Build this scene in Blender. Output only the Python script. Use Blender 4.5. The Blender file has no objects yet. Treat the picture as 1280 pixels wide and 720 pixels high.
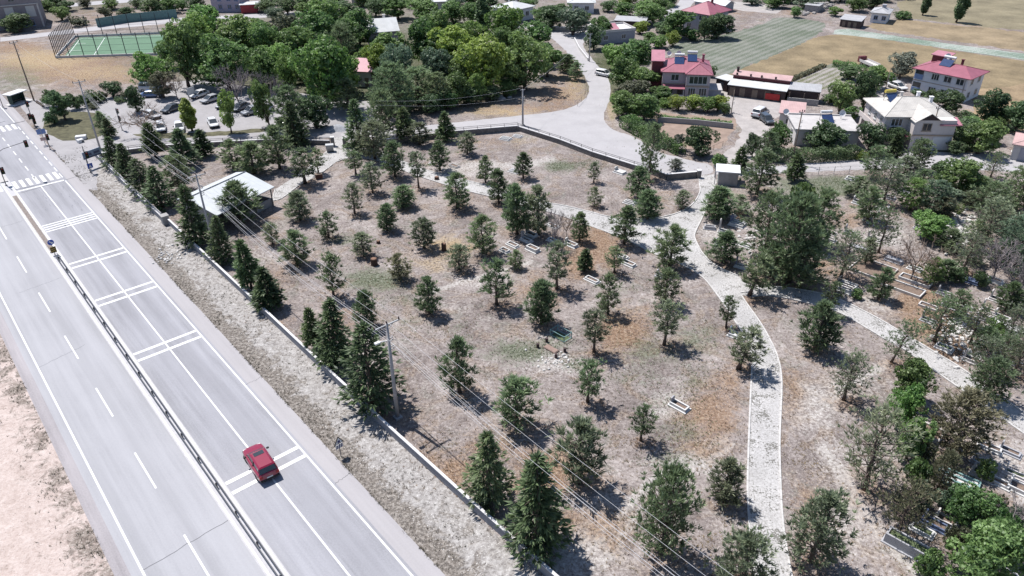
import bpy, math, random
import numpy as np
from mathutils import Vector, Matrix
R_ = math.radians
rng = np.random.default_rng(7)
random.seed(7)
SC = bpy.context.scene
COL = SC.collection

# ---------------------------------------------------------------- camera
FPX, PITCH, ROLL, CH = 923.98, R_(31.5836), R_(0.6467), 46.7
AZ = R_(-40.409)                       # direction of the highway
cp, sp = math.cos(PITCH), math.sin(PITCH)
_r = np.array([1., 0, 0]); _d = np.array([0, -sp, -cp]); _f = np.array([0, cp, -sp])
_c, _s = math.cos(ROLL), math.sin(ROLL)
CX, CD, CF = _c * _r + _s * _d, -_s * _r + _c * _d, _f

def G(x, y, z=0.0):
    """ground (or height z) point that the photograph shows at pixel x, y (1280 x 720)"""
    d = CX * (x - 640) / FPX + CD * (y - 360) / FPX + CF
    t = -(CH - z) / d[2]
    return Vector((d[0] * t, d[1] * t, z))

def PX(P):
    """pixel of a world point"""
    v = np.array([P[0], P[1], P[2] - CH])
    w = CF @ v
    return 640 + FPX * (CX @ v) / w, 360 + FPX * (CD @ v) / w

def HT(bx, by, ty):
    """height of an upright thing with base at (bx, by) and top at row ty"""
    P = G(bx, by)
    lo, hi = 0.0, 40.0
    for _ in range(40):
        m = (lo + hi) / 2
        if PX((P.x, P.y, m))[1] > ty: lo = m
        else: hi = m
    return lo

def MPP(x, y):
    """metres per pixel (sideways) at a ground pixel"""
    return (G(x + 1, y) - G(x - 1, y)).length / 2

def setup_camera():
    cam = bpy.data.cameras.new('camera')
    o = bpy.data.objects.new('camera', cam); COL.objects.link(o)
    cam.sensor_width = 36; cam.lens = FPX / 1280 * 36
    cam.clip_start = 0.5; cam.clip_end = 5000
    M = Matrix((( CX[0], -CD[0], -CF[0], 0), (CX[1], -CD[1], -CF[1], 0), (CX[2], -CD[2], -CF[2], CH), (0, 0, 0, 1)))
    o.matrix_world = M
    SC.camera = o
setup_camera()

# ---------------------------------------------------------------- light
SUN_EL, SUN_AZ = R_(62.0), R_(-47.0)    # azimuth clockwise from +Y
def setup_light():
    w = bpy.data.worlds.new('World'); SC.world = w; w.use_nodes = True
    nt = w.node_tree; nt.nodes.clear()
    sky = nt.nodes.new('ShaderNodeTexSky'); sky.sky_type = 'NISHITA'; sky.sun_disc = False
    sky.sun_elevation = SUN_EL; sky.sun_rotation = SUN_AZ; sky.altitude = 1200
    bg = nt.nodes.new('ShaderNodeBackground'); bg.inputs['Strength'].default_value = 0.10
    out = nt.nodes.new('ShaderNodeOutputWorld')
    nt.links.new(sky.outputs[0], bg.inputs[0]); nt.links.new(bg.outputs[0], out.inputs[0])
    L = bpy.data.lights.new('sun', 'SUN'); L.energy = 5.0; L.angle = R_(0.53); L.color = (1, 0.965, 0.92)
    o = bpy.data.objects.new('sun', L); COL.objects.link(o)
    S = Vector((math.cos(SUN_EL) * math.sin(SUN_AZ), math.cos(SUN_EL) * math.cos(SUN_AZ), math.sin(SUN_EL)))
    o.rotation_euler = S.to_track_quat('Z', 'Y').to_euler()
    o.location = (0, 100, 120)
    SC.view_settings.view_transform = 'Standard'; SC.view_settings.look = 'None'
    SC.view_settings.exposure = 0.55; SC.view_settings.gamma = 1
    SC.cycles.max_bounces = 5; SC.cycles.diffuse_bounces = 2; SC.cycles.transmission_bounces = 3; SC.cycles.glossy_bounces = 2
setup_light()

# ---------------------------------------------------------------- materials
KALB = 0.78          # overall reflectance of ground and masonry under the chosen exposure
class NT:
    def __init__(s, name):
        s.m = bpy.data.materials.new(name); s.m.use_nodes = True
        s.t = s.m.node_tree; s.t.nodes.clear()
    def n(s, typ, **kw):
        o = s.t.nodes.new(typ)
        for k, v in kw.items(): setattr(o, k, v)
        return o
    def l(s, a, b): s.t.links.new(a, b)
    def val(s, sock, v):
        if hasattr(v, 'is_output') or hasattr(v, 'node'): s.l(v, sock)
        else: sock.default_value = v
    def math(s, op, a, b=0.0, c=None, clamp=False):
        o = s.n('ShaderNodeMath', operation=op, use_clamp=clamp)
        s.val(o.inputs[0], a); s.val(o.inputs[1], b)
        if c is not None: s.val(o.inputs[2], c)
        return o.outputs[0]
    def mix(s, f, a, b, blend='MIX'):
        o = s.n('ShaderNodeMix', data_type='RGBA', blend_type=blend)
        s.val(o.inputs['Factor'], f)
        s.val(o.inputs[6], a if not isinstance(a, tuple) else (*a, 1)[:4])
        s.val(o.inputs[7], b if not isinstance(b, tuple) else (*b, 1)[:4])
        return o.outputs[2]
    def noise(s, vec, scale, detail=4, rough=.6, dist=0):
        o = s.n('ShaderNodeTexNoise')
        o.inputs['Scale'].default_value = scale; o.inputs['Detail'].default_value = detail
        o.inputs['Roughness'].default_value = rough; o.inputs['Distortion'].default_value = dist
        if vec is not None: s.l(vec, o.inputs['Vector'])
        return o.outputs['Fac']
    def vor(s, vec, scale, feat='F1', out='Distance', rnd=1.0):
        o = s.n('ShaderNodeTexVoronoi', feature=feat)
        o.inputs['Scale'].default_value = scale; o.inputs['Randomness'].default_value = rnd
        s.l(vec, o.inputs['Vector']); return o.outputs[out]
    def sstep(s, x, a, b):
        o = s.n('ShaderNodeMapRange', interpolation_type='SMOOTHSTEP')
        s.val(o.inputs[0], x); o.inputs[1].default_value = a; o.inputs[2].default_value = b
        return o.outputs[0]
    def ramp(s, x, stops):
        o = s.n('ShaderNodeValToRGB'); e = o.color_ramp.elements
        while len(e) < len(stops): e.new(0.5)
        for k, (p, c) in enumerate(stops):
            e[k].position = p; e[k].color = (*c, 1)[:4]
        s.l(x, o.inputs[0]); return o.outputs[0]
    def pos(s, rot=None, scl=None):
        g = s.n('ShaderNodeNewGeometry')
        if rot is None and scl is None: return g.outputs['Position']
        mp = s.n('ShaderNodeMapping', vector_type='POINT')
        if rot: mp.inputs['Rotation'].default_value = (0, 0, rot)
        s.l(g.outputs['Position'], mp.inputs[0]); v = mp.outputs[0]
        if scl:
            m2 = s.n('ShaderNodeVectorMath', operation='MULTIPLY'); m2.inputs[1].default_value = scl
            s.l(v, m2.inputs[0]); v = m2.outputs[0]
        return v
    def obj(s):
        return s.n('ShaderNodeTexCoord').outputs['Object']
    def bsdf(s, col, rough=.9, metal=0, spec=.3, bump=None, bstr=.3, bdist=.05, coat=0):
        b = s.n('ShaderNodeBsdfPrincipled')
        if isinstance(col, tuple): b.inputs['Base Color'].default_value = (*[x * KALB for x in col], 1)
        else: s.l(s.mix(1.0, col, (KALB, KALB, KALB), 'MULTIPLY'), b.inputs['Base Color'])
        s.val(b.inputs['Roughness'], rough); b.inputs['Metallic'].default_value = metal
        b.inputs['Specular IOR Level'].default_value = spec
        b.inputs['Coat Weight'].default_value = coat
        if bump is not None:
            q = s.n('ShaderNodeBump'); q.inputs['Strength'].default_value = bstr; q.inputs['Distance'].default_value = bdist
            s.l(bump, q.inputs['Height']); s.l(q.outputs[0], b.inputs['Normal'])
        o = s.n('ShaderNodeOutputMaterial'); s.l(b.outputs[0], o.inputs[0])
        return s.m

MAT = {}
def mat(name, col, rough=.85, var=.25, scale=2.0, metal=0, spec=.3, coat=0, fine=12.0):
    """weathered procedural surface: two noises vary one base colour"""
    if name in MAT: return MAT[name]
    t = NT(name); p = t.pos()
    n1 = t.noise(p, scale, 5); n2 = t.noise(p, fine, 2)
    f = t.math('ADD', t.math('MULTIPLY', n1, .65), t.math('MULTIPLY', n2, .35))
    lo = tuple(c * (1 - var) for c in col); hi = tuple(min(.9, c * (1 + var)) for c in col)
    c = t.ramp(f, [(.3, lo), (.7, hi)])
    MAT[name] = t.bsdf(c, rough, metal, spec, coat=coat)
    return MAT[name]

def ribbed(name, col, pitch, axis=0, rough=.5, var=.12, metal=0.0, spec=.4):
    """sheet or tile roof with ridges every `pitch` metres across local axis"""
    if name in MAT: return MAT[name]
    t = NT(name); o = t.obj()
    sx = t.n('ShaderNodeSeparateXYZ'); t.l(o, sx.inputs[0])
    w = t.math('FRACT', t.math('DIVIDE', sx.outputs[axis], pitch))
    tri = t.math('ABSOLUTE', t.math('SUBTRACT', w, .5))
    n = t.noise(t.pos(), .8, 5)
    f = t.math('ADD', t.math('MULTIPLY', n, .8), t.math('MULTIPLY', t.sstep(tri, .42, .5), -.25))
    c = t.ramp(f, [(.2, tuple(x * (1 - 2 * var) for x in col)), (.65, tuple(min(.9, x * (1 + var)) for x in col))])
    MAT[name] = t.bsdf(c, rough, metal, spec, bump=tri, bstr=.4, bdist=.04)
    return MAT[name]

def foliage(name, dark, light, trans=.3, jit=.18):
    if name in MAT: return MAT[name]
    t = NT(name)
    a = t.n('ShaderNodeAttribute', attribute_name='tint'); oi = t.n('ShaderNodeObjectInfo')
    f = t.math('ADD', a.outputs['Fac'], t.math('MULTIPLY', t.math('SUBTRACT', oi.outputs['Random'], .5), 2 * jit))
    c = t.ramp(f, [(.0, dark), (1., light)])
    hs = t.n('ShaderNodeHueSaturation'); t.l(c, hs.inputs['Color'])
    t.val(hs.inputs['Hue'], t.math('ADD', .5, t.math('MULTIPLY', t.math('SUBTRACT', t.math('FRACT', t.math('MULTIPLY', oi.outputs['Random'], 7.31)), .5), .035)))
    d = t.n('ShaderNodeBsdfDiffuse'); tr = t.n('ShaderNodeBsdfTranslucent'); g = t.n('ShaderNodeBsdfGlossy')
    g.inputs['Roughness'].default_value = .55; g.inputs['Color'].default_value = (.5, .5, .5, 1)
    t.l(hs.outputs[0], d.inputs[0]); t.l(hs.outputs[0], tr.inputs[0])
    m = t.n('ShaderNodeMixShader'); m.inputs[0].default_value = trans
    t.l(d.outputs[0], m.inputs[1]); t.l(tr.outputs[0], m.inputs[2])
    m2 = t.n('ShaderNodeMixShader'); m2.inputs[0].default_value = .06
    t.l(m.outputs[0], m2.inputs[1]); t.l(g.outputs[0], m2.inputs[2])
    o = t.n('ShaderNodeOutputMaterial'); t.l(m2.outputs[0], o.inputs[0])
    MAT[name] = t.m
    return t.m

# ---------------------------------------------------------------- mesh building
class MB:
    def __init__(s): s.v = []; s.f = []; s.mi = []; s.cur = 0
    def add(s, vs, fs):
        b = len(s.v); s.v += [tuple(v) for v in vs]
        for f in fs: s.f.append(tuple(b + i for i in f)); s.mi.append(s.cur)
        return s
    def box(s, x0, y0, z0, x1, y1, z1, bev=0.0):
        if bev > 0 and min(x1 - x0, y1 - y0, z1 - z0) > 2.2 * bev:
            b = bev; vs = []; fs = []
            for z, i in ((z0, b), (z0 + b, 0), (z1 - b, 0), (z1, b)):
                vs += [(x0 + i, y0 + i, z), (x1 - i, y0 + i, z), (x1 - i, y1 - i, z), (x0 + i, y1 - i, z)]
            for k in range(3):
                for j in range(4):
                    a, c = k * 4 + j, k * 4 + (j + 1) % 4
                    fs.append((a, c, c + 4, a + 4))
            fs += [(3, 2, 1, 0), (12, 13, 14, 15)]
            return s.add(vs, fs)
        return s.add([(x0, y0, z0), (x1, y0, z0), (x1, y1, z0), (x0, y1, z0), (x0, y0, z1), (x1, y0, z1), (x1, y1, z1), (x0, y1, z1)],
                     [(3, 2, 1, 0), (4, 5, 6, 7), (0, 1, 5, 4), (1, 2, 6, 5), (2, 3, 7, 6), (3, 0, 4, 7)])
    def tube(s, pts, rads, n=6, cap=True):
        pts = [Vector(p) for p in pts]
        if not isinstance(rads, (list, tuple)): rads = [rads] * len(pts)
        vs = []; fs = []
        for i, p in enumerate(pts):
            d = (pts[min(i + 1, len(pts) - 1)] - pts[max(i - 1, 0)]).normalized()
            u = d.orthogonal().normalized(); w = d.cross(u)
            for k in range(n):
                a = 2 * math.pi * k / n
                vs.append(p + (u * math.cos(a) + w * math.sin(a)) * rads[i])
        for i in range(len(pts) - 1):
            for k in range(n):
                a, b = i * n + k, i * n + (k + 1) % n
                fs.append((a, b, b + n, a + n))
        if cap:
            fs.append(tuple(range(n - 1, -1, -1))); fs.append(tuple((len(pts) - 1) * n + k for k in range(n)))
        return s.add(vs, fs)
    def bar(s, p, q, w, h):
        """square bar from p to q"""
        p, q = Vector(p), Vector(q); d = (q - p).normalized()
        u = d.cross(Vector((0, 0, 1)));
        if u.length < 1e-3: u = Vector((1, 0, 0))
        u.normalize(); v = u.cross(d).normalized()
        vs = []
        for c in (p, q):
            for a, b in ((-1, -1), (1, -1), (1, 1), (-1, 1)): vs.append(c + u * a * w / 2 + v * b * h / 2)
        return s.add(vs, [(3, 2, 1, 0), (4, 5, 6, 7), (0, 1, 5, 4), (1, 2, 6, 5), (2, 3, 7, 6), (3, 0, 4, 7)])
    def prism(s, poly, z0, z1):
        n = len(poly)
        a = sum(poly[i][0] * poly[(i + 1) % n][1] - poly[(i + 1) % n][0] * poly[i][1] for i in range(n))
        if a < 0: poly = poly[::-1]
        vs = [(p[0], p[1], z0) for p in poly] + [(p[0], p[1], z1) for p in poly]
        fs = [tuple(range(n - 1, -1, -1)), tuple(range(n, 2 * n))] + [(i, (i + 1) % n, n + (i + 1) % n, n + i) for i in range(n)]
        return s.add(vs, fs)
    def lathe(s, prof, c=(0, 0, 0), n=12):
        vs = []; fs = []
        for r, z in prof:
            for k in range(n):
                a = 2 * math.pi * k / n; vs.append((c[0] + r * math.cos(a), c[1] + r * math.sin(a), c[2] + z))
        for i in range(len(prof) - 1):
            for k in range(n):
                a, b = i * n + k, i * n + (k + 1) % n
                fs.append((a, b, b + n, a + n))
        return s.add(vs, fs)
    def build(s, name, m, parent=None, smooth=False):
        me = bpy.data.meshes.new(name); me.from_pydata(s.v, [], s.f)
        ms = m if isinstance(m, (list, tuple)) else [m]
        for x in ms: me.materials.append(x)
        if len(ms) > 1: me.polygons.foreach_set('material_index', s.mi)
        if smooth: me.polygons.foreach_set('use_smooth', [True] * len(me.polygons))
        me.update()
        o = bpy.data.objects.new(name, me); COL.objects.link(o)
        if parent: o.parent = parent
        return o

def tag(o, label=None, cat=None, group=None, kind=None):
    if label: o['label'] = label
    if cat: o['category'] = cat
    if group: o['group'] = group
    if kind: o['kind'] = kind
    return o
def empty(name, loc, rz=0.0, label=None, cat=None, group=None):
    o = bpy.data.objects.new(name, None); COL.objects.link(o)
    o.empty_display_size = .2
    o.location = loc; o.rotation_euler = (0, 0, rz)
    return tag(o, label, cat, group)
def dup(o, parent=None):
    c = o.copy(); COL.objects.link(c)
    for k in ('label', 'group'):
        if k in c and parent is None: del c[k]
    if parent: c.parent = parent
    for ch in list(o.children): dup(ch, c)
    return c
def struct(name, mb, m):
    return tag(mb.build(name, m), kind='structure')
def world_mesh(name, vs, fs, m, attrs=None, parent=None):
    me = bpy.data.meshes.new(name)
    vs = np.asarray(vs, np.float32); fs = np.asarray(fs, np.int32); k = fs.shape[1]
    me.vertices.add(len(vs)); me.vertices.foreach_set('co', vs.ravel())
    me.loops.add(fs.size); me.loops.foreach_set('vertex_index', fs.ravel())
    me.polygons.add(len(fs)); me.polygons.foreach_set('loop_start', np.arange(0, fs.size, k, dtype=np.int32))
    me.polygons.foreach_set('loop_total', np.full(len(fs), k, np.int32))
    for nm, arr in (attrs or {}).items():
        arr = np.asarray(arr, np.float32)
        if arr.ndim == 1:
            a = me.attributes.new(nm, 'FLOAT', 'POINT'); a.data.foreach_set('value', arr)
        else:
            a = me.attributes.new(nm, 'FLOAT_COLOR', 'POINT'); a.data.foreach_set('color', arr.ravel())
    me.materials.append(m); me.update(calc_edges=True); me.validate()
    o = bpy.data.objects.new(name, me); COL.objects.link(o)
    if parent: o.parent = parent
    return o
# ================================================================ GROUND AND ROADS
from mathutils.geometry import tessellate_polygon
RA = Vector((math.sin(AZ), math.cos(AZ), 0)); RB = Vector((math.cos(AZ), -math.sin(AZ), 0))
def UV(u, v, z=0.0): return RB * u + RA * v + Vector((0, 0, z))
def uv_of(P): return P[0] * RB.x + P[1] * RB.y, P[0] * RA.x + P[1] * RA.y

def jag(poly, amp, step=1.2, closed=True):
    out = []
    n = len(poly)
    for i in range(n if closed else n - 1):
        a, b = Vector(poly[i]), Vector(poly[(i + 1) % n]); k = max(1, int((b - a).length / step))
        for j in range(k):
            p = a.lerp(b, j / k); p = p + Vector((rng.normal(), rng.normal(), 0)) * amp * (1 if j else .3)
            out.append(p)
    return out
def smooth_px(pts, k=2, closed=False):
    """Chaikin rounding of a pixel polyline"""
    for _ in range(k):
        q = []; n = len(pts)
        if not closed: q.append(pts[0])
        for i in range(n if closed else n - 1):
            a, b = pts[i], pts[(i + 1) % n]
            q += [(a[0] * .75 + b[0] * .25, a[1] * .75 + b[1] * .25), (a[0] * .25 + b[0] * .75, a[1] * .25 + b[1] * .75)]
        if not closed: q.append(pts[-1])
        pts = q
    return pts
def sheet(name, px, z, m, amp=0.0, step=1.2, sm=0, world=False):
    if sm: px = smooth_px(px, sm, True)
    P = [Vector(p) for p in px] if world else [G(*p) for p in px]
    if amp: P = jag(P, amp, step)
    P = [Vector((p.x, p.y, z)) for p in P]
    tr = tessellate_polygon([P])
    mb = MB(); vs = P; fs = []
    for t in tr:
        a, b, c = (P[i] for i in t)
        fs.append(t if (b - a).cross(c - a).z > 0 else t[::-1])
    mb.add(vs, fs)
    return struct(name, mb, m)
def inside(px, poly):
    x, y = px; c = False; n = len(poly); j = n - 1
    for i in range(n):
        if (poly[i][1] > y) != (poly[j][1] > y) and x < (poly[j][0] - poly[i][0]) * (y - poly[i][1]) / (poly[j][1] - poly[i][1]) + poly[i][0]: c = not c
        j = i
    return c

# ---- the soil sheet, with broad zones of growth stored per vertex
# (x, y, rx, ry, weight) ellipses as seen in the photograph, laid on the ground
DRY = [(470,520,60,40,.55),(560,590,70,30,.8),(610,560,50,30,.6),(690,590,60,40,.9),(760,660,40,40,.7),(430,395,60,35,.55),(330,395,50,25,.6),(345,345,30,25,.5),
       (745,310,45,30,1.),(725,330,30,20,1.),(775,415,40,28,1.),(800,395,30,20,.6),(850,530,20,50,.5),(890,520,40,50,.9),(905,480,28,25,.7),(880,560,40,20,.7),
       (560,310,40,20,.5),(600,250,60,12,.4),(660,360,40,20,.6),(690,375,30,18,.5),(1150,375,40,25,1.),(1170,400,50,30,1.),(1130,345,50,25,.7),(1075,330,40,20,.5),
       (1200,440,70,22,.9),(1190,575,50,30,.6),(1150,620,40,40,.6),(970,350,40,14,.7),(1020,335,60,20,.6),(1010,640,25,60,.6),(1020,460,40,40,.3),(1060,275,35,16,.7),
       (990,490,20,40,.6),(480,345,30,10,.2),(545,225,60,12,.35),(615,175,40,10,.5),(330,270,40,20,.4),(820,245,40,14,.45),(700,220,50,20,.25),(1100,255,60,14,.5),
       (700,650,40,30,.6),(640,640,40,30,.5),(530,555,30,20,.4),(1180,690,50,30,.5),(1250,640,40,50,.5),(1090,640,50,50,.35),(1220,330,90,40,.35),
       (640,135,90,10,.7),(700,120,40,30,.7),(720,90,20,40,.7),(690,75,20,15,.6),(860,165,60,14,.5),(90,85,120,26,.9),(60,80,80,18,1.),(150,95,60,14,.8),(20,60,50,12,.8),(140,20,120,14,.5),(1230,30,80,16,.5),
       (1250,150,60,25,.6),(1180,95,60,20,.2),(920,14,40,10,.5),(1000,15,40,6,.6),(100,165,40,12,.5),(220,170,120,6,.2),(330,100,60,10,.3),(1090,90,40,8,.5)]
GREEN = [(470,350,45,16,.9),(510,372,40,18,.5),(425,300,30,10,.6),(650,440,45,16,.8),(690,430,40,14,.6),(820,440,60,25,.5),(870,425,40,30,.5),(800,470,50,20,.4),(700,208,26,8,.9),(735,205,20,6,.6),
         (850,540,50,20,.5),(840,575,40,12,.5),(780,355,30,25,.4),(1030,233,60,12,1.3),(1055,228,50,8,1.1),(870,475,30,20,.4),(830,500,40,20,.4),(575,410,60,18,.3),(510,405,40,16,.4),
         (880,320,16,10,.7),(1100,350,20,10,.4),(1200,600,50,20,.5),(1230,680,60,40,.5),(560,215,30,8,.3),(20,100,40,25,.6),(90,160,50,14,.8),(290,165,80,6,.8),(240,168,60,5,.8),
         (400,60,280,60,.6),(600,20,250,30,.5),(760,80,50,60,.6),(1000,75,60,16,.5),(1050,85,30,10,.9),(1210,110,60,20,.25),(1150,210,90,12,.35),(1200,240,100,30,.3),(770,120,12,30,.6),(1190,700,70,40,.4),
         (260,190,90,20,.1),(720,455,30,10,.5),(1240,8,60,8,.5),(660,170,20,6,.4),(1120,15,60,14,.4)]
PALE = [(690,455,45,16,.8),(840,500,40,16,.8),(830,515,30,10,.8),(700,700,45,40,1.),(760,640,30,40,.9),(860,580,70,14,.8),(740,690,50,40,.8),(1060,480,50,30,.7),(1020,510,50,35,.7),(1040,570,50,40,.5),(1060,640,50,60,.7),
        (1250,580,40,40,.8),(1230,540,40,30,.6),(600,212,60,14,.7),(660,225,60,16,.35),(940,310,30,40,.5),(990,300,60,60,.25),(1095,280,60,30,.55),(1110,300,40,18,.8),(1200,285,30,25,.9),(390,335,60,26,.35),(330,320,40,20,.5),(1100,378,30,14,.9),(1230,420,50,30,.7),
        (1265,430,30,30,.7),(470,260,80,20,.15),(560,380,60,14,.35),(620,355,70,8,.55),(560,480,60,25,.25),(780,240,80,30,.15),(1200,640,40,50,.3),(1090,590,50,40,.4),(610,470,80,20,.15),(890,290,18,20,.8),(1170,560,60,20,.3),
        (350,200,60,10,.4),(420,230,50,12,.2),(960,260,40,20,.5),(1060,310,60,20,.5),(210,320,16,10,.9),(1150,25,50,8,.2),(1260,15,30,8,.5)]
STRAW = [(560,308,40,18,1.),(545,330,34,14,.8),(530,325,30,14,.5),(770,395,30,18,.6),(905,350,14,8,.6),(625,140,70,8,.9),(720,110,26,30,.7),(765,130,10,30,1.),(700,95,22,20,.6),(120,90,100,14,.8),(50,75,80,16,1.1),(30,95,50,10,.7),(1230,25,60,12,.6),
         (1235,135,60,20,.7),(1215,160,40,20,.5),(655,176,26,6,.7),(600,178,30,6,.5),(740,420,24,14,.4),(870,510,14,40,.4),(340,390,20,10,.4),(300,350,16,12,.3),(1180,425,40,14,.6),(1000,25,30,6,.4),(960,195,20,10,.3)]
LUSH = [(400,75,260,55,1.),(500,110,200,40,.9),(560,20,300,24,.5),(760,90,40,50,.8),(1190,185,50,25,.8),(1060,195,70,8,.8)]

def build_ground():
    def axis(bounds):
        out = [bounds[0][0]]
        for a, b, s in bounds: out += list(np.linspace(a, b, max(2, int(round((b - a) / s)) + 1))[1:])
        return np.array(out)
    xs = axis([(-1500,-400,100),(-400,-140,5),(-140,-60,1.2),(-60,75,.6),(75,140,1.2),(140,400,5),(400,1500,100)])
    ys = axis([(-300,20,20),(20,30,1),(30,90,.5),(90,150,.8),(150,270,1.8),(270,500,10),(500,3000,100)])
    X, Y = np.meshgrid(xs, ys)
    P = np.stack([X.ravel(), Y.ravel(), np.zeros(X.size)], 1)
    nx, ny = len(xs), len(ys)
    I = np.arange(nx * ny).reshape(ny, nx)
    F = np.stack([I[:-1, :-1].ravel(), I[:-1, 1:].ravel(), I[1:, 1:].ravel(), I[1:, :-1].ravel()], 1)
    v = P - np.array([0, 0, CH]); w = v @ CF
    ok = w > 1
    w = np.where(ok, w, 1)
    px = 640 + FPX * (v @ CX) / w; py = 360 + FPX * (v @ CD) / w
    def field(bl):
        o = np.zeros(len(P))
        for x, y, rx, ry, k in bl:
            r2 = ((px - x) / rx) ** 2 + ((py - y) / ry) ** 2
            o = np.maximum(o, k * np.exp(-r2 * .9) * ok)
        return o
    def lines(L):
        o = np.zeros(len(P))
        for pts, w, k in L:
            for (ax, ay), (bx, by) in zip(pts[:-1], pts[1:]):
                dx, dy = bx - ax, by - ay; tt = np.clip(((px - ax) * dx + (py - ay) * dy) / (dx * dx + dy * dy), 0, 1)
                d = np.hypot(px - ax - tt * dx, (py - ay - tt * dy) * 1.3); o = np.maximum(o, k * np.exp(-(d / w) ** 2) * ok)
        return o
    TRAILS = [([(535,366),(580,352),(625,340),(662,328)],4,1.1),([(735,690),(790,625),(840,582),(905,548)],9,1.),([(750,710),(800,640),(860,592),(915,556)],5,1.1),([(1020,520),(1060,480),(1110,455)],9,.9),([(1030,560),(1070,620),(1110,680),(1150,720)],10,.9),([(1000,480),(1040,500),(1075,490)],10,.7),([(400,455),(470,560),(560,650)],8,.5),([(555,215),(600,205),(650,208),(690,200)],7,.8),([(600,400),(660,392),(720,420)],6,.4),([(1215,560),(1260,600),(1280,625)],16,.9),([(760,440),(800,480),(850,470)],6,.4)]
    u = P @ np.array(RB); vv = P @ np.array(RA)
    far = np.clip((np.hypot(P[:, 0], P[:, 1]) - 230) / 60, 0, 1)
    verge = np.clip((u - 18.6) / .8, 0, 1) * np.clip((24.6 - u) / .6, 0, 1) * (vv < 145)
    pink = np.clip((1.2 - u) / 1.2, 0, 1)
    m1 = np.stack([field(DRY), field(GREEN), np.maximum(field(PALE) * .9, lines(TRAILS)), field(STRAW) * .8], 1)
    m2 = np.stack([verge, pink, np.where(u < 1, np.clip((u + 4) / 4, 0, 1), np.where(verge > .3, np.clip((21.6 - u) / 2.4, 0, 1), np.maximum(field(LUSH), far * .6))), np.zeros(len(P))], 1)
    t = NT('soil'); p = t.pos()
    A1 = t.n('ShaderNodeAttribute', attribute_name='growth'); A2 = t.n('ShaderNodeAttribute', attribute_name='zone')
    s1 = t.n('ShaderNodeSeparateColor'); t.l(A1.outputs['Color'], s1.inputs[0]); s2 = t.n('ShaderNodeSeparateColor'); t.l(A2.outputs['Color'], s2.inputs[0])
    big = t.noise(p, .12, 5, .6); mid = t.noise(p, .7, 6, .65, .6); fin = t.noise(p, 3.2, 4, .7); spk = t.noise(p, 9., 2, .6)
    vr = t.vor(p, 2.6)
    # bare soil
    f = t.math('ADD', t.math('ADD', t.math('MULTIPLY', big, .30), t.math('MULTIPLY', mid, .30)), t.math('MULTIPLY', fin, .40))
    col = t.ramp(f, [(.35, (.080,.063,.064)), (.43, (.172,.144,.137)), (.50, (.264,.228,.218)), (.575, (.39,.346,.332)), (.67, (.62,.585,.58))])
    tw = t.noise(p, .23, 6, .68, 1.5); tw2 = t.noise(p, .31, 5, .7, .8)
    col = t.mix(t.math('MULTIPLY', t.sstep(tw, .49, .62), .6), col, t.ramp(fin, [(.36, (.09,.066,.05)), (.5, (.235,.175,.135)), (.64, (.42,.345,.275))]))
    col = t.mix(t.math('MULTIPLY', t.sstep(tw2, .53, .66), .45), col, t.ramp(fin, [(.36, (.07,.07,.055)), (.5, (.18,.182,.155)), (.64, (.36,.355,.325))]))
    def lay(col, m, w, a, b, c2, amp=1.3, nz=None):
        nz = nz or mid
        e = t.math('ADD', m, t.math('MULTIPLY', t.math('SUBTRACT', nz, .5), amp))
        return t.mix(t.math('MULTIPLY', t.sstep(e, a, b), w), col, c2)
    mix3 = t.math('ADD', t.math('MULTIPLY', mid, .45), t.math('MULTIPLY', fin, .55))
    mix4 = t.math('ADD', t.math('MULTIPLY', t.noise(p, .35, 7, .72, 1.2), .6), t.math('MULTIPLY', fin, .4))
    pale = t.ramp(fin, [(.35, (.30,.27,.255)), (.5, (.47,.44,.42)), (.65, (.66,.64,.62))])
    col = lay(col, s1.outputs[2], .75, .22, .85, pale, 2.3, mix4)
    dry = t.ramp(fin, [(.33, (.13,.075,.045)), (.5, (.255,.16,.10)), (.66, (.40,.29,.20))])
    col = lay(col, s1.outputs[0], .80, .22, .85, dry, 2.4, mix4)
    straw = t.ramp(fin, [(.33, (.26,.18,.10)), (.5, (.42,.32,.19)), (.66, (.56,.46,.31))])
    col = lay(col, A1.outputs['Alpha'], .75, .25, .9, straw, 2.2, mix4)
    grn = t.ramp(fin, [(.33, (.06,.075,.04)), (.5, (.125,.145,.095)), (.66, (.23,.25,.19))])
    col = lay(col, s1.outputs[1], .85, .22, .80, grn, 2.4, mix4)
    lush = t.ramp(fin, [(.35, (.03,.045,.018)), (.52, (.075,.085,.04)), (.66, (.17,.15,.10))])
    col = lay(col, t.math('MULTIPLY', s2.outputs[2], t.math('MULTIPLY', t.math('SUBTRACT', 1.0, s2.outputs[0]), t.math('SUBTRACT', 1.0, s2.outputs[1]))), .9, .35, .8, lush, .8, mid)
    # roadside verge: pale chippings, stones and dead weeds
    vs_ = t.ramp(t.math('ADD', t.math('MULTIPLY', fin, .55), t.math('MULTIPLY', t.noise(p, 1.3, 5, .7), .45)), [(.33, (.12,.11,.105)), (.43, (.27,.252,.243)), (.52, (.385,.365,.355)), (.66, (.58,.565,.555))])
    wd = t.ramp(fin, [(.38, (.055,.045,.038)), (.5, (.15,.125,.103)), (.62, (.31,.275,.24))])
    vs_ = t.mix(t.math('MULTIPLY', t.sstep(t.math('ADD', t.noise(p, .55, 7, .75, 1.2), t.math('MULTIPLY', s2.outputs[2], .35)), .51, .66), .75), vs_, wd)
    col = t.mix(t.sstep(t.math('ADD', s2.outputs[0], t.math('MULTIPLY', t.math('SUBTRACT', mix3, .5), .6)), .35, .6), col, vs_)
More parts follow.
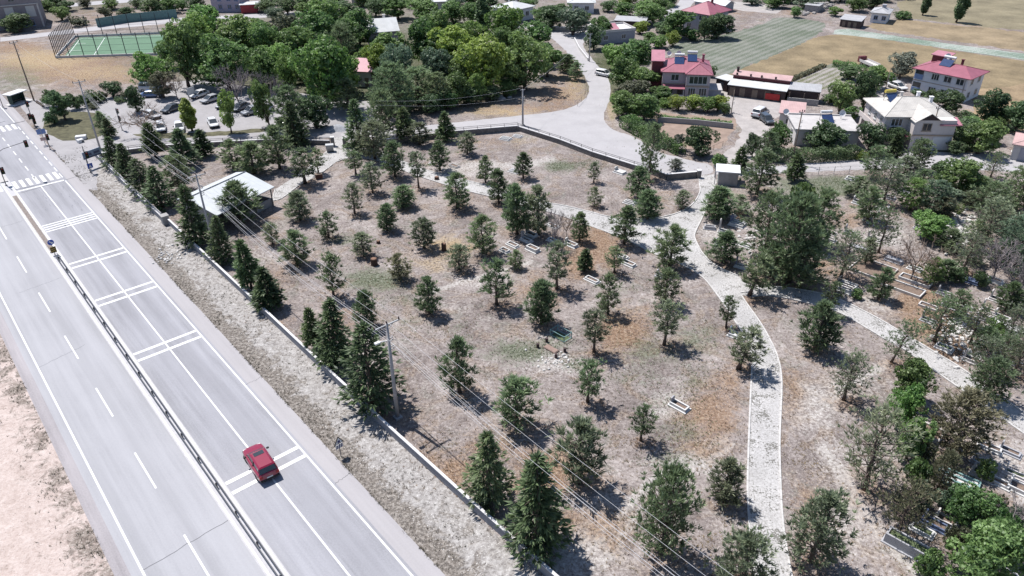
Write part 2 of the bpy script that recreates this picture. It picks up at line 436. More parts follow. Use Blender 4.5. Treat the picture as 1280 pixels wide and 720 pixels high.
    pk = t.ramp(t.math('ADD', t.math('MULTIPLY', mid, .5), t.math('MULTIPLY', fin, .5)), [(.30, (.33,.26,.23)), (.46, (.50,.41,.375)), (.62, (.61,.52,.485))])
    pk = t.mix(t.math('MULTIPLY', t.sstep(t.math('ADD', t.noise(p, .5, 7, .75, 1.), t.math('MULTIPLY', s2.outputs[2], .2)), .62, .76), .75), pk, wd)
    col = t.mix(t.sstep(s2.outputs[1], .3, .6), col, pk)
    # scattered pebbles and dark litter
    col = t.mix(t.math('MULTIPLY', t.sstep(spk, .62, .68), .7), col, (.66, .63, .61))
    col = t.mix(t.math('MULTIPLY', t.sstep(spk, .38, .31), .6), col, (.07, .055, .045))
    bmp = t.math('ADD', t.math('MULTIPLY', mid, .6), t.math('MULTIPLY', fin, .4))
    m = t.bsdf(col, .95, spec=.1, bump=bmp, bstr=.7, bdist=.25)
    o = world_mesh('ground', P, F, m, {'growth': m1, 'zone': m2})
    tag(o, kind='structure')

# ---- asphalt of the dual carriageway, worn pale, texture runs along the road
def asphalt_mat(name, base, track=.10, seam=True):
    t = NT(name); p = t.pos(rot=-AZ); q = t.pos()
    st = t.pos(rot=AZ, scl=(1.0, .035, 1)); s0 = t.noise(st, 1.1, 5, .65)
    fin = t.noise(q, 7, 3, .7); big = t.noise(q, .08, 4, .6); sp = t.noise(q, 22, 1)
    f = t.math('ADD', t.math('ADD', t.math('MULTIPLY', s0, .42), t.math('MULTIPLY', big, .28)), t.math('ADD', t.math('MULTIPLY', fin, .2), t.math('MULTIPLY', sp, .1)))
    lo = tuple(c * (1 - track * 2.1) for c in base); hi = tuple(c * (1 + track * 1.4) for c in base)
    c = t.ramp(f, [(.33, lo), (.5, base), (.66, hi)])
    if seam:
        cr = t.vor(t.pos(rot=AZ, scl=(.10, .055, 1)), 1.0, 'DISTANCE_TO_EDGE')
        wob = t.math('ADD', cr, t.math('MULTIPLY', t.math('SUBTRACT', t.noise(q, 1.5, 3), .5), .02))
        c = t.mix(t.math('MULTIPLY', t.sstep(t.noise(t.pos(rot=AZ, scl=(1, .012, 1)), .55, 2, .5), .48, .60), .30), c, tuple(x * .72 for x in base))
    return t.bsdf(c, .88, spec=.15, bump=fin, bstr=.08, bdist=.01)
M_ASPH = asphalt_mat('asphalt_left', (.395, .393, .418))
M_ASPH2 = asphalt_mat('asphalt_right', (.345, .344, .374), .17)
M_SHLD = asphalt_mat('asphalt_shoulder', (.41, .392, .406), .08)
M_STRIP = asphalt_mat('asphalt_edge', (.37, .345, .36), .2, False)
M_PAINT = mat('road_paint', (.76, .76, .77), .7, .16, 1.2)
M_KERB = mat('kerb_concrete', (.52, .50, .49), .9, .2)
M_CONC = mat('concrete_grey', (.36, .35, .35), .9, .2)
M_PCONC = mat('concrete_pale', (.60, .585, .575), .9, .15)
V0, V1 = -40.0, 330.0
def ribbon(name, u0, u1, z, m, v0=V0, v1=V1, n=1):
    mb = MB()
    for i in range(n):
        a, b = v0 + (v1 - v0) * i / n, v0 + (v1 - v0) * (i + 1) / n
        mb.add([UV(u0, a, z), UV(u1, a, z), UV(u1, b, z), UV(u0, b, z)], [(0, 1, 2, 3)])
    return struct(name, mb, m)
ribbon('highway_left_carriageway', 1.45, 9.0, .016, M_ASPH)
ribbon('highway_right_carriageway', 10.4, 17.5, .016, M_ASPH2)
ribbon('highway_right_shoulder', 17.5, 19.05, .016, M_SHLD)
ribbon('highway_left_shoulder', .5, 1.45, .012, M_STRIP)
ribbon('median_strip', 9.0, 10.4, .020, mat('median_asphalt', (.50, .49, .51), .9, .15))

def markings():
    mb = MB(); z = .026
    def ln(u, w, v0, v1, jitter=True):
        k = max(1, int((v1 - v0) / 6)) if jitter else 1
        for i in range(k):
            a, b = v0 + (v1 - v0) * i / k, v0 + (v1 - v0) * (i + 1) / k
            mb.add([UV(u - w / 2, a, z), UV(u + w / 2, a, z), UV(u + w / 2, b, z), UV(u - w / 2, b, z)], [(0, 1, 2, 3)])
    ln(2.21, .16, V0, V1); ln(9.22, .17, V0, V1); ln(10.20, .17, V0, 134)
    ln(13.68, .15, V0, 130.3); ln(17.18, .16, V0, 130.3)
    v = -30.0
    while v < 320:
        d = 41.3 + 12.02 * round((v - 41.3) / 12.02)
        ln(5.8, .15, d, d + 5.6, False); v += 12.02
    for v in np.arange(134.5, 165, 4.6): ln(13.68, .15, v, v + 2.4, False)
    for v in np.arange(169.5, 320, 12): ln(13.68, .15, v, v + 5, False)
    for v in np.arange(132, 165, 3.4): ln(17.18, .15, v, v + 2.2, False)
    ln(17.18, .15, 168, V1); ln(10.20, .17, 168, V1)
    for v in np.arange(132, 165, 3.0): ln(9.9, .13, v, v + 1.2, False)
    def bar(u0, u1, v, w):
        mb.add([UV(u0, v - w / 2, z + .004), UV(u1, v - w / 2, z + .004), UV(u1, v + w / 2, z + .004), UV(u0, v + w / 2, z + .004)], [(0, 1, 2, 3)])
    for v in (49.93, 48.53, 74.27, 72.79, 88.42, 86.91, 100.1, 98.7): bar(10.42, 17.05, v, .42)
    for v in (114.6, 113.8, 113.0, 112.2): bar(10.42, 17.05, v, .30)
    bar(10.4, 17.05, 130.6, .45)
    for k in range(7): 
        u = 10.75 + k * .98; mb.add([UV(u - .26, 131.9, z), UV(u + .26, 131.9, z), UV(u + .26, 135.4, z), UV(u - .26, 135.4, z)], [(0, 1, 2, 3)])
    for k in range(7):
        u = 2.7 + k * .98; mb.add([UV(u - .26, 132.2, z), UV(u + .26, 132.2, z), UV(u + .26, 135.6, z), UV(u - .26, 135.6, z)], [(0, 1, 2, 3)])
        u = 10.75 + k * .98; mb.add([UV(u - .26, 163.5, z), UV(u + .26, 163.5, z), UV(u + .26, 167.2, z), UV(u - .26, 167.2, z)], [(0, 1, 2, 3)])
    struct('road_markings', mb, M_PAINT)
    # dark transverse joints and skid stains
    mb = MB()
    def crack(u0, u1, v, sl, w=.05):
        n = 14; pr = None
        for i in range(n + 1):
            uu = u0 + (u1 - u0) * i / n; p = UV(uu, v + sl * i / n + rng.normal() * .06, .022); q = UV(uu, p.dot(RA) + w, .022)
            if pr: mb.add([pr[0], p, q, pr[1]], [(0, 1, 2, 3)])
            pr = (p, q)
    crack(2.3, 9.0, 45.6, .4, .045); crack(10.6, 19, 129.6, 1.2, .10); crack(2.2, 7, 78.5, 1.1, .03); crack(17.4, 19, 43.8, .2, .04)
    crack(1.6, 8.8, 118, .4, .03); crack(4.0, 8.8, 96.5, .6, .025); crack(17.2, 19, 61.5, .15, .03)
    crack(19.05, 22, 130.8, .6, .12); crack(10.5, 19, 166.1, 1.5, .35); crack(10.6, 16, 169, 1, .2)
    struct('road_cracks', mb, mat('crack_dark', (.10, .10, .11), .9, .2))
    mb = MB()
    for k in range(46):
        u = rng.choice([12.2, 13.0, 15.3, 16.1]) + rng.normal() * .12; v = 112 + rng.random() ** 1.5 * 18; l = .15 + rng.random() * .55; w = .03 + rng.random() * .07
        mb.add([UV(u - w, v - l, .0215), UV(u + w, v - l * .8, .0215), UV(u + w * .7, v + l, .0215), UV(u - w * .8, v + l * .7, .0215)], [(0, 1, 2, 3)])
    struct('oil_stains', mb, mat('oil_stain', (.25, .25, .28), .8, .3))
markings()
# raised median bed: kerbs with bare earth between, up to the keep-right sign
def median_bed():
    mb = MB()
    for u in (9.36, 10.02):
        mb.add([], [])
        for v in np.arange(105, 128, 2.0):
            a, b = v + .03, v + 1.97
            P = [UV(u - .06, a, .02), UV(u + .06, a, .02), UV(u + .06, b, .02), UV(u - .06, b, .02)]
            Q = [p + Vector((0, 0, .14)) for p in P]
            mb.add(P + Q, [(4, 5, 6, 7), (0, 1, 5, 4), (1, 2, 6, 5), (2, 3, 7, 6), (3, 0, 4, 7)])
    struct('median_kerb', mb, M_KERB)
    ribbon('median_soil', 9.42, 9.96, .06, mat('median_soil', (.24, .205, .19), .95, .35, 3), 105, 129)
    mb = MB()
    P = [UV(9.1, 136.0, .02), UV(10.2, 136.0, .02), UV(10.2, 141.5, .02), UV(9.1, 141.5, .02)]
    mb.add(P + [p + Vector((0, 0, .16)) for p in P], [(4, 5, 6, 7), (0, 1, 5, 4), (1, 2, 6, 5), (2, 3, 7, 6), (3, 0, 4, 7)])
    struct('traffic_island', mb, M_KERB)
median_bed()

# ---- side street, car park, village road, yard, fields
M_LOT = mat('lot_asphalt', (.345, .332, .342), .92, .18, .35, fine=4)
M_SIDE = mat('side_road_concrete', (.415, .402, .415), .92, .13, .3, fine=3)
M_YARD = mat('yard_gravel', (.40, .37, .36), .95, .25, .5, fine=3)
sheet('side_street', [(107,236),(90,214),(62,181),(40,150),(22,128),(30,121),(75,132),(110,126),(158,118),(185,104),(250,100),(340,112),(420,122),(470,128),(478,166),(425,172),(345,176),(240,184),(190,188),(152,196),(128,196),(120,214),(122,238)], .010, M_LOT, .12)
sheet('village_road', smooth_px([(426,176),(426,164),(480,162),(560,154),(600,150),(655,144),(700,139),(722,131),(737,119),(735,102),(722,82),(706,62),(692,50),(681,41),(688,37),(706,39),(738,36),(741,44),(733,50),(727,56),(737,70),(752,88),(762,100),(764,118),(758,134),(754,150),(766,163),(797,172),(814,188),(868,202),(890,206),(893,216),(880,219),(868,219),(832,222),(812,214),(790,207),(740,190),(700,175),(648,156.5),(560,163),(478,172)], 1), .014, M_SIDE, .10)
sheet('junction_lane', [(688,38),(660,36),(620,31),(620,28),(660,31),(700,33),(738,34),(790,22),(845,8),(850,0),(870,0),(860,12),(800,30),(744,42)], .010, M_SIDE, .1)
sheet('lane', [(893,206),(960,208),(1075,199),(1150,189),(1200,191),(1300,196),(1300,217),(1180,210),(1080,211.5),(980,216.5),(920,220),(893,218)], .012, M_SIDE, .12)
sheet('farm_yard', smooth_px([(893,106),(906,108),(910,118),(985,128),(980,142),(964,152),(962,170),(950,190),(935,204),(898,205),(906,190),(924,176),(927,162),(918,146),(899,128)], 1), .011, M_YARD, .2)
sheet('house_yard', [(1085,112),(1100,102),(1128,100),(1136,112),(1110,124),(1088,126)], .008, M_YARD, .2)
sheet('village_street', [(0,52),(0,47),(45,42),(120,33),(225,22),(330,17),(420,12),(420,16),(330,22),(225,28),(120,38),(45,47)], .008, M_SIDE, .15)
sheet('upper_track', [(80,9),(160,3),(300,-6),(300,-10),(160,-2),(80,5)], .008, M_SIDE, .15)
sheet('dirt_lot', [(918,2),(960,6),(978,12),(970,17),(930,14),(905,8)], .006, M_YARD, .3)

def crop_mat(name, ca, cb, rowpx, pitch, soft=.25, n2c=None):
    a, b = G(*rowpx[0]), G(*rowpx[1]); ang = math.atan2((b - a).y, (b - a).x)
    t = NT(name); p = t.pos(rot=-ang); sx = t.n('ShaderNodeSeparateXYZ'); t.l(p, sx.inputs[0])
    q = t.pos(); nz = t.noise(q, 1.0, 5, .7); nf = t.noise(q, 4, 3, .7); nb = t.noise(q, .12, 4)
    y = t.math('ADD', sx.outputs[1], t.math('MULTIPLY', nz, .3))
    w = t.math('ABSOLUTE', t.math('SUBTRACT', t.math('FRACT', t.math('DIVIDE', y, pitch)), .5))
    f = t.math('ADD', t.math('ADD', t.math('MULTIPLY', w, .42), t.math('MULTIPLY', nf, 1.1)), t.math('MULTIPLY', nb, .7))
    c = t.mix(t.sstep(f, .98 - soft * .35, .98 + soft * .5), ca, cb)
    c = t.mix(t.math('MULTIPLY', t.sstep(nf, .55, .7), .5), c, tuple(min(.8, x * 1.5) for x in cb))
    return t.bsdf(c, .95, spec=.1, bump=nf, bstr=.5, bdist=.2)
M_CROP = crop_mat('bean_field', (.115, .14, .10), (.27, .27, .245), ((880, 69), (985, 30)), 1.9, .5)
sheet('crop_field', smooth_px([(828,64),(850,52),(877,49),(920,40),(955,29),(969,21.5),(992,22),(1033,28),(1030,36),(1020,46),(985,62),(935,83),(905,95),(890,94),(884,84),(886,74),(870,70)], 1), .008, M_CROP, .3)
M_WHEAT = mat('wheat_stubble', (.40, .30, .165), .95, .3, .12, fine=1.5)
sheet('wheat_field', [(905,96),(935,83),(985,62),(1020,47),(1033,44),(1060,43.5),(1130,53),(1180,61),(1230,69),(1300,79),(1300,132),(1222,132),(1200,112),(1120,96),(1092,82),(1040,79),(1010,95),(985,106),(950,101)], .006, mat('wheat_stubble_2', (.245, .19, .115), .95, .5, .16, fine=2.2), .3)
sheet('straw_field', [(1222,112),(1300,105),(1300,160),(1240,170),(1212,150)], .0085, mat('straw_stubble', (.29, .215, .135), .95, .45, .2, fine=2), .4)
sheet('cabbage_strip', [(1045,37),(1060,36),(1103,42.5),(1181,54),(1280,67),(1340,75),(1340,84),(1280,74.7),(1216,66),(1129,52.5),(1060,44),(1040,42)], .010, crop_mat('cabbage_rows', (.16, .22, .17), (.42, .45, .42), ((1060,40),(1216,61)), 1.6), .15)
sheet('hay_meadow', [(1080,32),(1125,24),(1180,30),(1280,40),(1340,46),(1340,70),(1280,64),(1180,50),(1110,40)], .006, mat('hay_grass', (.27, .21, .135), .95, .5, .14, fine=2), .6)
sheet('pasture', [(1120,6),(1150,-12),(1340,-12),(1340,40),(1250,36),(1180,28),(1130,22)], .004, mat('pasture_grass', (.22, .19, .125), .95, .5, .12, fine=2), .6)
M_PLOT = crop_mat('vegetable_rows', (.14, .15, .085), (.37, .34, .33), ((985,104),(1040,80)), 1.5)
sheet('vegetable_plot', [(982,106),(1033,84.7),(1052,86),(1076,93),(1044,113),(1022,111)], .010, M_PLOT, .1)
sheet('garden_bed', [(816,140),(918,148),(922,156),(900,186),(858,186),(824,170)], .006, mat('tilled_soil', (.30, .225, .185), .95, .3, .6), .15)
M_TURF = mat('artificial_turf', (.12, .215, .14), .9, .15, .3)
sheet('turf_pitch', [(80,71.5),(98,47),(215,42.5),(210,67)], .010, M_TURF)
def pitch_lines():
    mb = MB(); a, b, c, d = G(84,70), G(100,48.5), G(213,44), G(207,66)
    def seg(p, q, w=.14):
        p = Vector((p.x, p.y, .018)); q = Vector((q.x, q.y, .018)); n = (q - p).cross(Vector((0, 0, 1))).normalized() * w / 2
        mb.add([p - n, p + n, q + n, q - n], [(0, 1, 2, 3)])
    for p, q in ((a, b), (b, c), (a, d)): seg(p, q)
    seg(a.lerp(d, .27), b.lerp(c, .27)); seg(a.lerp(b, .3).lerp(d.lerp(c, .3), .0), a.lerp(b, .3).lerp(d.lerp(c, .3), .1)); seg(a.lerp(b, .7), a.lerp(b, .7).lerp(d.lerp(c, .7), .1))
    struct('pitch_lines', mb, M_PAINT)
pitch_lines()
sheet('green_island', smooth_px([(52,152),(66,141),(98,139),(126,142),(143,157),(126,171),(100,177),(62,173)], 1, True), .014, mat('weedy_grass', (.105, .10, .06), .95, .6, .7, fine=2), .3)
sheet('parking_island', [(165,168),(200,166),(240,166),(300,163),(350,158),(352,162),(300,168),(240,172),(190,174)], .014, mat('weedy_grass', (.14, .15, .08), .95), .2)

# ---- stone paths of the cemetery with kerbs
def path_mat():
    t = NT('path_paving'); p = t.pos(); br = t.vor(p, 3.0, 'DISTANCE_TO_EDGE')
    n = t.noise(p, 1.1, 6, .7); f = t.noise(p, 5, 4, .7); b = t.noise(p, .25, 4)
    c = t.ramp(t.math('ADD', t.math('MULTIPLY', f, .6), t.math('MULTIPLY', b, .4)), [(.34, (.33,.32,.315)), (.5, (.48,.468,.468)), (.64, (.63,.615,.615))])
    c = t.mix(t.math('MULTIPLY', t.sstep(br, .05, .02), .35), c, (.22, .21, .19))
    w = t.math('ADD', t.math('MULTIPLY', n, .5), t.math('MULTIPLY', f, .5))
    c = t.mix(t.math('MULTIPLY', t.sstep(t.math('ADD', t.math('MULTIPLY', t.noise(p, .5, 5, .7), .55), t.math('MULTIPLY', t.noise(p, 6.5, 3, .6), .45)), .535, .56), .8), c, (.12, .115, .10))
    return t.bsdf(c, .9, spec=.15, bump=f, bstr=.3, bdist=.03)
M_PATH = path_mat()
PL = [(872,220),(874,229),(876,241),(863,260),(835,271),(796,275),(762,272),(735,264),(700,256),(684,254),(613,233),(584,226),(555,219),(522,209),(500,199),(477,188),(434,183),(428,172),(414,172),(413,184)]
PM = [(400,196),(382,212),(344,237),(340,252),(352,249),(372,233),(400,218),(425,199),(450,196),(480,203),(507,215),(540,226),(580,238),(613,246),(650,256),(690,266),(722,277),(755,289),(795,305),(819,319),(850,330),(878,345),(892,363),(911,389),(921,406),(934,424),(939,440),(940,459),(938,494),(935,570),(934,620),(937,663),(941,700),(948,760)]
PR = [(998,760),(989,720),(979,663),(976,621),(974,560),(975,530),(978,471),(971,442),(960,420),(948,400),(934,381),(926,369)]
PB = [(940,371),(957,369),(975,371),(1010,379),(1037,386),(1060,396),(1100,421),(1140,443),(1195,483),(1240,515),(1300,556)]
PT = [(1300,528),(1280,516),(1233,486),(1205,462),(1150,430),(1105,402),(1052,375),(1031,368),(996,361),(972,359),(938,357.5),(922,345),(894,333),(878,318),(868,299),(868,292),(876,276),(881,266),(884,250),(890,241),(896,228),(893,218)]
sheet('cemetery_path', PL + PM + PR + PB + PT, .030, M_PATH)
M_WKERB = mat('kerb_white', (.56, .545, .535), .85, .22)
def kerb(px, w=.16, h=.11, gap=.0):
    mb = MB(); P = [G(*p) for p in smooth_px(px, 2)]
    # stones about a metre long
    for i in range(len(P) - 1):
        a, b = P[i], P[i + 1]; L = (b - a).length; k = max(1, int(L / 1.0 + .5)); d = (b - a) / k
        n = Vector((-d.y, d.x, 0)).normalized() * w / 2
        for j in range(k):
            if rng.random() < .03: continue
            p = a + d * j; q = a + d * (j + .985); dz = h + rng.normal() * .012; s = n * (1 + rng.normal() * .04)
            base = [p - s, p + s, q + s, q - s]
            mb.add([Vector((v.x, v.y, .0)) for v in base] + [Vector((v.x, v.y, dz)) for v in base], [(4, 5, 6, 7), (0, 1, 5, 4), (1, 2, 6, 5), (2, 3, 7, 6), (3, 0, 4, 7)])
    return mb
for seg in (PL[1:14], PM[2:6], PM[6:17], PM[17:], PR, PB, PT[:11], PT[11:19]):
    struct("path_kerb", kerb(seg), M_WKERB)
struct('path_kerb', kerb([(925,366),(934,365),(941,371)]), M_WKERB)
# ================================================================ TREES
M_BARK = mat('bark', (.13, .10, .085), .95, .35, 6)
M_BARK2 = mat('bark_grey', (.25, .22, .215), .95, .3, 6)
F_PINE = foliage('needles_pine', (.026, .046, .024), (.285, .375, .195), .44)
F_PINEG = foliage('needles_grey', (.042, .060, .036), (.35, .40, .25), .44)
F_PINEB = foliage('needles_brownish', (.06, .062, .036), (.31, .30, .18), .32)
F_SPR = foliage('needles_spruce', (.022, .044, .020), (.195, .27, .12), .42)
F_LEAF = foliage('leaves_green', (.034, .082, .022), (.27, .405, .14), .46)
F_LEAFB = foliage('leaves_bright', (.055, .13, .026), (.31, .46, .14), .46)
F_LIME = foliage('leaves_lime', (.09, .14, .02), (.42, .50, .12), .44)
F_BLUE = foliage('leaves_bluish', (.04, .075, .045), (.24, .32, .21), .38)
F_DARK = foliage('leaves_dark', (.022, .05, .02), (.19, .28, .125), .40)
F_OLIV = foliage('leaves_olive', (.05, .055, .03), (.20, .21, .13), .3)
F_SAGE = foliage('leaves_sage', (.07, .08, .06), (.28, .30, .235), .3)
F_TWIG = mat('dry_twigs', (.27, .235, .24), .95, .3, 4)
F_TWIGB = mat('brown_twigs', (.27, .20, .16), .95, .3, 4)

def unit(a): return a / np.maximum(np.linalg.norm(a, axis=-1, keepdims=True), 1e-9)
def blades(r, C, D, T, n, length, width, spread):
    """n thin needle sprays from each centre C along D; returns verts, tris, tint"""
    N = len(C)
    d = unit(D[:, None, :] + spread * r.normal(size=(N, n, 3)))
    L = length * (.65 + .7 * r.random((N, n, 1)))
    s = unit(np.cross(d, r.normal(size=(N, n, 3)))) * width * (.7 + .6 * r.random((N, n, 1)))
    c = C[:, None, :] + d * L * .05
    a = c + d * L * .45 - s; b = c + d * L * .45 + s; e = c + d * L
    V = np.stack([c, a, e, b], 2).reshape(-1, 3)
    F = np.arange(len(V)).reshape(-1, 4)
    t = T[:, None] + r.normal(size=(N, n)) * .11
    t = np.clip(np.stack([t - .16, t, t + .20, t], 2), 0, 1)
    return V, F, t.ravel()
def leafcards(r, C, Nrm, T, size, flat=.8):
    N = len(C)
    nn = unit(Nrm + flat * r.normal(size=(N, 3)))
    a = unit(np.cross(nn, r.normal(size=(N, 3)))); b = np.cross(nn, a)
    s = size * (.6 + .8 * r.random((N, 1)))
    V = np.stack([C - a * s, C - b * s * .55, C + a * s, C + b * s * .55], 1).reshape(-1, 3)
    return V, np.arange(4 * N).reshape(-1, 4), np.repeat(np.clip(T, 0, 1), 4)
def mesh_only(name, V, F, m, tint):
    o = world_mesh(name, V, F, m, {'tint': tint}); me = o.data
    bpy.data.objects.remove(o); return me
def trunk_mesh(r, H, rad, top=.9, branches=(), lean=.02, m=None):
    mb = MB(); pts = []; n = 7
    for i in range(n):
        f = i / (n - 1) * top
        pts.append((r.normal() * lean * H * f, r.normal() * lean * H * f, H * f - (.05 if i == 0 else 0)))
    mb.tube(pts, [rad * (1.25 if i == 0 else 1) * (1 - .85 * i / (n - 1)) for i in range(n)], 7)
    for p, q, w in branches:
        p, q = np.array(p), np.array(q); mid = (p + q) / 2 + np.array([0, 0, -.04 * np.linalg.norm(q - p)])
        mb.tube([p, mid, q], [w, w * .7, w * .3], 4, False)
    me = mb.build('trunk', m or M_BARK, None, True); d = me.data; bpy.data.objects.remove(me)
    return d
VAR = {}
def pine(seed, H=5.0, low=.12, rmax=1.25, whorls=11, per=6, tufts=5, dens=1.0, bl=.40, bw=.034, nb=10, gap=0.0, shape=.75, topheavy=False):
    r = np.random.default_rng(seed); C = []; D = []; T = []; br = []
    for w in range(whorls):
        f = low + (.985 - low) * (w / (whorls - 1))
        g = (f - low) / (1 - low)
        if topheavy: R = rmax * (math.sin(math.pi * min(1, .12 + .80 * g)) ** .6) * (1.0 if g < .75 else 1.0)
        else: R = rmax * (1.55 * (g + .10) ** .40 * (1.02 - g) ** shape + .04)
        k = max(3, int(round(per * (.6 + .6 * (1 - g)))))
        a0 = r.random() * 6.28
        for j in range(k):
            if r.random() < gap: continue
            a = a0 + 6.283 * j / k + r.normal() * .22; L = R * (.72 + .5 * r.random())
            el = (.12 + .75 * g) + r.normal() * .14
            d = np.array([math.cos(a) * math.cos(el), math.sin(a) * math.cos(el), math.sin(el)])
            p0 = np.array([0, 0, f * H - .12 * L]); tip = p0 + d * L + np.array([0, 0, .10 * L])
            br.append((p0, tip, .016 + .012 * L))
            tn = .42 + r.normal() * .13 + .12 * g
            for q in range(tufts):
                t = .38 + .62 * (q + r.random()) / tufts
                side = r.normal(size=3) * .20 * L * (1.15 - .5 * t); side[2] = abs(side[2]) * .6
                c = p0 + (tip - p0) * t + side
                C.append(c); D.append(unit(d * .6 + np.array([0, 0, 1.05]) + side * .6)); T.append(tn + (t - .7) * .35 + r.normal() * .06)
    for q in range(5):
        C.append(np.array([r.normal() * .05, r.normal() * .05, H * (.9 + .02 * q)])); D.append(np.array([0, 0, 1.0])); T.append(.6)
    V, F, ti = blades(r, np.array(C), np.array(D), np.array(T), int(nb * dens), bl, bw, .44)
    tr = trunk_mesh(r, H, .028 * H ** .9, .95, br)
    cw = np.percentile(np.hypot(V[:, 0], V[:, 1]), 91) * 2
    return dict(crown=(V, F, ti), trunk=tr, H=V[:, 2].max(), W=cw)
def spruce(seed, H=9.0, rmax=1.9, whorls=24, per=9, low=.06, droop=.25, nb=7, dens=6, sh=.9):
    r = np.random.default_rng(seed); C = []; D = []; T = []; br = []
    for w in range(whorls):
        f = low + (.985 - low) * (w / (whorls - 1)) ** .95; g = (f - low) / (1 - low)
        R = rmax * ((1 - g) ** sh) * min(1, .72 + 2.2 * g) + .05
        k = max(4, int(per * (.55 + .6 * (1 - g)))); a0 = r.random() * 6.28
        for j in range(k):
            a = a0 + 6.283 * j / k + r.normal() * .2; L = R * (.50 + .72 * r.random())
            el = -droop + .7 * g + r.normal() * .10
            d = np.array([math.cos(a) * math.cos(el), math.sin(a) * math.cos(el), math.sin(el)])
            p0 = np.array([0, 0, f * H]); tip = p0 + d * L
            if j % 2 == 0: br.append((p0, tip, .02 + .008 * L))
            tn = .42 + r.normal() * .14
            m = max(2, int(dens * (.4 + .6 * L / rmax)))
            for q in range(m):
                t = .2 + .8 * (q + r.random()) / m
                side = np.array([-math.sin(a), math.cos(a), 0]) * r.normal() * .17 * L * (1.2 - .6 * t)
                c = p0 + (tip - p0) * t + side + np.array([0, 0, .04 * r.normal()])
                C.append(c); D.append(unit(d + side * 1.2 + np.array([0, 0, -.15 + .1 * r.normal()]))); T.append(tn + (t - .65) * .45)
    for q in range(6): C.append(np.array([0, 0, H * (.93 + .012 * q)])); D.append(np.array([0, 0, 1.])); T.append(.5)
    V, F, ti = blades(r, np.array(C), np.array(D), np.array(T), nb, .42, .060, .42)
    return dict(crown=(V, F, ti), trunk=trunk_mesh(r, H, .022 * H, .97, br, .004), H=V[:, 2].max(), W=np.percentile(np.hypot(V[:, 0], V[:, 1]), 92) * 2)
def broad(seed, H=9.0, R=3.6, lobes=15, leaves=7500, size=.20, low=.05, squash=1.0, gap=.30):
    r = np.random.default_rng(seed); Cs = []; Rs = []; br = []
    zc = H * (low + (1 - low) * .5); hz = H * (1 - low) * .5
    for i in range(lobes):
        v = unit(r.normal(size=3)); k = .35 + .42 * r.random()
        c = np.array([v[0] * R * k, v[1] * R * k, zc + v[2] * hz * k * 1.05]); rr = R * (.30 + .22 * r.random())
        Cs.append(c); Rs.append(rr); br.append((np.array([0, 0, H * low * (.8 + .8 * r.random())]), c, .07))
    C = []; Nn = []; T = []
    per = leaves // lobes
    for c, rr in zip(Cs, Rs):
        lt = .45 + r.normal() * .12
        nclump = 20; cv = unit(r.normal(size=(nclump, 3))); ct = r.normal(size=nclump) * .13; keep = r.random(nclump) > gap * .5
        v = unit(r.normal(size=(per, 3))); ids = np.argmax(v @ cv.T, 1)
        v = unit(v + .45 * cv[ids]); m = keep[ids]
        rad = rr * (.72 + .36 * r.random((per, 1)) ** .7) * (1 + .10 * ct[ids][:, None])
        v = v[m]; rad = rad[m]; ids = ids[m]
        P = c + v * rad * np.array([1, 1, .88 * squash])
        C.append(P); Nn.append(v); T.append(lt + ct[ids] + r.normal(size=len(v)) * .10)
    C = np.concatenate(C); Nn = np.concatenate(Nn); T = np.concatenate(T)
    C[:, 2] = np.maximum(C[:, 2], .25)
    V, F, ti = leafcards(r, C, Nn, T, size)
    return dict(crown=(V, F, ti), trunk=trunk_mesh(r, H, .03 * H, low + .45, br, .01), H=V[:, 2].max(), W=np.percentile(np.hypot(V[:, 0], V[:, 1]), 97) * 2)
def bush(seed, H=1.6, R=1.1, leaves=2600, size=.085): return broad(seed, H, R, 9, leaves, size, .10, 1.0, .2)
def poplar(seed, H=12.0, R=1.1, leaves=5200):
    r = np.random.default_rng(seed)
    f = r.random(leaves) ** .9; z = H * (.10 + .9 * f); rad = R * np.sin(np.pi * (.10 + .88 * f)) ** .7 * (.55 + .5 * r.random(leaves)); a = r.random(leaves) * 6.283
    lump = 1 + .2 * np.sin(a * 3 + z * 1.6)
    C = np.stack([np.cos(a) * rad * lump, np.sin(a) * rad * lump, z], 1); Nn = np.stack([np.cos(a), np.sin(a), .3 + 0 * a], 1)
    V, F, ti = leafcards(r, C, Nn, .45 + r.normal(size=leaves) * .15 + .12 * np.sin(a * 3 + z * 1.6), .22)
    return dict(crown=(V, F, ti), trunk=trunk_mesh(r, H, .16, .8, (), .004), H=V[:, 2].max(), W=2 * R)
def bare(seed, H=5.0, R=2.4, upright=.5, twigs=5, leaf=0):
    r = np.random.default_rng(seed); mb = MB(); tips = []
    def grow(p, d, L, w, lev):
        q = p + d * L; mb.tube([p, (p + q) / 2 + r.normal(size=3) * L * .05, q], [w, w * .8, w * .55], 4, False)
        if lev == 0: tips.append((q, d)); return
        for k in range(3 if lev > 1 else twigs):
            e = unit(d * (.8 + .3 * upright) + r.normal(size=3) * .62 + np.array([0, 0, .12]))
            grow(p + d * L * (.55 + .45 * r.random()), e, L * (.55 + .25 * r.random()), max(.017, w * .6), lev - 1)
    mb2 = MB()
    for k in range(9):
        a = 6.283 * k / 9 + r.normal() * .3
        d = unit(np.array([math.cos(a), math.sin(a), .55 + upright + r.normal() * .2]))
        grow(np.array([0, 0, H * (.15 + .25 * r.random())]), d, H * .36, .06, 3)
    V = np.array(mb.v); T = np.full(len(V), .5)
    me = mb.build('branches', F_TWIG); d = me.data; bpy.data.objects.remove(me)
    return dict(crown_me=d, trunk=trunk_mesh(r, H, .10, .5, (), .01, M_BARK2), H=V[:, 2].max(), W=np.percentile(np.hypot(V[:, 0], V[:, 1]), 95) * 2)

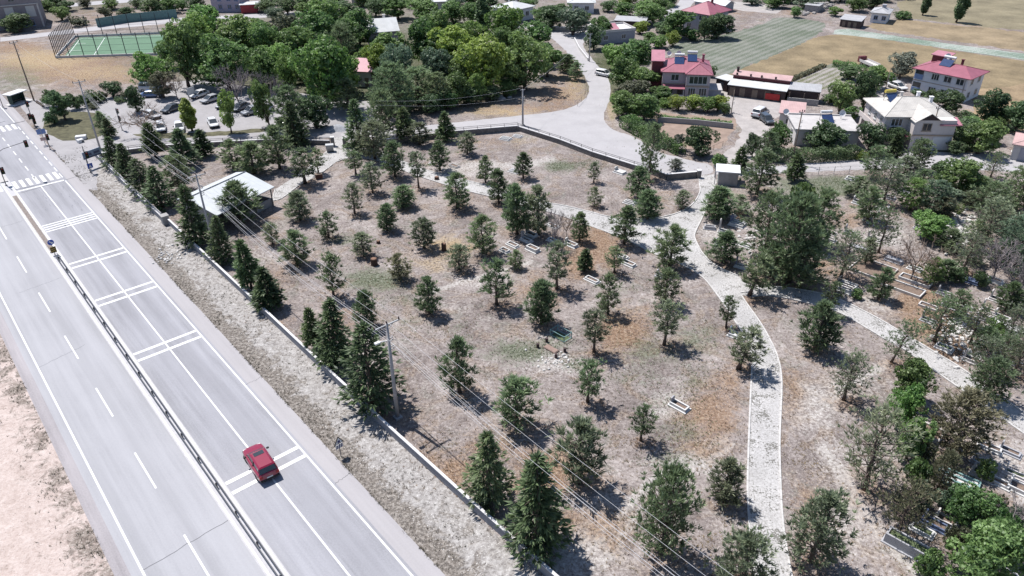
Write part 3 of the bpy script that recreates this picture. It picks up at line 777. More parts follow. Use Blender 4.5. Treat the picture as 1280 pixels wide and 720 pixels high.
def variants():
    def reg(k, L): VAR[k] = L
    reg('pd', [pine(11, 5, .14, 1.3, 10, 7, 6, nb=12, gap=.08), pine(12, 5, .17, 1.35, 10, 6, 6, nb=12, shape=.85, gap=.10), pine(13, 5, .12, 1.25, 11, 7, 6, nb=12, shape=.65, gap=.06), pine(14, 5, .15, 1.3, 9, 7, 6, nb=12, shape=.6, gap=.16), pine(15, 5, .16, 1.3, 10, 6, 6, nb=12, shape=.75, gap=.12)])
    reg('ps', [pine(21, 4.5, .17, 1.2, 9, 6, 5, nb=13, gap=.10, shape=.6), pine(22, 4.5, .20, 1.25, 9, 6, 5, nb=13, gap=.14, shape=.55), pine(23, 4.5, .14, 1.15, 9, 7, 5, nb=13, gap=.12, shape=.7), pine(24, 4.5, .19, 1.3, 8, 6, 5, nb=12, gap=.16, shape=.5), pine(25, 4.5, .22, 1.2, 8, 6, 4, nb=12, gap=.18, shape=.6), pine(26, 4.5, .16, 1.2, 9, 6, 4, nb=12, gap=.18, shape=.65)])
    reg('pt', [pine(31, 6, .36, 1.3, 8, 6, 5, nb=13, gap=.16, topheavy=True), pine(32, 6, .30, 1.3, 8, 6, 5, nb=13, gap=.2, topheavy=True), pine(33, 6, .33, 1.35, 8, 7, 5, nb=12, gap=.2, topheavy=True)])
    reg('pl', [pine(41, 8, .16, 2.5, 13, 8, 7, nb=12, bl=.46, bw=.044, shape=.6, gap=.12), pine(42, 8, .2, 2.4, 12, 8, 7, nb=12, bl=.46, bw=.044, shape=.55, gap=.16), pine(43, 8, .14, 2.5, 13, 7, 7, nb=12, bl=.46, bw=.044, shape=.7, gap=.12), pine(44, 8, .18, 2.5, 11, 8, 7, nb=12, bl=.46, bw=.044, shape=.5, gap=.18)])
    reg('px', [pine(51, 8, .24, 2.6, 11, 7, 6, nb=9, bl=.42, bw=.038, shape=.5, gap=.22), pine(52, 8, .28, 2.6, 11, 7, 6, nb=9, bl=.42, bw=.038, shape=.45, gap=.25)])
    reg('sp', [spruce(61, low=.09), spruce(62, rmax=2.1, droop=.26, low=.11), spruce(63, rmax=1.8, droop=.18, sh=.8, low=.10), spruce(64, whorls=19, per=8, rmax=2.1, droop=.15, low=.12, sh=.75), spruce(65, whorls=20, per=8, rmax=1.9, droop=.30, low=.09, sh=.95)])
    reg('sf', [spruce(71, 5, 1.1, 15, 8, .16, .12, 7, 6), spruce(72, 5, 1.15, 14, 8, .22, .08, 7, 6)])
    reg('bl', [broad(81), broad(82, lobes=18), broad(83, 9, 3.4, 13), broad(84, 9, 3.8, 20)])
    reg('bu', [bush(91), bush(92, 1.5, 1.2), bush(93, 1.7, 1.0)])
    reg('po', [poplar(101), poplar(102, 12, 1.0)])
    reg('ba', [bare(111), bare(112, 5, 2.4, .3), bare(113, 5, 2.2, .8)])
    for k, L in VAR.items():
        for d in L:
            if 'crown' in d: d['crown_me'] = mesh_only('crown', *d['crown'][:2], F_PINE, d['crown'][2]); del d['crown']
variants()
KIND = dict(pd=('pine_tree', 'pine tree', F_PINE, 'pines of the cemetery'), ps=('pine_tree', 'pine tree', F_PINEG, 'pines of the cemetery'), pt=('pine_tree', 'pine tree', F_PINEG, 'pines of the cemetery'),
            pl=('pine_tree', 'pine tree', F_PINE, 'pines of the cemetery'), px=('pine_tree', 'pine tree', F_PINEG, 'pines of the cemetery'), sp=('spruce_tree', 'spruce tree', F_SPR, 'spruces of the cemetery'), sf=('fir_tree', 'fir tree', F_SPR, 'firs of the cemetery'),
            bl=('broadleaf_tree', 'tree', F_LEAF, 'broadleaf trees'), bu=('shrub', 'shrub', F_LEAF, 'shrubs'), po=('poplar_tree', 'poplar', F_DARK, 'poplars'), ba=('bare_tree', 'bare tree', F_TWIG, 'leafless trees'))
_vc = {}
def tree(kind, bx, by, ty, wpx, label, fol=None, group=None, lean=0.0):
    L = VAR[kind]; i = _vc.get(kind, 0); _vc[kind] = i + 1; v = L[i % len(L)]
    nm, cat, m, g = KIND[kind]
    P = G(bx, by); h = HT(bx, by, ty); P2 = (P.x, P.y, h / 2)
    w = wpx / FPX * float(CF @ (np.array(P2) - np.array([0, 0, CH])))
    o = empty(nm, P, rng.random() * 6.283, label, cat, group or g)
    k = rng.normal() * .02
    if kind in ('pd', 'ps', 'pt', 'pl', 'px') and by > 220: w *= .90 + .08 * rng.random()
    o.scale = (w / v['W'] * (1 + k), w / v['W'] * (1 - k), h / v['H'])
    rz = o.rotation_euler.z; o.rotation_euler = (rng.normal() * .022, rng.normal() * .022, rz)
    if lean: o.rotation_euler = (lean * .3, lean, 0)
    for part, me in (('trunk', v['trunk']), ('branches' if kind == 'ba' else 'crown', v['crown_me'])):
        c = bpy.data.objects.new(part, me); COL.objects.link(c); c.parent = o
        if part == 'crown' or (part == 'branches' and fol):
            c.material_slots[0].link = 'OBJECT'; c.material_slots[0].material = fol or m
    return o
# kind, base x, base y, top y, crown width (photo pixels), label, foliage
TREES = [
# open park between the highway wall and the long path, row by row from the back
('sf',558,176,137,22,'small dark fir against the park wall below the shaded grove edge',None),
('ps',525,181,152,27,'pale sparse pine beside the fir at the back park wall',None),
('ps',584,193,164,24,'grey scrubby pine with bare lower twigs below the wall corner',None),
('pd',494,221,174,31,'tall dark pine left of the stone path near the gate plaza',None),
('pt',523.5,235,187,23,'thin stemmed pine with see-through crown standing over the stone path',None),
('pd',550,213,174,25,'dark pine right beside the upper path with a white grave at its foot',None),
('pd',505,259,230,28,'small pine with skirt of shadow below the upper stone path',None),
('pd',571,260,214,35,'full dark pine on the lower edge of the upper stone path',None),
('pd',607,228,193,19,'slim dark pine above the upper path between bare earth patches',None),
('pd',623.5,254,210,27,'dark pine hugging the upper path left of two fuller pines',None),
('pd',654,223,189,23,'neat cone pine beside white slatted grave in the upper lawn',None),
('pd',646,293,226,34,'left of two fuller dark pines above the marble graves',None),
('ps',673,294,229,36,'greyish right pine of the two above the marble graves',None),
('pd',604,316,266,37,'bushy dark pine touching the ground left of the marble graves',None),
('ps',574,337,305,32,'round pale pine with short stem below the bushy dark pine',F_PINEG),
('pd',644,335,312,21,'very small pine right below the row of marble graves',None),
('ps',621,381,320,41,'grey green pine standing at the end of the old earth ridge',F_PINE),
('pt',696,361,301,36,'high stemmed pine casting a shadow right of the earth ridge',None),
('sf',730,339,310,19,'little dark fir in the rust coloured dry grass',None),
('pd',724,302,263,23,'bright small pine at the rust coloured grass below the path',F_PINE),
('ba',692,310,258,26,'thin leafless tree between the marble graves',None),
('ba',708,296,266,24,'small brown leafless tree beside the white grave near the path',F_TWIGB),
('pd',780,305,255,37,'dark pine at the lower edge of the path under the flower bed',None),
('pt',768,341,307,27,'thin pine directly below the dark path-edge pine',F_PINE),
('ps',760,393,341,33,'olive pine with green ground under it in the middle lawn',F_PINE),
('pd',677,405,348,38,'compact dark pine left of the teal grave railing',None),
('pt',742.5,440,386,34,'pale wispy pine growing out of the straw coloured bush',F_PINEG),
('pd',574.5,490,417,46,'bushy pine with heavy shadow right of the utility pole',F_PINE),
('ps',646,531,470,54,'broad pine crossed by the power cables in the lower park',F_PINE),
('pt',734.5,502,448,39,'pine with bare dark stem right of the cables',F_PINE),
('ps',724,604,524,66,'wide ragged pine under the cables nearest the two spruces',None),
('pt',801,551,505,34,'small flat topped dark pine left of the lone grave kerb',F_PINE),
('pt',830,431,376,38,'spindly pale pine in the brown grass left of the path',None),
('pt',923,461,408,46,'sparse pine leaning over the long path beside the white slab',None),
('pt',907.5,410,369,25,'small tilted pine right at the path fork',F_PINE),
('pl',826,692,583,76,'large pine in the lower park under the cable bundle',None),
('ps',905,627,575,46,'low ragged pine left of the long path',None),
('pl',922,742,664,72,'pine cut by the photo bottom left of the path',F_PINEG),
('pl',1013,702,611,70,'large round pine right of the long path at the bottom',F_PINEG),
('pd',837,333,279,42,'dark pine above the shadowed bend of the main path',None),
('ps',830,379,334,36,'middle pine below the path bend pine',F_PINE),
('pd',1018,438,375,49,'dense dark pine alone in the triangle between the two paths',None),
('pt',1033,393,352,26,'thin small pine on the edge of the right hand path above the triangle',F_PINE),
('ps',742,228,201,16,'tiny pine below the road wall near the white grave',None),
('ps',743,258,233,19,'tiny round pine in the upper right lawn',None),
('pd',797,247,207,33,'grey green pine under the dark tree at the road wall corner',None),
('pl',811,224,150,33,'tall dark pine at the corner where road wall bends',None),
('pd',809,274,236,31,'dark pine on the kerb of the gate path bend',None),
('ps',852,260,237,20,'small pale pine inside the curved path kerb',None),
('ps',844,213,198,18,'light green sapling behind the low stone wall by the gate',F_SAGE),
# pines west of the path and around the shed
('sf',256.5,196,160,23,'small dark fir in front of the dark car park wall',None),
('pd',292,211,172,26,'dense dark cone pine behind the white roofed shed',None),
('ps',318,217,176,40,'wide grey pine directly above the white shed roof',F_PINE),
('pd',350,211,154,34,'tall round pine above the shed driveway',None),
('pt',381.5,229,184,40,'pine spreading its crown over the shed driveway',F_PINE),
('pt',398,217,184,20,'slim pine with bare stem on the driveway verge',F_PINE),
('sp',371,182,124,33,'tall dark spruce covering the wall beside the rubbish container',None),
('pt',445,219,189,23,'small pine right of the driveway below the gate plaza',F_PINE),
('pl',469,199,148,40,'big grey pine with thin stem right of the cemetery gate',F_PINEG),
('ps',466,241,201,29,'pale pine below the big gate pine',None),
('ps',443.5,267,227,27,'sparse pale pine in the upper left of the open park',None),
('pd',375.5,275,237,32,'grey green pine below the shed driveway',F_PINEG),
('pd',302,279,225,52,'dark lumpy pine in front of the white shed roof',None),
('pd',484,288,253,25,'narrow pine in the open park with round shadow',F_PINE),
('ps',411,297,263,28,'small full pine left of a green patch in the open park',F_PINE),
('ps',455,320,290,27,'pale little pine above the dark brown stump',F_PINEG),
('ps',530,310,271,34,'light pine on the straw coloured ground patch',None),
('pd',500.5,349,316,29,'brown green bushy pine below the straw ground patch',F_PINEB),
('ps',537,392,344,31,'olive pine in the centre of the open park',F_PINE),
('ps',341,305,277,22,'tiny wispy pine under the cables below the shed',None),
('pd',372,330,287,38,'double crowned dark pine below the shed under the cables',F_PINE),
('ps',417,370,314,34,'tall olive pine crossed by the cables left of the pole',F_PINE),
('pd',459,408,362,31,'round topped dark pine behind the pole spruces',None),
# spruces along the inside of the highway wall, from far to near
('sp',145,209,170,27,'first spruce inside the highway wall beside the billboard',None),
('sp',162,222,178,26,'second spruce along the highway wall past the billboard',None),
('sf',195,197,152,25,'narrow dark fir before the roadside wall right of the leaning bare tree',None),
('sp',182,243,196,34,'third spruce along the highway wall in the thick row',None),
('sf',232,208,158,30,'pale fir in front of the car park wall left of small dark fir',F_PINE),
('sp',203,259,206,37,'broad fourth spruce along the highway wall',None),
('pl',226,240,192,42,'bushy pine left of the shed under the pole top',F_PINE),
('sp',247,305,230,38,'fifth spruce along the highway wall below the shed corner',None),
('sp',278,327,268,32,'ragged spruce with double stem below the shed pole',None),
('sf',315,361,296,30,'thin tall fir with bare stem below the shed under the cables',None),
('sf',339,385,332,35,'broad small fir with bare stem inside the highway wall',None),
('sf',394,437,382,24,'slender fir left of the pole spruces',None),
('sp',420,456,373,48,'dark pointed spruce left of the utility pole',None),
('sp',466,506,402,74,'biggest spruce right against the utility pole',None),
('sp',611,625,534,56,'dark blue green spruce inside the wall near the photo bottom',None),
('sp',671,682,572,76,'large spruce with pale lower boughs nearest the bottom of the wall',None),
# big trees right of the path fork
('pd',904,328,288,41,'round pine at the path fork beside two headstones',F_PINE),
('pt',937,369,316,48,'leaning pine at the tip between the two paths',F_PINE),
('pd',897,274,231,40,'dark pine right below the small cemetery hut',None),
('ps',923,266,243,24,'small pale pine next to the hut pine',None),
('pl',946,243,184,46,'big dark pine right of the cemetery hut',None),
('pl',955,320,238,62,'left big pine of the large clump above the right path',None),
('pl',986,352,236,74,'tallest middle pine of the large clump above the right path',None),
('pl',1018,308,234,50,'right ragged pine of the large clump above the right path',None),
('bl',992,300,226,40,'green leafy tree rising inside the large pine clump',F_LEAF),
('pl',1000,360,300,60,'low front pine of the large clump beside the right path',F_PINE),
('pd',962,345,298,34,'small front left pine of the large clump',F_PINE),
('sf',923,214,182,20,'small dark fir behind the cemetery hut by the lane',None),
('sf',992,226,190,24,'lone dark fir with oval shadow on the green plot',None),
('px',1051,346,288,50,'grey pine right of the large clump above the right path',None),
('ps',1081,330,296,22,'thin pine by the white grave row above the earth plot',None),
('px',1098,316,254,38,'tall see-through pine standing in pale bare soil',F_PINE),
('pd',1084,276,232,34,'dark round pine beside the pale bare soil',F_PINE),
('px',1104,254,198,44,'grey sparse pine in front of the cream house lane',None),
('pl',1091,222,180,34,'dark pine below the cream house front',F_PINE),
('sf',1116,200,165,20,'dark fir in front of the cream house bay',None),
('pl',1146,212,172,30,'grey fir like pine below the cream house garage',F_PINE),
('pl',1137,262,222,40,'bright green pine with bare stem below the lane',F_LEAF),
('pl',1164,268,224,40,'bluish pine right of the bright green pine',F_BLUE),
('bl',1195,246,197,54,'big green leafy tree right below the lane bend',F_LEAF),
('bl',1173,228,199,28,'smaller dark leafy tree left of the big leafy tree',F_DARK),
('px',1238,222,187,28,'flat tiered cedar like pine before the white garage',F_PINE),
('pl',1234,272,226,46,'green pine behind the tall grey pine at the right',F_PINE),
('pl',1269,262,205,50,'dark green pine at the right edge below the garage',F_PINE),
('px',1229,306,246,54,'tall grey pine in the dense right part',None),
('pl',1268,336,266,52,'light green pine at the right edge mid height',F_BLUE),
('bl',1155,300,268,52,'low dome of bright green leaves above the bare brown tree',F_LEAFB),
('ps',1176,274,244,34,'olive scrub pine behind the bright green dome',F_OLIV),
('bu',1197,268,254,14,'small yellow green bush beside white rubble',F_LEAFB),
('ba',1138,350,290,58,'brown leafless tree beside the white framed graves',F_TWIGB),
('px',1202,342,288,50,'grey half dry pine right of the brown leafless tree',None),
('ba',1240,352,298,64,'big lilac grey leafless tree at the right',None),
('ba',1268,372,318,50,'leafless tree cut by the right edge with long grey boughs',None),
('pl',1162,356,322,28,'small bright green pine with bare stem in rust grass',F_LEAF),
('bu',1194,352,326,24,'dark round bush left of the shaded blue grave',F_DARK),
('bu',1223,358,338,20,'second dark bush right of the shaded blue grave',F_DARK),
('pd',1257,388,352,32,'dense dark spruce like tree near the right edge',F_SPR),
('ps',1098,374,334,28,'small pine on the white grave row above the right path',F_PINE),
('bu',1071,374,362,17,'small green bush at the kerb of the right path',F_LEAF),
('px',1168,427,370,54,'ragged pine over the pale rubble right of rust grass',F_PINE),
('pl',1192,398,362,34,'green pine behind the ragged rubble pine',F_PINE),
('px',1114,453,398,44,'sparse pine leaning across the right path',F_PINE),
('px',1054,500,440,54,'see-through grey pine in the pale soil between the paths',None),
('bl',1131,502,450,48,'dark green bushy tree beside the right path',F_LEAF),
('bl',1124,540,482,46,'bright green bushy tree below the dark bushy one',F_LEAFB),
('ps',1228,440,408,32,'thin pine beside the black polished grave',F_PINE),
('bu',1243,424,396,30,'yellow green bush beside the dark polished grave',F_LEAF),
('px',1266,470,410,54,'grey branchy pine at the right edge above the path',None),
('pl',1232,500,448,50,'young bright pine on the upper kerb of the right path',F_PINE),
('pl',1190,566,488,80,'brown green wide pine just below the right path',F_PINEB),
('px',1081,612,508,90,'largest see-through pine right of the long path',None),
('bl',1132,575,520,40,'leafy dark tree hidden behind the largest see-through pine',F_LEAF),
('px',1122,668,594,66,'half dead pine with grey twigs in the lower right',F_PINEB),
('pl',1172,612,562,34,'small pine left of the teal grave frame',F_OLIV),
('bl',1206,652,608,62,'glossy dark shrub tree below the teal grave frame',F_LEAF),
('bl',1218,726,655,88,'big round green tree at the bottom right',F_LEAF),
('ba',1255,670,618,54,'grey twiggy shrub right of the round green tree',None),
('bu',1247,690,640,34,'thin green shrub under the twiggy grey shrub',F_LEAF),
('bu',1163,726,690,44,'low green bush beside the long grey tomb',F_LEAF),
('bu',1130,640,612,30,'low dark bush beneath the half dead pine',F_OLIV),
# grove by the car park
('bl',190,110,64,40,'light green tree at the left tip of the grove',F_LEAFB),
('bl',205,122,88,30,'small olive tree in front of the left grove tip',F_OLIV),
('bl',236,108,24,58,'big dark green tree at the left end of the grove',F_LEAF),
('bl',255,72,14,50,'grove tree behind the left end nearest the pitch',F_LEAFB),
('bl',287,112,42,68,'broad full tree over the car park rear row',F_LEAF),
('bl',306,82,18,54,'tree behind the broad car park tree',F_LEAF),
('bl',342,86,24,46,'shadowy tree in the middle of the grove',F_LEAF),
('bl',362,70,14,40,'olive green tree in the rear of the grove',F_OLIV),
('bl',330,112,58,44,'lower green tree between the broad trees',F_LEAF),
('bl',395,70,12,52,'rounded tree at the back of the grove centre',F_LEAF),
('bl',364,118,64,36,'small tree left of the brightest round tree',F_LEAFB),
('bl',412,136,43,70,'brightest big round tree of the grove',F_LEAFB),
('pl',430,82,26,34,'dark pine behind the brightest round tree',F_PINE),
('bl',450,58,8,44,'back row tree beside the white gabled house',F_LEAF),
('bl',474,108,54,36,'yellow green tree beside the pink roof',F_LIME),
('bl',505,118,50,44,'bluish green tree right of the pink roof',F_BLUE),
('bl',532,84,20,48,'tree right of the white gabled house',F_LEAF),
('bl',548,66,10,44,'back tree of the grove before the white hipped house',F_LEAF),
('bl',566,92,32,54,'yellow green tree left of the lime tree',F_LIME),
('bl',545,112,60,44,'bluish tree in the centre right of the grove',F_BLUE),
('bl',606,118,41,60,'lime coloured tree at the right of the grove',F_LIME),
('bl',656,112,40,64,'full green tree at the right end of the grove',F_LEAF),
('bl',666,80,26,50,'dark tree behind the right end of the grove',F_LEAF),
('bl',634,76,32,40,'green tree above the lime coloured tree',F_LEAF),
('pl',494,146,74,52,'big dark pine in front of the pink roofed hut',F_PINE),
('pl',524,132,82,46,'dark pine in the grove front right of the big dark pine',F_PINE),
('pl',548,136,88,36,'dark low pine on the dry bank left',F_PINE),
('bl',572,132,88,32,'bright small tree at the front of the grove bank',F_LEAF),
('bl',596,128,90,26,'small bright tree on the bank beside the pale rocks',F_LEAFB),
('pl',640,112,74,48,'shaded pine under the full green right end tree',F_SPR),
('sf',506,176,132,24,'dark fir rising above the back park wall',None),
('pl',480,172,108,36,'dark pine row tree behind the back wall left of the fir',F_PINE),
('sp',451,190,122,34,'tall dark spruce at the right gate pillar',None),
('pl',436,142,96,34,'dark pine above the gate among parked things',F_PINE),
('ba',300,136,80,52,'grey leafless tree behind the parked cars left',None),
('ba',338,138,88,46,'grey leafless tree behind the silver parked car',None),
('ba',360,150,98,40,'grey leafless tree right of the silver parked car',None),
('ba',222,124,92,30,'brown leafless tree at the far side of the car park',F_TWIGB),
('bl',289.5,166,110,22,'slender bright green tree standing in the car park strip',F_LEAFB),
('bl',337,158,96,30,'leafy young tree at the right end of the car park strip',F_LEAF),
('po',240.6,164,122,17,'bright narrow tree in the middle of the car park',F_LIME),
('pl',366,168,104,42,'dusky pine right of the car park strip',F_PINE),
('bl',396,160,118,40,'dark tree shading the car park exit',F_DARK),
('ba',184,170,130,64,'leaning bare tree with few green tips by the junction',F_TWIGB),
('po',606,46,-6,18,'dark column poplar rising behind the grove',None),
# junction island and bank
('bl',66,133,112,22,'small dark round tree near the bus shelter',F_DARK),
('bl',82,150,112,30,'dark tree in the middle of the junction island',F_DARK),
('bu',96,136,116,22,'dark shrub behind the island tree',F_DARK),
('bu',68,155,138,20,'low shrub at the left of the junction island',F_DARK),
('bl',142,122,102,28,'round bushes at the car park entrance edge',F_DARK),
('bu',120,128,110,26,'dark shrub below the entrance bush',F_DARK),
('bl',172,140,106,24,'dark tree with bare stem beside the parked white car',F_DARK),
('pd',130,164,138,18,'small pine on the right of the junction island',F_PINE),
('sf',138,172,146,16,'second small pine by the island tip',F_PINE),
('pd',709,90,66,22,'small pine on the outside of the village road bend',F_PINE),
('pd',720,100,76,18,'smaller pine below the bend pine on dry bank',F_PINE),
# village gardens
('bl',742,62,30,28,'dark garden tree at the road bend wall',F_DARK),
('bl',752,50,20,28,'garden tree behind the road bend wall',F_LEAF),
('bl',768,88,56,40,'leafy garden tree right of the road bend',F_LEAFB),
('bl',792,92,48,48,'dense garden tree left of the pink villa',F_LEAF),
('bl',778,110,70,40,'garden tree above the parked white roadside car',F_LEAF),
('bl',806,116,84,38,'dark garden tree beside the maroon stair tower',F_LEAF),
('bl',790,128,98,42,'olive dark garden tree along the village road',F_OLIV),
('bl',778,146,112,34,'garden tree above the road hedge',F_LEAF),
('bl',804,150,116,40,'green garden tree at the vegetable bed corner',F_LEAF),
('bl',826,128,108,30,'garden tree before the pink villa veranda',F_LEAF),
('bl',848,138,118,24,'first lime fruit tree before the pink villa',F_LIME),
('bl',866,138,118,26,'second lime fruit tree before the pink villa',F_LIME),
('bl',884,140,120,24,'third lime fruit tree before the pink villa',F_LEAFB),
('bl',897,138,118,24,'rightmost lime fruit tree before the pink villa',F_LIME),
('bl',905,144,128,16,'small green shrub tree at the yard corner',F_LEAF),
('bl',872,194,156,38,'round dark tree standing in the tilled garden bed',F_DARK),
('bu',846,188,168,22,'pale shrub left of the round dark garden tree',F_SAGE),
('bu',897,208,190,24,'shrub at the stone entrance by the lane',F_LEAF),
('bl',840,58,38,20,'yellow green sapling in the bare garden',F_LIME),
('bl',846,48,12,38,'big garden tree left of the grey red roofed house',F_LEAF),
('bl',880,50,18,20,'slim tree against the grey red roofed house',F_DARK),
('bl',896,48,16,40,'leafy dark tree right of the grey red roofed house',F_DARK),
('bl',862,50,36,26,'shrubby tree below the grey red roofed house',F_LEAF),
('bl',888,96,82,14,'small dark tree at the right of the pink villa',F_DARK),
('bl',804,30,2,46,'village tree behind the flat roofed house',F_LEAF),
('bl',780,24,2,30,'village tree left of the behind-roof tree',F_LEAF),
('bl',826,24,-2,30,'village tree near the top light lane',F_LEAF),
('bl',800,42,26,20,'yellow green bush tree before the flat roofed house',F_LIME),
('bl',716,44,10,44,'grey green tree beside the lane junction wall',F_BLUE),
('bl',690,36,6,40,'dark tree beside the white hipped house',F_DARK),
('bl',676,30,8,26,'small tree right of the white hipped house',F_LEAF),
('bl',630,32,14,34,'low tree in front of the white hipped house',F_DARK),
('bl',590,28,0,34,'tree behind the poplar column',F_LEAF),
('bl',566,30,0,36,'tree left of the poplar column',F_LEAF),
('bl',530,26,-4,44,'village tree behind the white gabled house',F_LEAF),
('bl',498,24,-4,36,'tree by the white gabled house chimney',F_LEAF),
('bl',470,20,-4,30,'far tree above the gabled house',F_DARK),
('bl',430,22,0,36,'dark far tree beside the ochre house',F_DARK),
('bl',360,18,-6,30,'far dark tree right of the red awning',F_DARK),
('bl',384,24,2,26,'far tree below the ochre house',F_LEAF),
('bl',348,26,8,26,'rounded bluish tree by the village street',F_BLUE),
('bl',246,14,-6,24,'dark tree left of the lilac house',F_DARK),
('bl',192,20,-4,30,'far tree beside the pitch end',F_DARK),
('bl',214,16,-4,26,'far tree next to the pitch end',F_LEAF),
('bl',78,26,8,24,'green tree right of the unfinished block',F_LEAF),
('bl',26,40,16,34,'large dark tree before the unfinished block',F_DARK),
('bu',100,32,18,24,'dusty shrub behind the pitch cage',F_OLIV),
('bu',132,22,8,18,'tiny tree on the brown bank behind the pitch',F_OLIV),
('bl',160,24,8,24,'dark tree by the green wall',F_DARK),
('bl',70,8,-8,30,'dark far tree at the top left',F_DARK),
('bl',992,22,8,16,'round green bush tree at the head of the bean field',F_LEAF),
('bl',970,10,-6,30,'far tree at the top beyond the bean field',F_LEAF),
('bl',1010,10,-8,40,'far green tree beyond the rubble yard',F_BLUE),
('bl',1044,20,8,18,'shrub tree beside the long grey shed',F_LEAF),
('bl',1066,14,-6,30,'tree behind the long grey shed',F_LEAF),
('bl',1090,10,-8,30,'tree behind the small white house',F_DARK),
('bu',1130,24,14,26,'green shrubs right of the small white house',F_LEAF),
('po',1153,19,-10,10,'left leaning poplar in the pasture',None),
('po',1195,28,-20,14,'right leaning poplar in the pasture',None),
('bl',1124,98,64,38,'pale green round tree left of the white block',F_SAGE),
('bl',1096,112,82,36,'dark green garden tree behind the cream house',F_LEAF),
('bl',1048,144,100,36,'dark garden tree between flat house and vegetable plot',F_LEAF),
('bl',1078,136,86,30,'garden tree left of the cream house roof',F_DARK),
('bl',1029,188,152,48,'dark round tree in front of the flat roofed house',F_DARK),
('bl',1062,150,132,22,'tree beside the flat house corner',F_LEAF),
('bl',1085,192,154,40,'dark tree at the left corner of the cream house',F_DARK),
('bl',1116,186,158,24,'slim dark tree before the cream house wall',F_DARK),
('bl',970,188,152,32,'young green tree left of the flat roofed house',F_LEAF),
('pl',958,198,162,28,'pine at the farm yard end',F_PINE),
('bl',1180,142,112,32,'dark tree between the cream and white houses',F_DARK),
('bl',1165,132,112,20,'thin tree before the white block',F_DARK),
('bl',1232,156,110,36,'dark garden tree right of the white block',F_DARK),
('bl',1200,182,148,36,'dark tree right of the cream house',F_DARK),
('bl',1222,192,150,46,'large leafy tree between cream house and garage',F_LEAF),
('bl',1268,164,122,44,'dark tree at the right edge above the garage',F_DARK),
('bl',1234,178,150,24,'tree behind the white garage',F_LEAF),
('bu',1196,156,138,26,'low shrub below the white block',F_OLIV),
('bu',1150,124,112,26,'dark shrubs at the foot of the white block',F_DARK),
('bu',1110,128,116,24,'dark shrub at the yard of the white block',F_DARK),
('bu',1075,200,186,16,'yellowish bush at the hedge end',F_LIME),
('bl',940,196,166,22,'small tree by the farm yard exit',F_PINE),
]
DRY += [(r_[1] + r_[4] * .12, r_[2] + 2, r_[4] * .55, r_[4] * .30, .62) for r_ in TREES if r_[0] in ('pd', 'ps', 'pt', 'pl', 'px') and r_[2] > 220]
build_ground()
for row in TREES:
    tree(*row[:6], fol=row[6], lean=(.16 if 'leaning' in row[5] and row[0] in ('pt','px') else (.10 if 'leaning poplar' in row[5] else 0)),
         group=('trees of the village gardens' if row[0] == 'bl' and row[1] > 700 else None))

# ---- undergrowth one can still tell apart as single shrubs
def filler(spots, kind, hpx, wpx, label, group, fols):
    for i, (x, y) in enumerate(spots):
        k = .8 + .45 * rng.random(); tree(kind, x, y, y - hpx * k, wpx * k, label, fols[i % len(fols)], group)
filler([(700,22),(660,14),(640,6),(612,14),(590,6),(572,14),(552,4),(520,10),(500,4),(486,14),(456,8),(420,6),(406,18),(376,8),(340,6),(332,16)], 'bl', 17, 26, 'dark leafy tree among the far houses at the top centre', 'trees among the far houses', [F_DARK, F_LEAF, F_BLUE])
filler([(728,28),(760,14),(784,8),(812,10),(836,8),(772,46),(812,52),(836,44),(822,60),(812,74),(800,78),(786,68),(764,78),(826,40)], 'bl', 15, 24, 'garden tree in the gardens beside the village road climb', 'garden trees of the village road', [F_LEAF, F_DARK, F_LEAFB])
filler([(776,136),(786,140),(796,142),(812,142),(818,132),(832,134),(790,158),(806,166),(770,128),(776,98)], 'bu', 13, 20, 'low leafy shrub in the villa garden by the road', 'shrubs of the villa garden', [F_LEAF, F_DARK, F_LEAFB])
filler([(470,128),(486,136),(512,140),(540,140),(560,136),(586,130),(614,126),(632,120),(450,104),(430,112),(400,92),(380,104),(318,88),(262,98),(206,96)], 'bl', 22, 30, 'shaded low tree under the big trees of the grove', 'low trees of the grove', [F_DARK, F_LEAF, F_DARK])
filler([(214,84),(262,60),(276,92),(322,66),(344,104),(378,88),(392,112),(428,118),(404,52),(436,66),(466,96),(486,88),(578,112),(588,74),(622,100),(684,96),(640,60),(552,88)], 'bl', 46, 44, 'full leafy tree closing the canopy of the grove', 'canopy trees of the grove', [F_LEAF, F_LEAFB, F_LEAF])
filler([(1206,156),(1216,166),(1230,170),(1240,160),(1256,156),(1270,148),(1196,168),(1206,186),(1192,192)], 'bl', 18, 28, 'dark garden bush in the mass right of the cream house', 'bushes right of the cream house', [F_DARK, F_LEAF])
filler([(1072,122),(1056,132),(1084,118),(1036,130),(1060,100)], 'bl', 14, 22, 'garden bush between vegetable plot and cream house', 'bushes above the cream house', [F_LEAF, F_DARK, F_OLIV])
filler([(1130,218),(1152,232),(1186,258),(1210,258),(1222,248),(1250,256),(1246,284),(1220,300),(1258,300),(1276,296),(1186,312),(1216,330),(1120,236),(1070,246),(1276,350),(1246,330),(1180,350)], 'ps', 24, 30, 'small grey green pine in the crowded right part of the cemetery', 'crowded small pines', [F_PINEG, F_PINE, F_BLUE])
filler([(1140,600),(1150,572),(1180,638),(1230,600),(1236,650),(1272,660),(1262,700),(1190,680),(1150,632)], 'bu', 26, 30, 'low green bush between the graves in the lower right', 'bushes in the lower right', [F_LEAF, F_OLIV, F_BLUE])
filler([(1226,468),(1250,456),(1272,452),(1212,430),(1258,430)], 'px', 46, 40, 'thin branchy pine over the broken stones at the right', 'thin pines at the right', [F_PINEG, F_PINE])
filler([(14,38),(40,30),(60,14),(86,14),(110,10),(140,12),(172,10),(206,8),(228,12)], 'bl', 15, 22, 'dusty green tree along the top left street', 'trees of the top left street', [F_DARK, F_OLIV, F_LEAF])
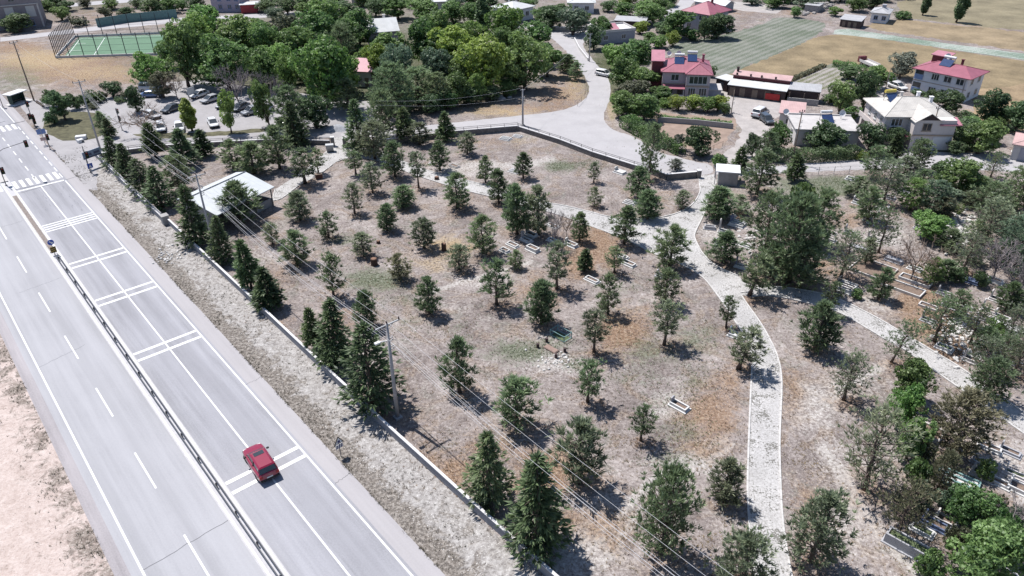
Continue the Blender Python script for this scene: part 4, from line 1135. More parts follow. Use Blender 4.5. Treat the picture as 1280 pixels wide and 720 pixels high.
filler([(940,6),(960,2),(984,4),(1004,0),(1028,2),(1050,2),(1074,4),(1100,2),(1120,-2)], 'bl', 14, 26, 'green tree in the far line beyond the fields', 'far line of trees', [F_BLUE, F_LEAF, F_DARK])
filler([(110,132),(118,136),(100,128),(128,124),(150,128),(160,124),(86,130)], 'bu', 9, 15, 'dark rounded bush along the car park street', 'bushes at the car park street', [F_DARK, F_OLIV])
# ---- clipped hedges
def hedge(px, w, h, label, m):
    r = np.random.default_rng(int(px[0][0])); P = [G(*p) for p in px]; C = []; N = []; T = []
    for a, b in zip(P[:-1], P[1:]):
        d = (b - a); L = d.length; d.normalize(); n = Vector((-d.y, d.x, 0)); k = int(L * (2 * h + w) * 75)
        for _ in range(k):
            q = r.random() * (2 * h + w); t = r.random() * L; bump = .16 * math.sin(t * 2.1) + .12 * r.normal()
            if q < h: o, z, nn = -w / 2 + bump * .5, q, -n
            elif q < h + w: o, z, nn = q - h - w / 2, h + bump, Vector((0, 0, 1))
            else: o, z, nn = w / 2 + bump * .5, q - h - w, n
            p = a + d * t + n * o; C.append((p.x, p.y, max(.05, z))); N.append(tuple(nn)); T.append(.45 + .2 * math.sin(t * 1.3) + .15 * r.normal())
    V, F, ti = leafcards(r, np.array(C), np.array(N), np.array(T), .13)
    o = world_mesh('hedge', V, F, m, {'tint': ti}); tag(o, label, 'hedge')
hedge([(962,200),(1000,201),(1040,199),(1072,196)], 2.2, 1.7, 'long dark clipped hedge along the lane before the flat roofed house', F_DARK)
hedge([(778,158),(800,170),(822,180),(852,194)], 1.6, 1.8, 'green hedge running along the village road beside the garden bed', F_LEAF)
hedge([(824,150),(870,154),(914,158)], 1.6, .7, 'low green hedge row above the concrete garden wall', F_LEAF)
hedge([(1040,82),(1060,84),(1080,90)], 1.8, 1.0, 'green vine hedge at the head of the vegetable plot', F_LEAF)
hedge([(984,103),(1008,93),(1030,83)], 1.0, .6, 'thin hedge between wheat stubble and vegetable plot', F_OLIV)
# ================================================================ BUILDINGS
M_GLASS = mat('window_glass', (.045, .055, .065), .12, .3, 1, spec=.6)
M_FRAME = mat('window_frame', (.68, .68, .68), .6, .08)
M_PINKW = mat('plaster_pink', (.55, .47, .50), .9, .12)
M_WHITEW = mat('plaster_white', (.80, .80, .86), .9, .08)
M_CREAM = mat('plaster_cream', (.68, .61, .59), .9, .10)
M_BAND = mat('plaster_band', (.42, .33, .26), .9, .1)
M_GREYW = mat('plaster_grey', (.36, .37, .42), .9, .15)
M_LILAC = mat('plaster_lilac', (.42, .37, .44), .9, .15)
M_MAROON = mat('maroon_sheet', (.16, .045, .055), .7, .2)
M_RED = ribbed('roof_red', (.38, .13, .175), .28, 0)
M_PINKR = ribbed('roof_pink', (.50, .22, .27), .3, 0)
M_ROSE = ribbed('roof_rose', (.60, .40, .385), .3, 0)
M_BEIGE = ribbed('roof_beige', (.60, .57, .535), .3, 0, .8)
M_WROOF = ribbed('roof_white_sheet', (.64, .65, .655), .3, 0, .55, .1)
M_GROOF = ribbed('roof_grey_sheet', (.46, .46, .48), .3, 0, .6)
M_FLAT = mat('roof_screed', (.50, .48, .475), .9, .2, .8)
M_PARA = mat('parapet', (.60, .57, .56), .9, .12)
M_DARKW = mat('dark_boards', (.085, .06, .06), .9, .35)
M_BLOCK = mat('raw_concrete', (.29, .255, .275), .9, .22, .8)
M_STEEL = mat('steel_grey', (.30, .31, .33), .5, .15, metal=.6)
M_WHITE = mat('white_enamel', (.74, .74, .75), .5, .06)
M_PANEL = mat('solar_glass', (.03, .055, .14), .15, .3, 3, spec=.7)
M_BLUEP = mat('blue_paint', (.25, .34, .55), .7, .1)
M_YEL = mat('yellow_plastic', (.62, .5, .12), .6, .1)
M_WOOD = mat('weathered_wood', (.22, .17, .14), .9, .3, 4)

class House:
    def __init__(s, name, p0, p1, label, cat='house', group=None, off=(0, 0)):
        a, b = G(*p0), G(*p1); d = b - a
        s.L = d.length; rz = math.atan2(d.y, d.x)
        s.o = empty(name, a, rz, label, cat, group)
    def wall(s, x0, y0, x1, y1, h, m, name='wall', z0=-.05):
        return MB().box(x0, y0, z0, x1, y1, h).build(name, m, s.o)
    def win(s, face, c, z, w, h, at, n=2, frame=None, name='window'):
        """window on a wall: face F (y = at), R / L (x = at); c = centre along the wall, z = sill height"""
        def B(mb, a0, z0, a1, z1, d0, d1):
            if face == 'F': mb.box(a0, at - d1, z0, a1, at - d0, z1)
            elif face == 'K': mb.box(a0, at + d0, z0, a1, at + d1, z1)
            elif face == 'R': mb.box(at + d0, a0, z0, at + d1, a1, z1)
            else: mb.box(at - d1, a0, z0, at - d0, a1, z1)
        f = MB(); t = .09
        B(f, c - w / 2, z, c + w / 2, z + t, .002, .07); B(f, c - w / 2, z + h - t, c + w / 2, z + h, .002, .07)
        xs = np.linspace(c - w / 2, c + w / 2 - t, n + 1)
        for x in xs: B(f, x, z + t + .002, x + t, z + h - t - .002, .002, .07)
        B(f, c - w / 2 - .08, z - .1, c + w / 2 + .08, z - .003, .002, .14)
        o = f.build(name, frame or M_FRAME, s.o)
        p = MB(); B(p, c - w / 2 + .03, z + .03, c + w / 2 - .03, z + h - .03, .001, .025)
        p.build('pane', M_GLASS, o)
        return o
    def door(s, face, c, w, h, at, m, name='door'):
        mb = MB()
        if face == 'F': mb.box(c - w / 2, at - .06, .02, c + w / 2, at - .002, h)
        else: mb.box(at + .002, c - w / 2, .02, at + .06, c + w / 2, h)
        d = mb.build(name, m, s.o)
        k = MB()
        if face == 'F': k.box(c + w / 2 - .2, at - .12, 1.0, c + w / 2 - .1, at - .061, 1.12)
        else: k.box(at + .061, c + w / 2 - .2, 1.0, at + .12, c + w / 2 - .1, 1.12)
        k.build('handle', M_STEEL, d); return d
    def hip(s, x0, y0, x1, y1, z, rise, m, ov=.5, inset=None, name='roof', th=.14):
        x0 -= ov; x1 += ov; y0 -= ov; y1 += ov; w, d = x1 - x0, y1 - y0; mb = MB()
        if w >= d:
            i = d / 2 if inset is None else inset; r = [(x0 + i, (y0 + y1) / 2, z + rise), (x1 - i, (y0 + y1) / 2, z + rise)]
        else:
            i = w / 2 if inset is None else inset; r = [((x0 + x1) / 2, y0 + i, z + rise), ((x0 + x1) / 2, y1 - i, z + rise)]
        e = [(x0, y0, z), (x1, y0, z), (x1, y1, z), (x0, y1, z)]; lo = [(a, b, z - th) for a, b, _ in e]
        vs = e + lo + r
        if w >= d: top = [(0, 1, 9, 8), (1, 2, 9), (2, 3, 8, 9), (3, 0, 8)]
        else: top = [(0, 1, 8), (1, 2, 9, 8), (2, 3, 9), (3, 0, 8, 9)]
        mb.add(vs, top + [(4, 5, 1, 0), (5, 6, 2, 1), (6, 7, 3, 2), (7, 4, 0, 3), (7, 6, 5, 4)])
        o = mb.build(name, m, s.o)
        cap = MB(); rr = [Vector(p) + Vector((0, 0, .03)) for p in r]
        cap.tube([rr[0], rr[1]], .07, 5)
        E4 = [Vector(p) + Vector((0, 0, .02)) for p in e]
        for k in range(4):
            tgt = rr[0] if (w >= d and k in (0, 3)) or (w < d and k in (0, 1)) else rr[1]
            cap.tube([E4[k], tgt], .055, 5)
        cap.build('ridge_cap', m, o)
        return o
    def gable(s, x0, y0, x1, y1, z, rise, m, ov=.4, axis='x', name='roof', mw=None):
        th = .1; mb = MB()
        if axis == 'x':
            ym = (y0 + y1) / 2; prof = [(y0 - ov, z - ov * rise / (ym - y0)), (ym, z + rise), (y1 + ov, z - ov * rise / (ym - y0))]
            A = [(x0 - ov, y, zz) for y, zz in prof]; Bv = [(x1 + ov, y, zz) for y, zz in prof]
        else:
            xm = (x0 + x1) / 2; prof = [(x0 - ov, z - ov * rise / (xm - x0)), (xm, z + rise), (x1 + ov, z - ov * rise / (xm - x0))]
            A = [(x, y1 + ov, zz) for x, zz in prof]; Bv = [(x, y0 - ov, zz) for x, zz in prof]
        dn = lambda P: [(p[0], p[1], p[2] - th) for p in P]
        vs = A + Bv + dn(A) + dn(Bv)
        mb.add(vs, [(0, 3, 4, 1), (1, 4, 5, 2), (6, 7, 10, 9), (7, 8, 11, 10), (0, 6, 9, 3), (2, 5, 11, 8), (0, 1, 7, 6), (1, 2, 8, 7), (3, 9, 10, 4), (4, 10, 11, 5)])
        o = mb.build(name, m, s.o)
        if mw:
            g = MB()
            if axis == 'x':
                for x in (x0, x1): g = MB().add([(x, y0, z - .02), (x, y1, z - .02), (x, (y0 + y1) / 2, z + rise - th - .02)], [(0, 1, 2)]); g.build('gable_wall', mw, s.o)
            else:
                for y in (y0, y1): g = MB().add([(x0, y, z - .02), (x1, y, z - .02), ((x0 + x1) / 2, y, z + rise - th - .02)], [(0, 1, 2)]); g.build('gable_wall', mw, s.o)
        return o
    def slab(s, x0, y0, x1, y1, z0, z1, m, name='roof', dz=0.0):
        """flat or mono-pitch roof; dz lifts the rear edge"""
        return MB().add([(x0, y0, z0), (x1, y0, z0), (x1, y1, z0 + dz), (x0, y1, z0 + dz), (x0, y0, z1), (x1, y0, z1), (x1, y1, z1 + dz), (x0, y1, z1 + dz)],
                        [(3, 2, 1, 0), (4, 5, 6, 7), (0, 1, 5, 4), (1, 2, 6, 5), (2, 3, 7, 6), (3, 0, 4, 7)]).build(name, m, s.o)
    def chimney(s, roof, x, y, z0, h, m=None, w=.5):
        mb = MB().box(x - w / 2, y - w / 2, z0, x + w / 2, y + w / 2, z0 + h); mb.box(x - w / 2 - .08, y - w / 2 - .08, z0 + h + .002, x + w / 2 + .08, y + w / 2 + .08, z0 + h + .1)
        return mb.build('chimney', m or M_WHITEW, roof)
def solar(H, x, y, z, label, rz=0.0, tank=None, w=1.9, h=2.0):
    """solar water heater: tilted collector, frame and storage drum; stands on a roof"""
    P = H.o.matrix_basis if False else None
    c, s_ = math.cos(H.o.rotation_euler.z), math.sin(H.o.rotation_euler.z)
    loc = H.o.location + Vector((x * c - y * s_, x * s_ + y * c, z))
    o = empty('solar_heater', loc, H.o.rotation_euler.z + rz, label, 'solar heater')
    MB().add([(-w / 2, 0, .05), (w / 2, 0, .05), (w / 2, h * .8, 1.1), (-w / 2, h * .8, 1.1), (-w / 2, .05, -.02), (w / 2, .05, -.02), (w / 2, h * .8 + .05, 1.03), (-w / 2, h * .8 + .05, 1.03)],
             [(0, 1, 2, 3), (7, 6, 5, 4), (0, 4, 5, 1), (1, 5, 6, 2), (2, 6, 7, 3), (3, 7, 4, 0)]).build('collector', M_PANEL, o)
    f = MB()
    for xx in (-w / 2, w / 2): f.bar((xx, h * .8 + .3, 1.3), (xx, h * .8 + .3, -.6), .06, .06); f.bar((xx, 0, -.1), (xx, h * .8, 1.0), .05, .05)
    f.build('frame', M_STEEL, o)
    t = MB().tube([(-w / 2 - .05, h * .8 + .3, 1.45), (w / 2 + .05, h * .8 + .3, 1.45)], .28, 12); t.build('storage_drum', tank or M_WHITE, o)
    return o
def dish(H, x, y, z, label, r=.5, aim=0.0):
    c, s_ = math.cos(H.o.rotation_euler.z), math.sin(H.o.rotation_euler.z)
    o = empty('satellite_dish', H.o.location + Vector((x * c - y * s_, x * s_ + y * c, z)), aim, label, 'satellite dish')
    b = MB().lathe([(0, 0), (r * .5, .04), (r * .85, .12), (r, .18)], n=14).build('reflector', M_WHITE, o); b.rotation_euler = (R_(62), 0, 0); b.location = (0, 0, .75)
    MB().tube([(0, .12, -.3), (0, .12, .7)], .04, 6).build('mast', M_STEEL, o)
    a = MB().tube([(0, -.05, .5), (0, -.65, .95)], .02, 5).build('feed_arm', M_STEEL, o)
    return o

# ---- pink villa with red roof
H = House('pink_villa', (826,121), (880,123), 'pink two storey villa with red hipped roof and maroon stair tower')
H.wall(0, .6, 4.7, 9.5, 5.1, M_PINKW); H.wall(4.703, -.8, 9.4, 9.0, 5.1, M_PINKW)
MB().box(-.05, .5, 2.5, 4.68, .597, 2.75).build('band', M_BAND, H.o); MB().box(4.66, -.9, 2.5, 9.45, -.803, 2.75).build('band', M_BAND, H.o)
r1 = H.hip(0, .6, 9.4, 9.5, 5.1, 2.0, M_RED, .45)
r2 = H.hip(4.9, -.8, 9.4, 5, 5.14, 1.45, M_RED, .5)
H.win('F', 2.5, 3.3, 1.6, 1.3, .6, 2); H.win('F', 7.05, 3.1, 3.6, 1.6, -.8, 4); H.win('F', 6.0, .7, 1.5, 1.6, -.8, 3); H.win('F', 8.2, .7, 1.6, 1.6, -.8, 3)
H.win('F', 1.4, .6, 2.0, 1.5, .6, 3); H.win('R', 3.0, 3.2, 1.3, 1.2, 9.4); H.win('R', 6.5, 3.2, 1.3, 1.2, 9.4); H.win('R', 5, .8, 1.3, 1.2, 9.4)
H.door('F', 3.7, 1.0, 2.1, .6, M_WOOD)
H.slab(.2, -1.5, 4.6, .55, 2.1, 2.18, M_RED, 'awning', .35)
MB().tube([(.4, -1.35, 0), (.4, -1.35, 2.1)], .07).tube([(4.4, -1.35, 0), (4.4, -1.35, 2.1)], .07).build('awning_post', M_WHITE, H.o)
MB().box(.25, -1.4, .5, 4.5, -1.3, .95).build('veranda_rail', M_WHITE, H.o)
H.wall(-2.2, 3.0, -.05, 8.0, 6.4, M_MAROON, 'stair_tower'); H.slab(-2.5, 2.7, .3, 8.3, 6.45, 6.6, M_PINKR, 'tower_roof', .9)
H.wall(9.45, .2, 12.0, 4.5, 1.7, M_GREYW, 'annex'); H.slab(9.45, 0, 12.2, 4.7, 1.72, 1.85, M_FLAT, 'annex_roof')
H.chimney(r1, 8.2, 6.5, 5.6, 1.6, M_RED, .45)
solar(H, 3.2, 2.6, 6.1, 'left solar water heater on the pink villa roof'); solar(H, 5.8, 3.4, 6.5, 'right solar water heater on the pink villa roof')
dish(H, 1.2, 7.6, 6.2, 'left white dish behind the pink villa roof'); dish(H, 3.2, 7.8, 6.3, 'right white dish behind the pink villa roof')

# ---- white block with red roof
H = House('white_apartment_block', (1137,115), (1202,129.5), 'white two storey block with crimson hipped roof by the straw field')
Lw = H.L; D = 7.6; hh = 5.0
H.wall(0, 0, Lw, D, hh, M_WHITEW)
ro = H.hip(0, 0, Lw, D, hh, 1.2, M_RED, .6, 3.2)
for z in (.55, 3.2):
    for c in (.40, .63, .86): H.win('F', Lw * c, z + .15, 1.5, 1.25, 0, 3 if c < .5 else 2)
    for c in (2.0, 5.4): H.win('R', c, z + .15, 1.2, 1.25, Lw, 2)
    b = MB().box(.15, -.03, z + .75, 1.75, -.002, z + 1.75).build('balcony_opening', M_GLASS, H.o)
    MB().box(.1, -.12, z - .25, 1.8, -.032, z + .7).build('parapet', M_BLUEP, b)
MB().box(-.03, -.06, 2.6, Lw + .03, -.003, 2.72).build('band', M_BAND, H.o)
MB().tube([(Lw - .5, -.1, .1), (Lw - .5, -.1, hh - .2)], .06).build('downpipe', M_STEEL, H.o)
H.wall(.6, 5.0, 3.6, 7.4, 6.9, M_MAROON, 'stair_head', hh); H.slab(.3, 4.7, 3.9, 7.7, 6.92, 7.05, M_PINKR, 'stair_roof', .35)
H.chimney(ro, 6.6, 5.0, 6.0, 1.0, M_MAROON, .4)
solar(H, 4.4, 2.2, 5.8, 'solar water heater on the white block roof', w=2.2); dish(H, 3.6, 4.8, 6.4, 'white dish on the crimson roofed white block', .6)

# ---- cream house
H = House('cream_house', (1100,182), (1179,182.6), 'large cream house with pale hipped roof and gabled front bay')
Lw = H.L
H.wall(0, .3, Lw - .2, 9.6, 5.2, M_CREAM); H.wall(3.9, -2.0, Lw, .297, 5.2, M_CREAM, 'bay')
ro = H.hip(0, .3, Lw - .2, 9.6, 5.2, 1.9, M_BEIGE, .55, 4.4)
H.gable(4.1, -2.0, 8.0, 3.2, 5.22, 1.25, M_BEIGE, .4, 'y', 'bay_roof', M_DARKW)
H.slab(8.0, -2.3, Lw + .9, .2, 4.35, 4.5, M_PINKR, 'lean_to_roof', .6)
MB().box(-.04, .22, 2.5, 3.88, .297, 2.75).build('band', M_BAND, H.o); MB().box(3.86, -2.08, 2.5, Lw + .04, -2.003, 2.75).build('band', M_BAND, H.o)
H.win('F', 1.9, 3.4, 1.9, 1.35, .3, 3, M_WHITEW); H.win('F', 6.0, 3.4, 1.5, 1.3, -2.0, 2, M_BAND); H.win('F', 5.2, .8, 1.3, 1.3, -2.0, 2)
H.win('F', 1.8, .7, 1.4, 1.3, .3, 2)
for c in (2.0, 4.6, 7.2): H.win('L', c, 3.3, 1.0, 1.2, 0, 2)
MB().box(7.5, -2.07, .05, Lw - .4, -2.003, 2.3).build('garage_door', M_WHITE, H.o)
MB().box(-.9, 7.8, -.05, -.1, 8.6, 2.5).build('buttress', M_CREAM, H.o)
MB().box(-.9, .5, 2.3, -.003, 9.5, 2.5).build('balcony_slab', M_PARA, H.o)
MB().box(-.9, .5, 2.503, -.8, 9.5, 3.2).build('balcony_parapet', M_CREAM, H.o)
MB().box(3.2, -1.6, 2.1, 3.88, .28, 2.25).build('porch_canopy', M_RED, H.o)
H.door('F', 3.1, .9, 2.0, .3, M_WOOD)
H.chimney(ro, 8.0, 8.0, 5.6, 1.4); H.chimney(ro, 9.0, 5.2, 5.8, 1.2); H.chimney(ro, 4.4, 6.6, 6.4, 1.0, M_PARA, .4)
solar(H, 2.8, 4.6, 6.2, 'solar water heater with yellow drum on the cream house roof', .25, M_YEL)
# ---- flat roofed house and its small neighbour
H = House('flat_roofed_house', (992,182), (1070,185), 'low house with flat grey roof and blue solar panel behind the hedge')
H.wall(0, 0, H.L, 7.5, 2.9, M_PARA)
rf = H.slab(-.3, -.3, H.L + .3, 7.8, 2.92, 3.1, M_FLAT); MB().box(-.3, 7.5, 3.102, H.L + .3, 7.75, 3.35).build('parapet', M_PARA, rf)
H.win('F', 2.2, 1.0, 1.2, 1.1, 0); H.win('F', 8, 1.0, 1.2, 1.1, 0); H.win('L', 3, 1.0, 1.2, 1.1, 0); H.door('F', 5.0, .95, 2.05, 0, M_WOOD)
solar(H, 6.0, 3.2, 3.15, 'blue solar water heater on the flat roofed house', .2); dish(H, 8.6, 6.0, 3.3, 'white dish on the flat roof of the low house', .6); dish(H, -.8, 6.8, 3.0, 'white dish on the corner of the pinkish low annex', .55)
H = House('small_annex_house', (972,160), (1000,163), 'small white house with pinkish roof left of the flat roofed house')
H.wall(0, 0, H.L, 5.5, 2.8, M_PARA); H.slab(-.3, -.3, H.L + .3, 5.8, 2.82, 2.98, M_ROSE, 'roof', .5); H.win('F', 1.6, 1.0, 1.0, 1.0, 0); H.door('F', 3.1, .9, 2.0, 0, M_STEEL)
# ---- barn range along the yard
H = House('long_barn', (909,119), (980,128), 'long low barn with white sheet roof and pink ridge strip by the yard')
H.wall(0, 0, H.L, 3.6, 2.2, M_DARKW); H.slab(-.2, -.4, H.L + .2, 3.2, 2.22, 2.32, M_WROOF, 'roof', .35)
H.wall(0, 3.603, H.L, 6.0, 3.3, M_MAROON, 'rear_wall'); H.slab(-.2, 3.4, H.L + .2, 6.3, 3.32, 3.44, M_ROSE, 'rear_roof', .3)
for k, x in enumerate((.9, 2.9, 5.4, 7.9, 9.8)): H.door('F', x, 1.1, 1.8, 0, M_WOOD)
MB().box(7.6, -.28, .3, 10.4, -.12, 1.5).build('red_tarp', mat('red_cloth', (.5, .05, .05), .8, .2), H.o)
for x in (.6, 3.4, 5.6, 8.4): MB().box(x, 3.3, 3.5, x + .35, 3.6, 3.9).build('roof_stone', M_DARKW, H.o)
H.chimney(H.o.children[0], .5, 5.4, 3.3, 1.2, M_DARKW, .45)
H = House('yard_shed', (894,111), (908,115), 'small shed with white lid roof at the left end of the long barn')
H.wall(0, 0, H.L, 3, 2.3, M_DARKW); H.slab(-.2, -.3, H.L + .2, 3.3, 2.32, 2.45, M_WROOF, 'roof', .1); H.door('F', H.L / 2, 1.0, 1.8, 0, M_STEEL)
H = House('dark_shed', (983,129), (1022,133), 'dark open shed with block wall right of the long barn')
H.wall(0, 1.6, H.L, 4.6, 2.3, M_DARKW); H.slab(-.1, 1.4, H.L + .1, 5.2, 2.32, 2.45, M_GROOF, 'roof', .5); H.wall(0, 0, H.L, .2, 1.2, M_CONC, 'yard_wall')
for x in (.2, H.L / 2, H.L - .3): MB().box(x, .25, 0, x + .15, .4, 2.2).build('post', M_WOOD, H.o)
# ---- white garage
H = House('white_garage', (1262,199), (1290,204), 'white garage with pinkish hipped roof at the right edge')
H.wall(0, 0, 6.5, 5.8, 2.7, M_PARA); H.hip(0, 0, 6.5, 5.8, 2.7, .9, M_ROSE, .4); MB().box(1.0, -.06, .05, 4.2, -.002, 2.2).build('garage_door', mat('grey_shutter', (.36, .36, .42), .6, .1), H.o)
H.win('L', 2.6, .6, .9, 1.5, 0, 1)
# ---- grey house with red roof
H = House('grey_house', (853,36), (884,42), 'grey two storey house with red hipped roof by the bean field')
H.wall(0, 0, H.L, 9.0, 4.9, M_GREYW); ro = H.hip(0, 0, H.L, 9.0, 4.9, 2.3, M_RED, .7)
for z in (.7, 3.1):
    for c in (.25, .7): H.win('F', H.L * c, z, 1.4, 1.3, 0, 2)
    for c in (2.5, 6): H.win('R', c, z, 1.3, 1.2, H.L, 2)
H.chimney(ro, H.L * .6, 5.5, 6.5, 1.2, M_MAROON)
# ---- houses by the grove
H = House('gabled_house', (462,58), (498,55), 'lilac house with pale ribbed gable roof behind the grove')
H.wall(0, 0, H.L, 8, 3.8, M_LILAC); ro = H.gable(0, 0, H.L, 8, 3.8, 2.2, M_WROOF, .6, 'x', 'roof', M_LILAC)
H.win('F', 2, 1.3, 1.2, 1.3, 0); H.win('F', 5, 1.3, 1.2, 1.3, 0); H.win('R', 3, 1.3, 1.2, 1.3, H.L); H.chimney(ro, 5.4, 7, 4.8, 1.4, M_PARA, .6)
H = House('pink_roofed_hut', (442,108), (462,109), 'small hut with flat pink roof inside the grove')
H.wall(0, 0, 4.2, 8.5, 3.6, M_PARA); H.gable(0, 0, 4.2, 8.5, 3.62, 1.5, M_PINKR, .5, 'x', 'roof', M_PARA); H.win('F', 1.3, 1.0, 1.0, 1.0, 0); H.door('F', 3.2, .9, 2.0, 0, M_WOOD)
H = House('hipped_house', (617,24), (641,29), 'bluish white house with white hipped roof behind the poplar')
H.wall(0, 0, H.L, 8.5, 3.6, M_WHITEW); ro = H.hip(0, 0, H.L, 8.5, 3.6, 1.4, M_WROOF, .6)
H.win('F', 2, 1.2, 1.3, 1.3, 0); H.win('F', 4.4, 1.2, 1.3, 1.3, 0); H.win('R', 1.8, 1.2, 2.2, 1.4, H.L, 4); H.win('R', 6, 1.2, 1.3, 1.3, H.L); H.chimney(ro, 2, 4.5, 4.6, .9, M_PARA, .45); H.chimney(ro, 4, 5.5, 4.4, .9, M_PARA, .45)
H = House('hipped_cottage', (711,17), (742,17), 'white cottage with white hipped roof at the lane top')
H.wall(0, 0, H.L, 8, 3.2, M_WHITEW); H.hip(0, 0, H.L, 8, 3.2, 1.2, M_WROOF, .6); H.win('F', 2.2, 1, 1.3, 1.2, 0); H.win('F', 5.4, 1, 1.3, 1.2, 0)
H = House('parapet_house', (748,56), (793,52), 'flat house with white parapet roof left of the grey house')
H.wall(0, 0, H.L, 7.5, 2.9, M_GREYW); rf = H.slab(-.1, -.1, H.L + .1, 7.6, 2.92, 3.05, M_WHITE)
for q in ((-.1, -.1, H.L + .1, .1), (-.1, 7.4, H.L + .1, 7.6), (-.1, .103, .1, 7.397), (H.L - .1, .103, H.L + .1, 7.397)): MB().box(q[0], q[1], 3.052, q[2], q[3], 3.5).build('parapet', M_PARA, rf)
H.win('F', 2, 1, 1.2, 1.2, 0); H.win('F', 7, 1, 1.2, 1.2, 0); MB().add([(4.2, 1, 3.1), (6.4, 1, 3.1), (6.4, 4.5, 4.1), (4.2, 4.5, 4.1), (4.2, 4.5, 3.1), (6.4, 4.5, 3.1)], [(0, 1, 2, 3), (1, 5, 2), (0, 3, 4), (3, 2, 5, 4), (0, 4, 5, 1)]).build('stair_cover', M_PINKR, rf)
H = House('garden_store', (768,36), (806,38), 'rough dark store with tin roof behind the parapet house', 'shed')
H.wall(0, 0, H.L, 4, 2.2, M_DARKW); H.slab(-.2, -.4, H.L + .2, 4.3, 2.22, 2.34, M_GROOF, 'roof', .4)
# ---- top left blocks
H = House('unfinished_block', (-40,42), (56,33), 'large unfinished concrete block with blue shopfront at the top left', 'building')
H.wall(0, 0, H.L, 12, 9.5, M_BLOCK)
for z in (6.3,): MB().box(-.1, -.25, z, H.L + .05, -.003, z + .25).build('slab_edge', M_PARA, H.o)
MB().box(H.L - .35, -.12, 0, H.L + .02, -.004, 6.2).build('pillar', M_PARA, H.o)
for x in (H.L - 6.4, H.L - 3.4): H.win('F', x, .5, 2.6, 1.9, 0, 2, M_BLUEP, 'shop_window')
for x in (H.L - 7.5, H.L - 2.2): MB().box(x - 1.1, -.03, 3.0, x + 1.1, -.002, 5.9).build('infill_panel', M_PARA, H.o)
for x in (4, 9, 13): H.win('F', x, 7.4, 1.5, 1.3, 0, 2, M_STEEL)
H = House('lilac_block', (266,15), (302,15), 'lilac house with blue windows at the top edge of the photo')
H.wall(0, 0, H.L, 8, 5.2, M_LILAC); H.slab(-.3, -.3, H.L + .3, 8.3, 5.22, 5.4, M_FLAT)
for z in (.9, 3.3):
    for c in (.3, .62, .88): H.win('F', H.L * c, z, 1.2, 1.3, 0, 2, M_BLUEP)
H = House('red_kiosk', (302,17), (322,16), 'red sided kiosk with white roof beside the lilac house', 'kiosk')
H.wall(0, 0, H.L, 4, 2.5, mat('red_wall', (.36, .06, .07), .8, .15)); H.slab(-.3, -.6, H.L + 2.6, 4.3, 2.52, 2.66, M_WROOF)
H = House('ochre_house', (394,10), (416,9), 'ochre house showing its front at the top edge')
H.wall(0, 0, H.L, 7, 3.6, mat('plaster_ochre', (.38, .25, .14), .9, .15)); H.slab(-.3, -.3, H.L + .3, 7.3, 3.62, 3.8, M_FLAT); H.win('F', 1.6, 1.1, 1.2, 1.3, 0); H.win('F', 4.4, 1.1, 1.2, 1.3, 0)
H = House('street_house', (440,6), (462,5), 'grey village house at the top edge behind the grove')
H.wall(0, 0, H.L, 7, 3.4, M_PARA); H.hip(0, 0, H.L, 7, 3.4, 1.2, M_GROOF, .5); H.win('F', 2, 1.1, 1.2, 1.3, 0)
H = House('roadside_store', (538,14), (560,13), 'low pale store between far trees at the top centre')
H.wall(0, 0, H.L, 5, 2.6, M_PARA); H.slab(-.3, -.3, H.L + .3, 5.3, 2.62, 2.75, M_WROOF); H.door('F', 2, 1, 2, 0, M_WOOD)
# ---- top right small buildings
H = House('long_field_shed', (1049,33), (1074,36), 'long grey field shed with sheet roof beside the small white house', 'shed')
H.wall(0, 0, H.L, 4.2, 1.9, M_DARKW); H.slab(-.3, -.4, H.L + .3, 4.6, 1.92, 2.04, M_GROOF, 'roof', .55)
for x in (1.0, 2.5, 4.0): H.door('F', x, .8, 1.5, 0, M_WOOD)
H = House('white_cottage', (1087,28), (1107,30), 'small white house with pale roof at the edge of the hay meadow')
H.wall(0, 0, H.L, 6.5, 2.8, M_WHITEW); ro = H.hip(0, 0, H.L, 6.5, 2.8, .9, M_GROOF, .5); H.win('F', 1.3, .9, 1.1, 1.1, 0, 2, M_BLUEP); H.win('F', 3.4, .9, 1.1, 1.1, 0, 2, M_BLUEP); H.chimney(ro, 2.4, 4, 3.4, .9, M_GREYW, 1.0)
H = House('white_greenhouse', (868,10), (905,16), 'white sheeted shelter at the top beyond the grey house', 'shelter')
H.wall(0, 0, H.L, 5, 2.2, M_GREYW); H.gable(0, 0, H.L, 5, 2.22, .9, M_WHITE, .4, 'x', 'roof', M_GREYW)
H = House('rubble_store', (1005,14), (1022,16), 'low stone store in the rubble yard', 'shed')
H.wall(0, 0, H.L, 4, 1.8, M_CONC); H.slab(-.2, -.2, H.L + .2, 4.2, 1.82, 1.95, M_GROOF, 'roof', .2)

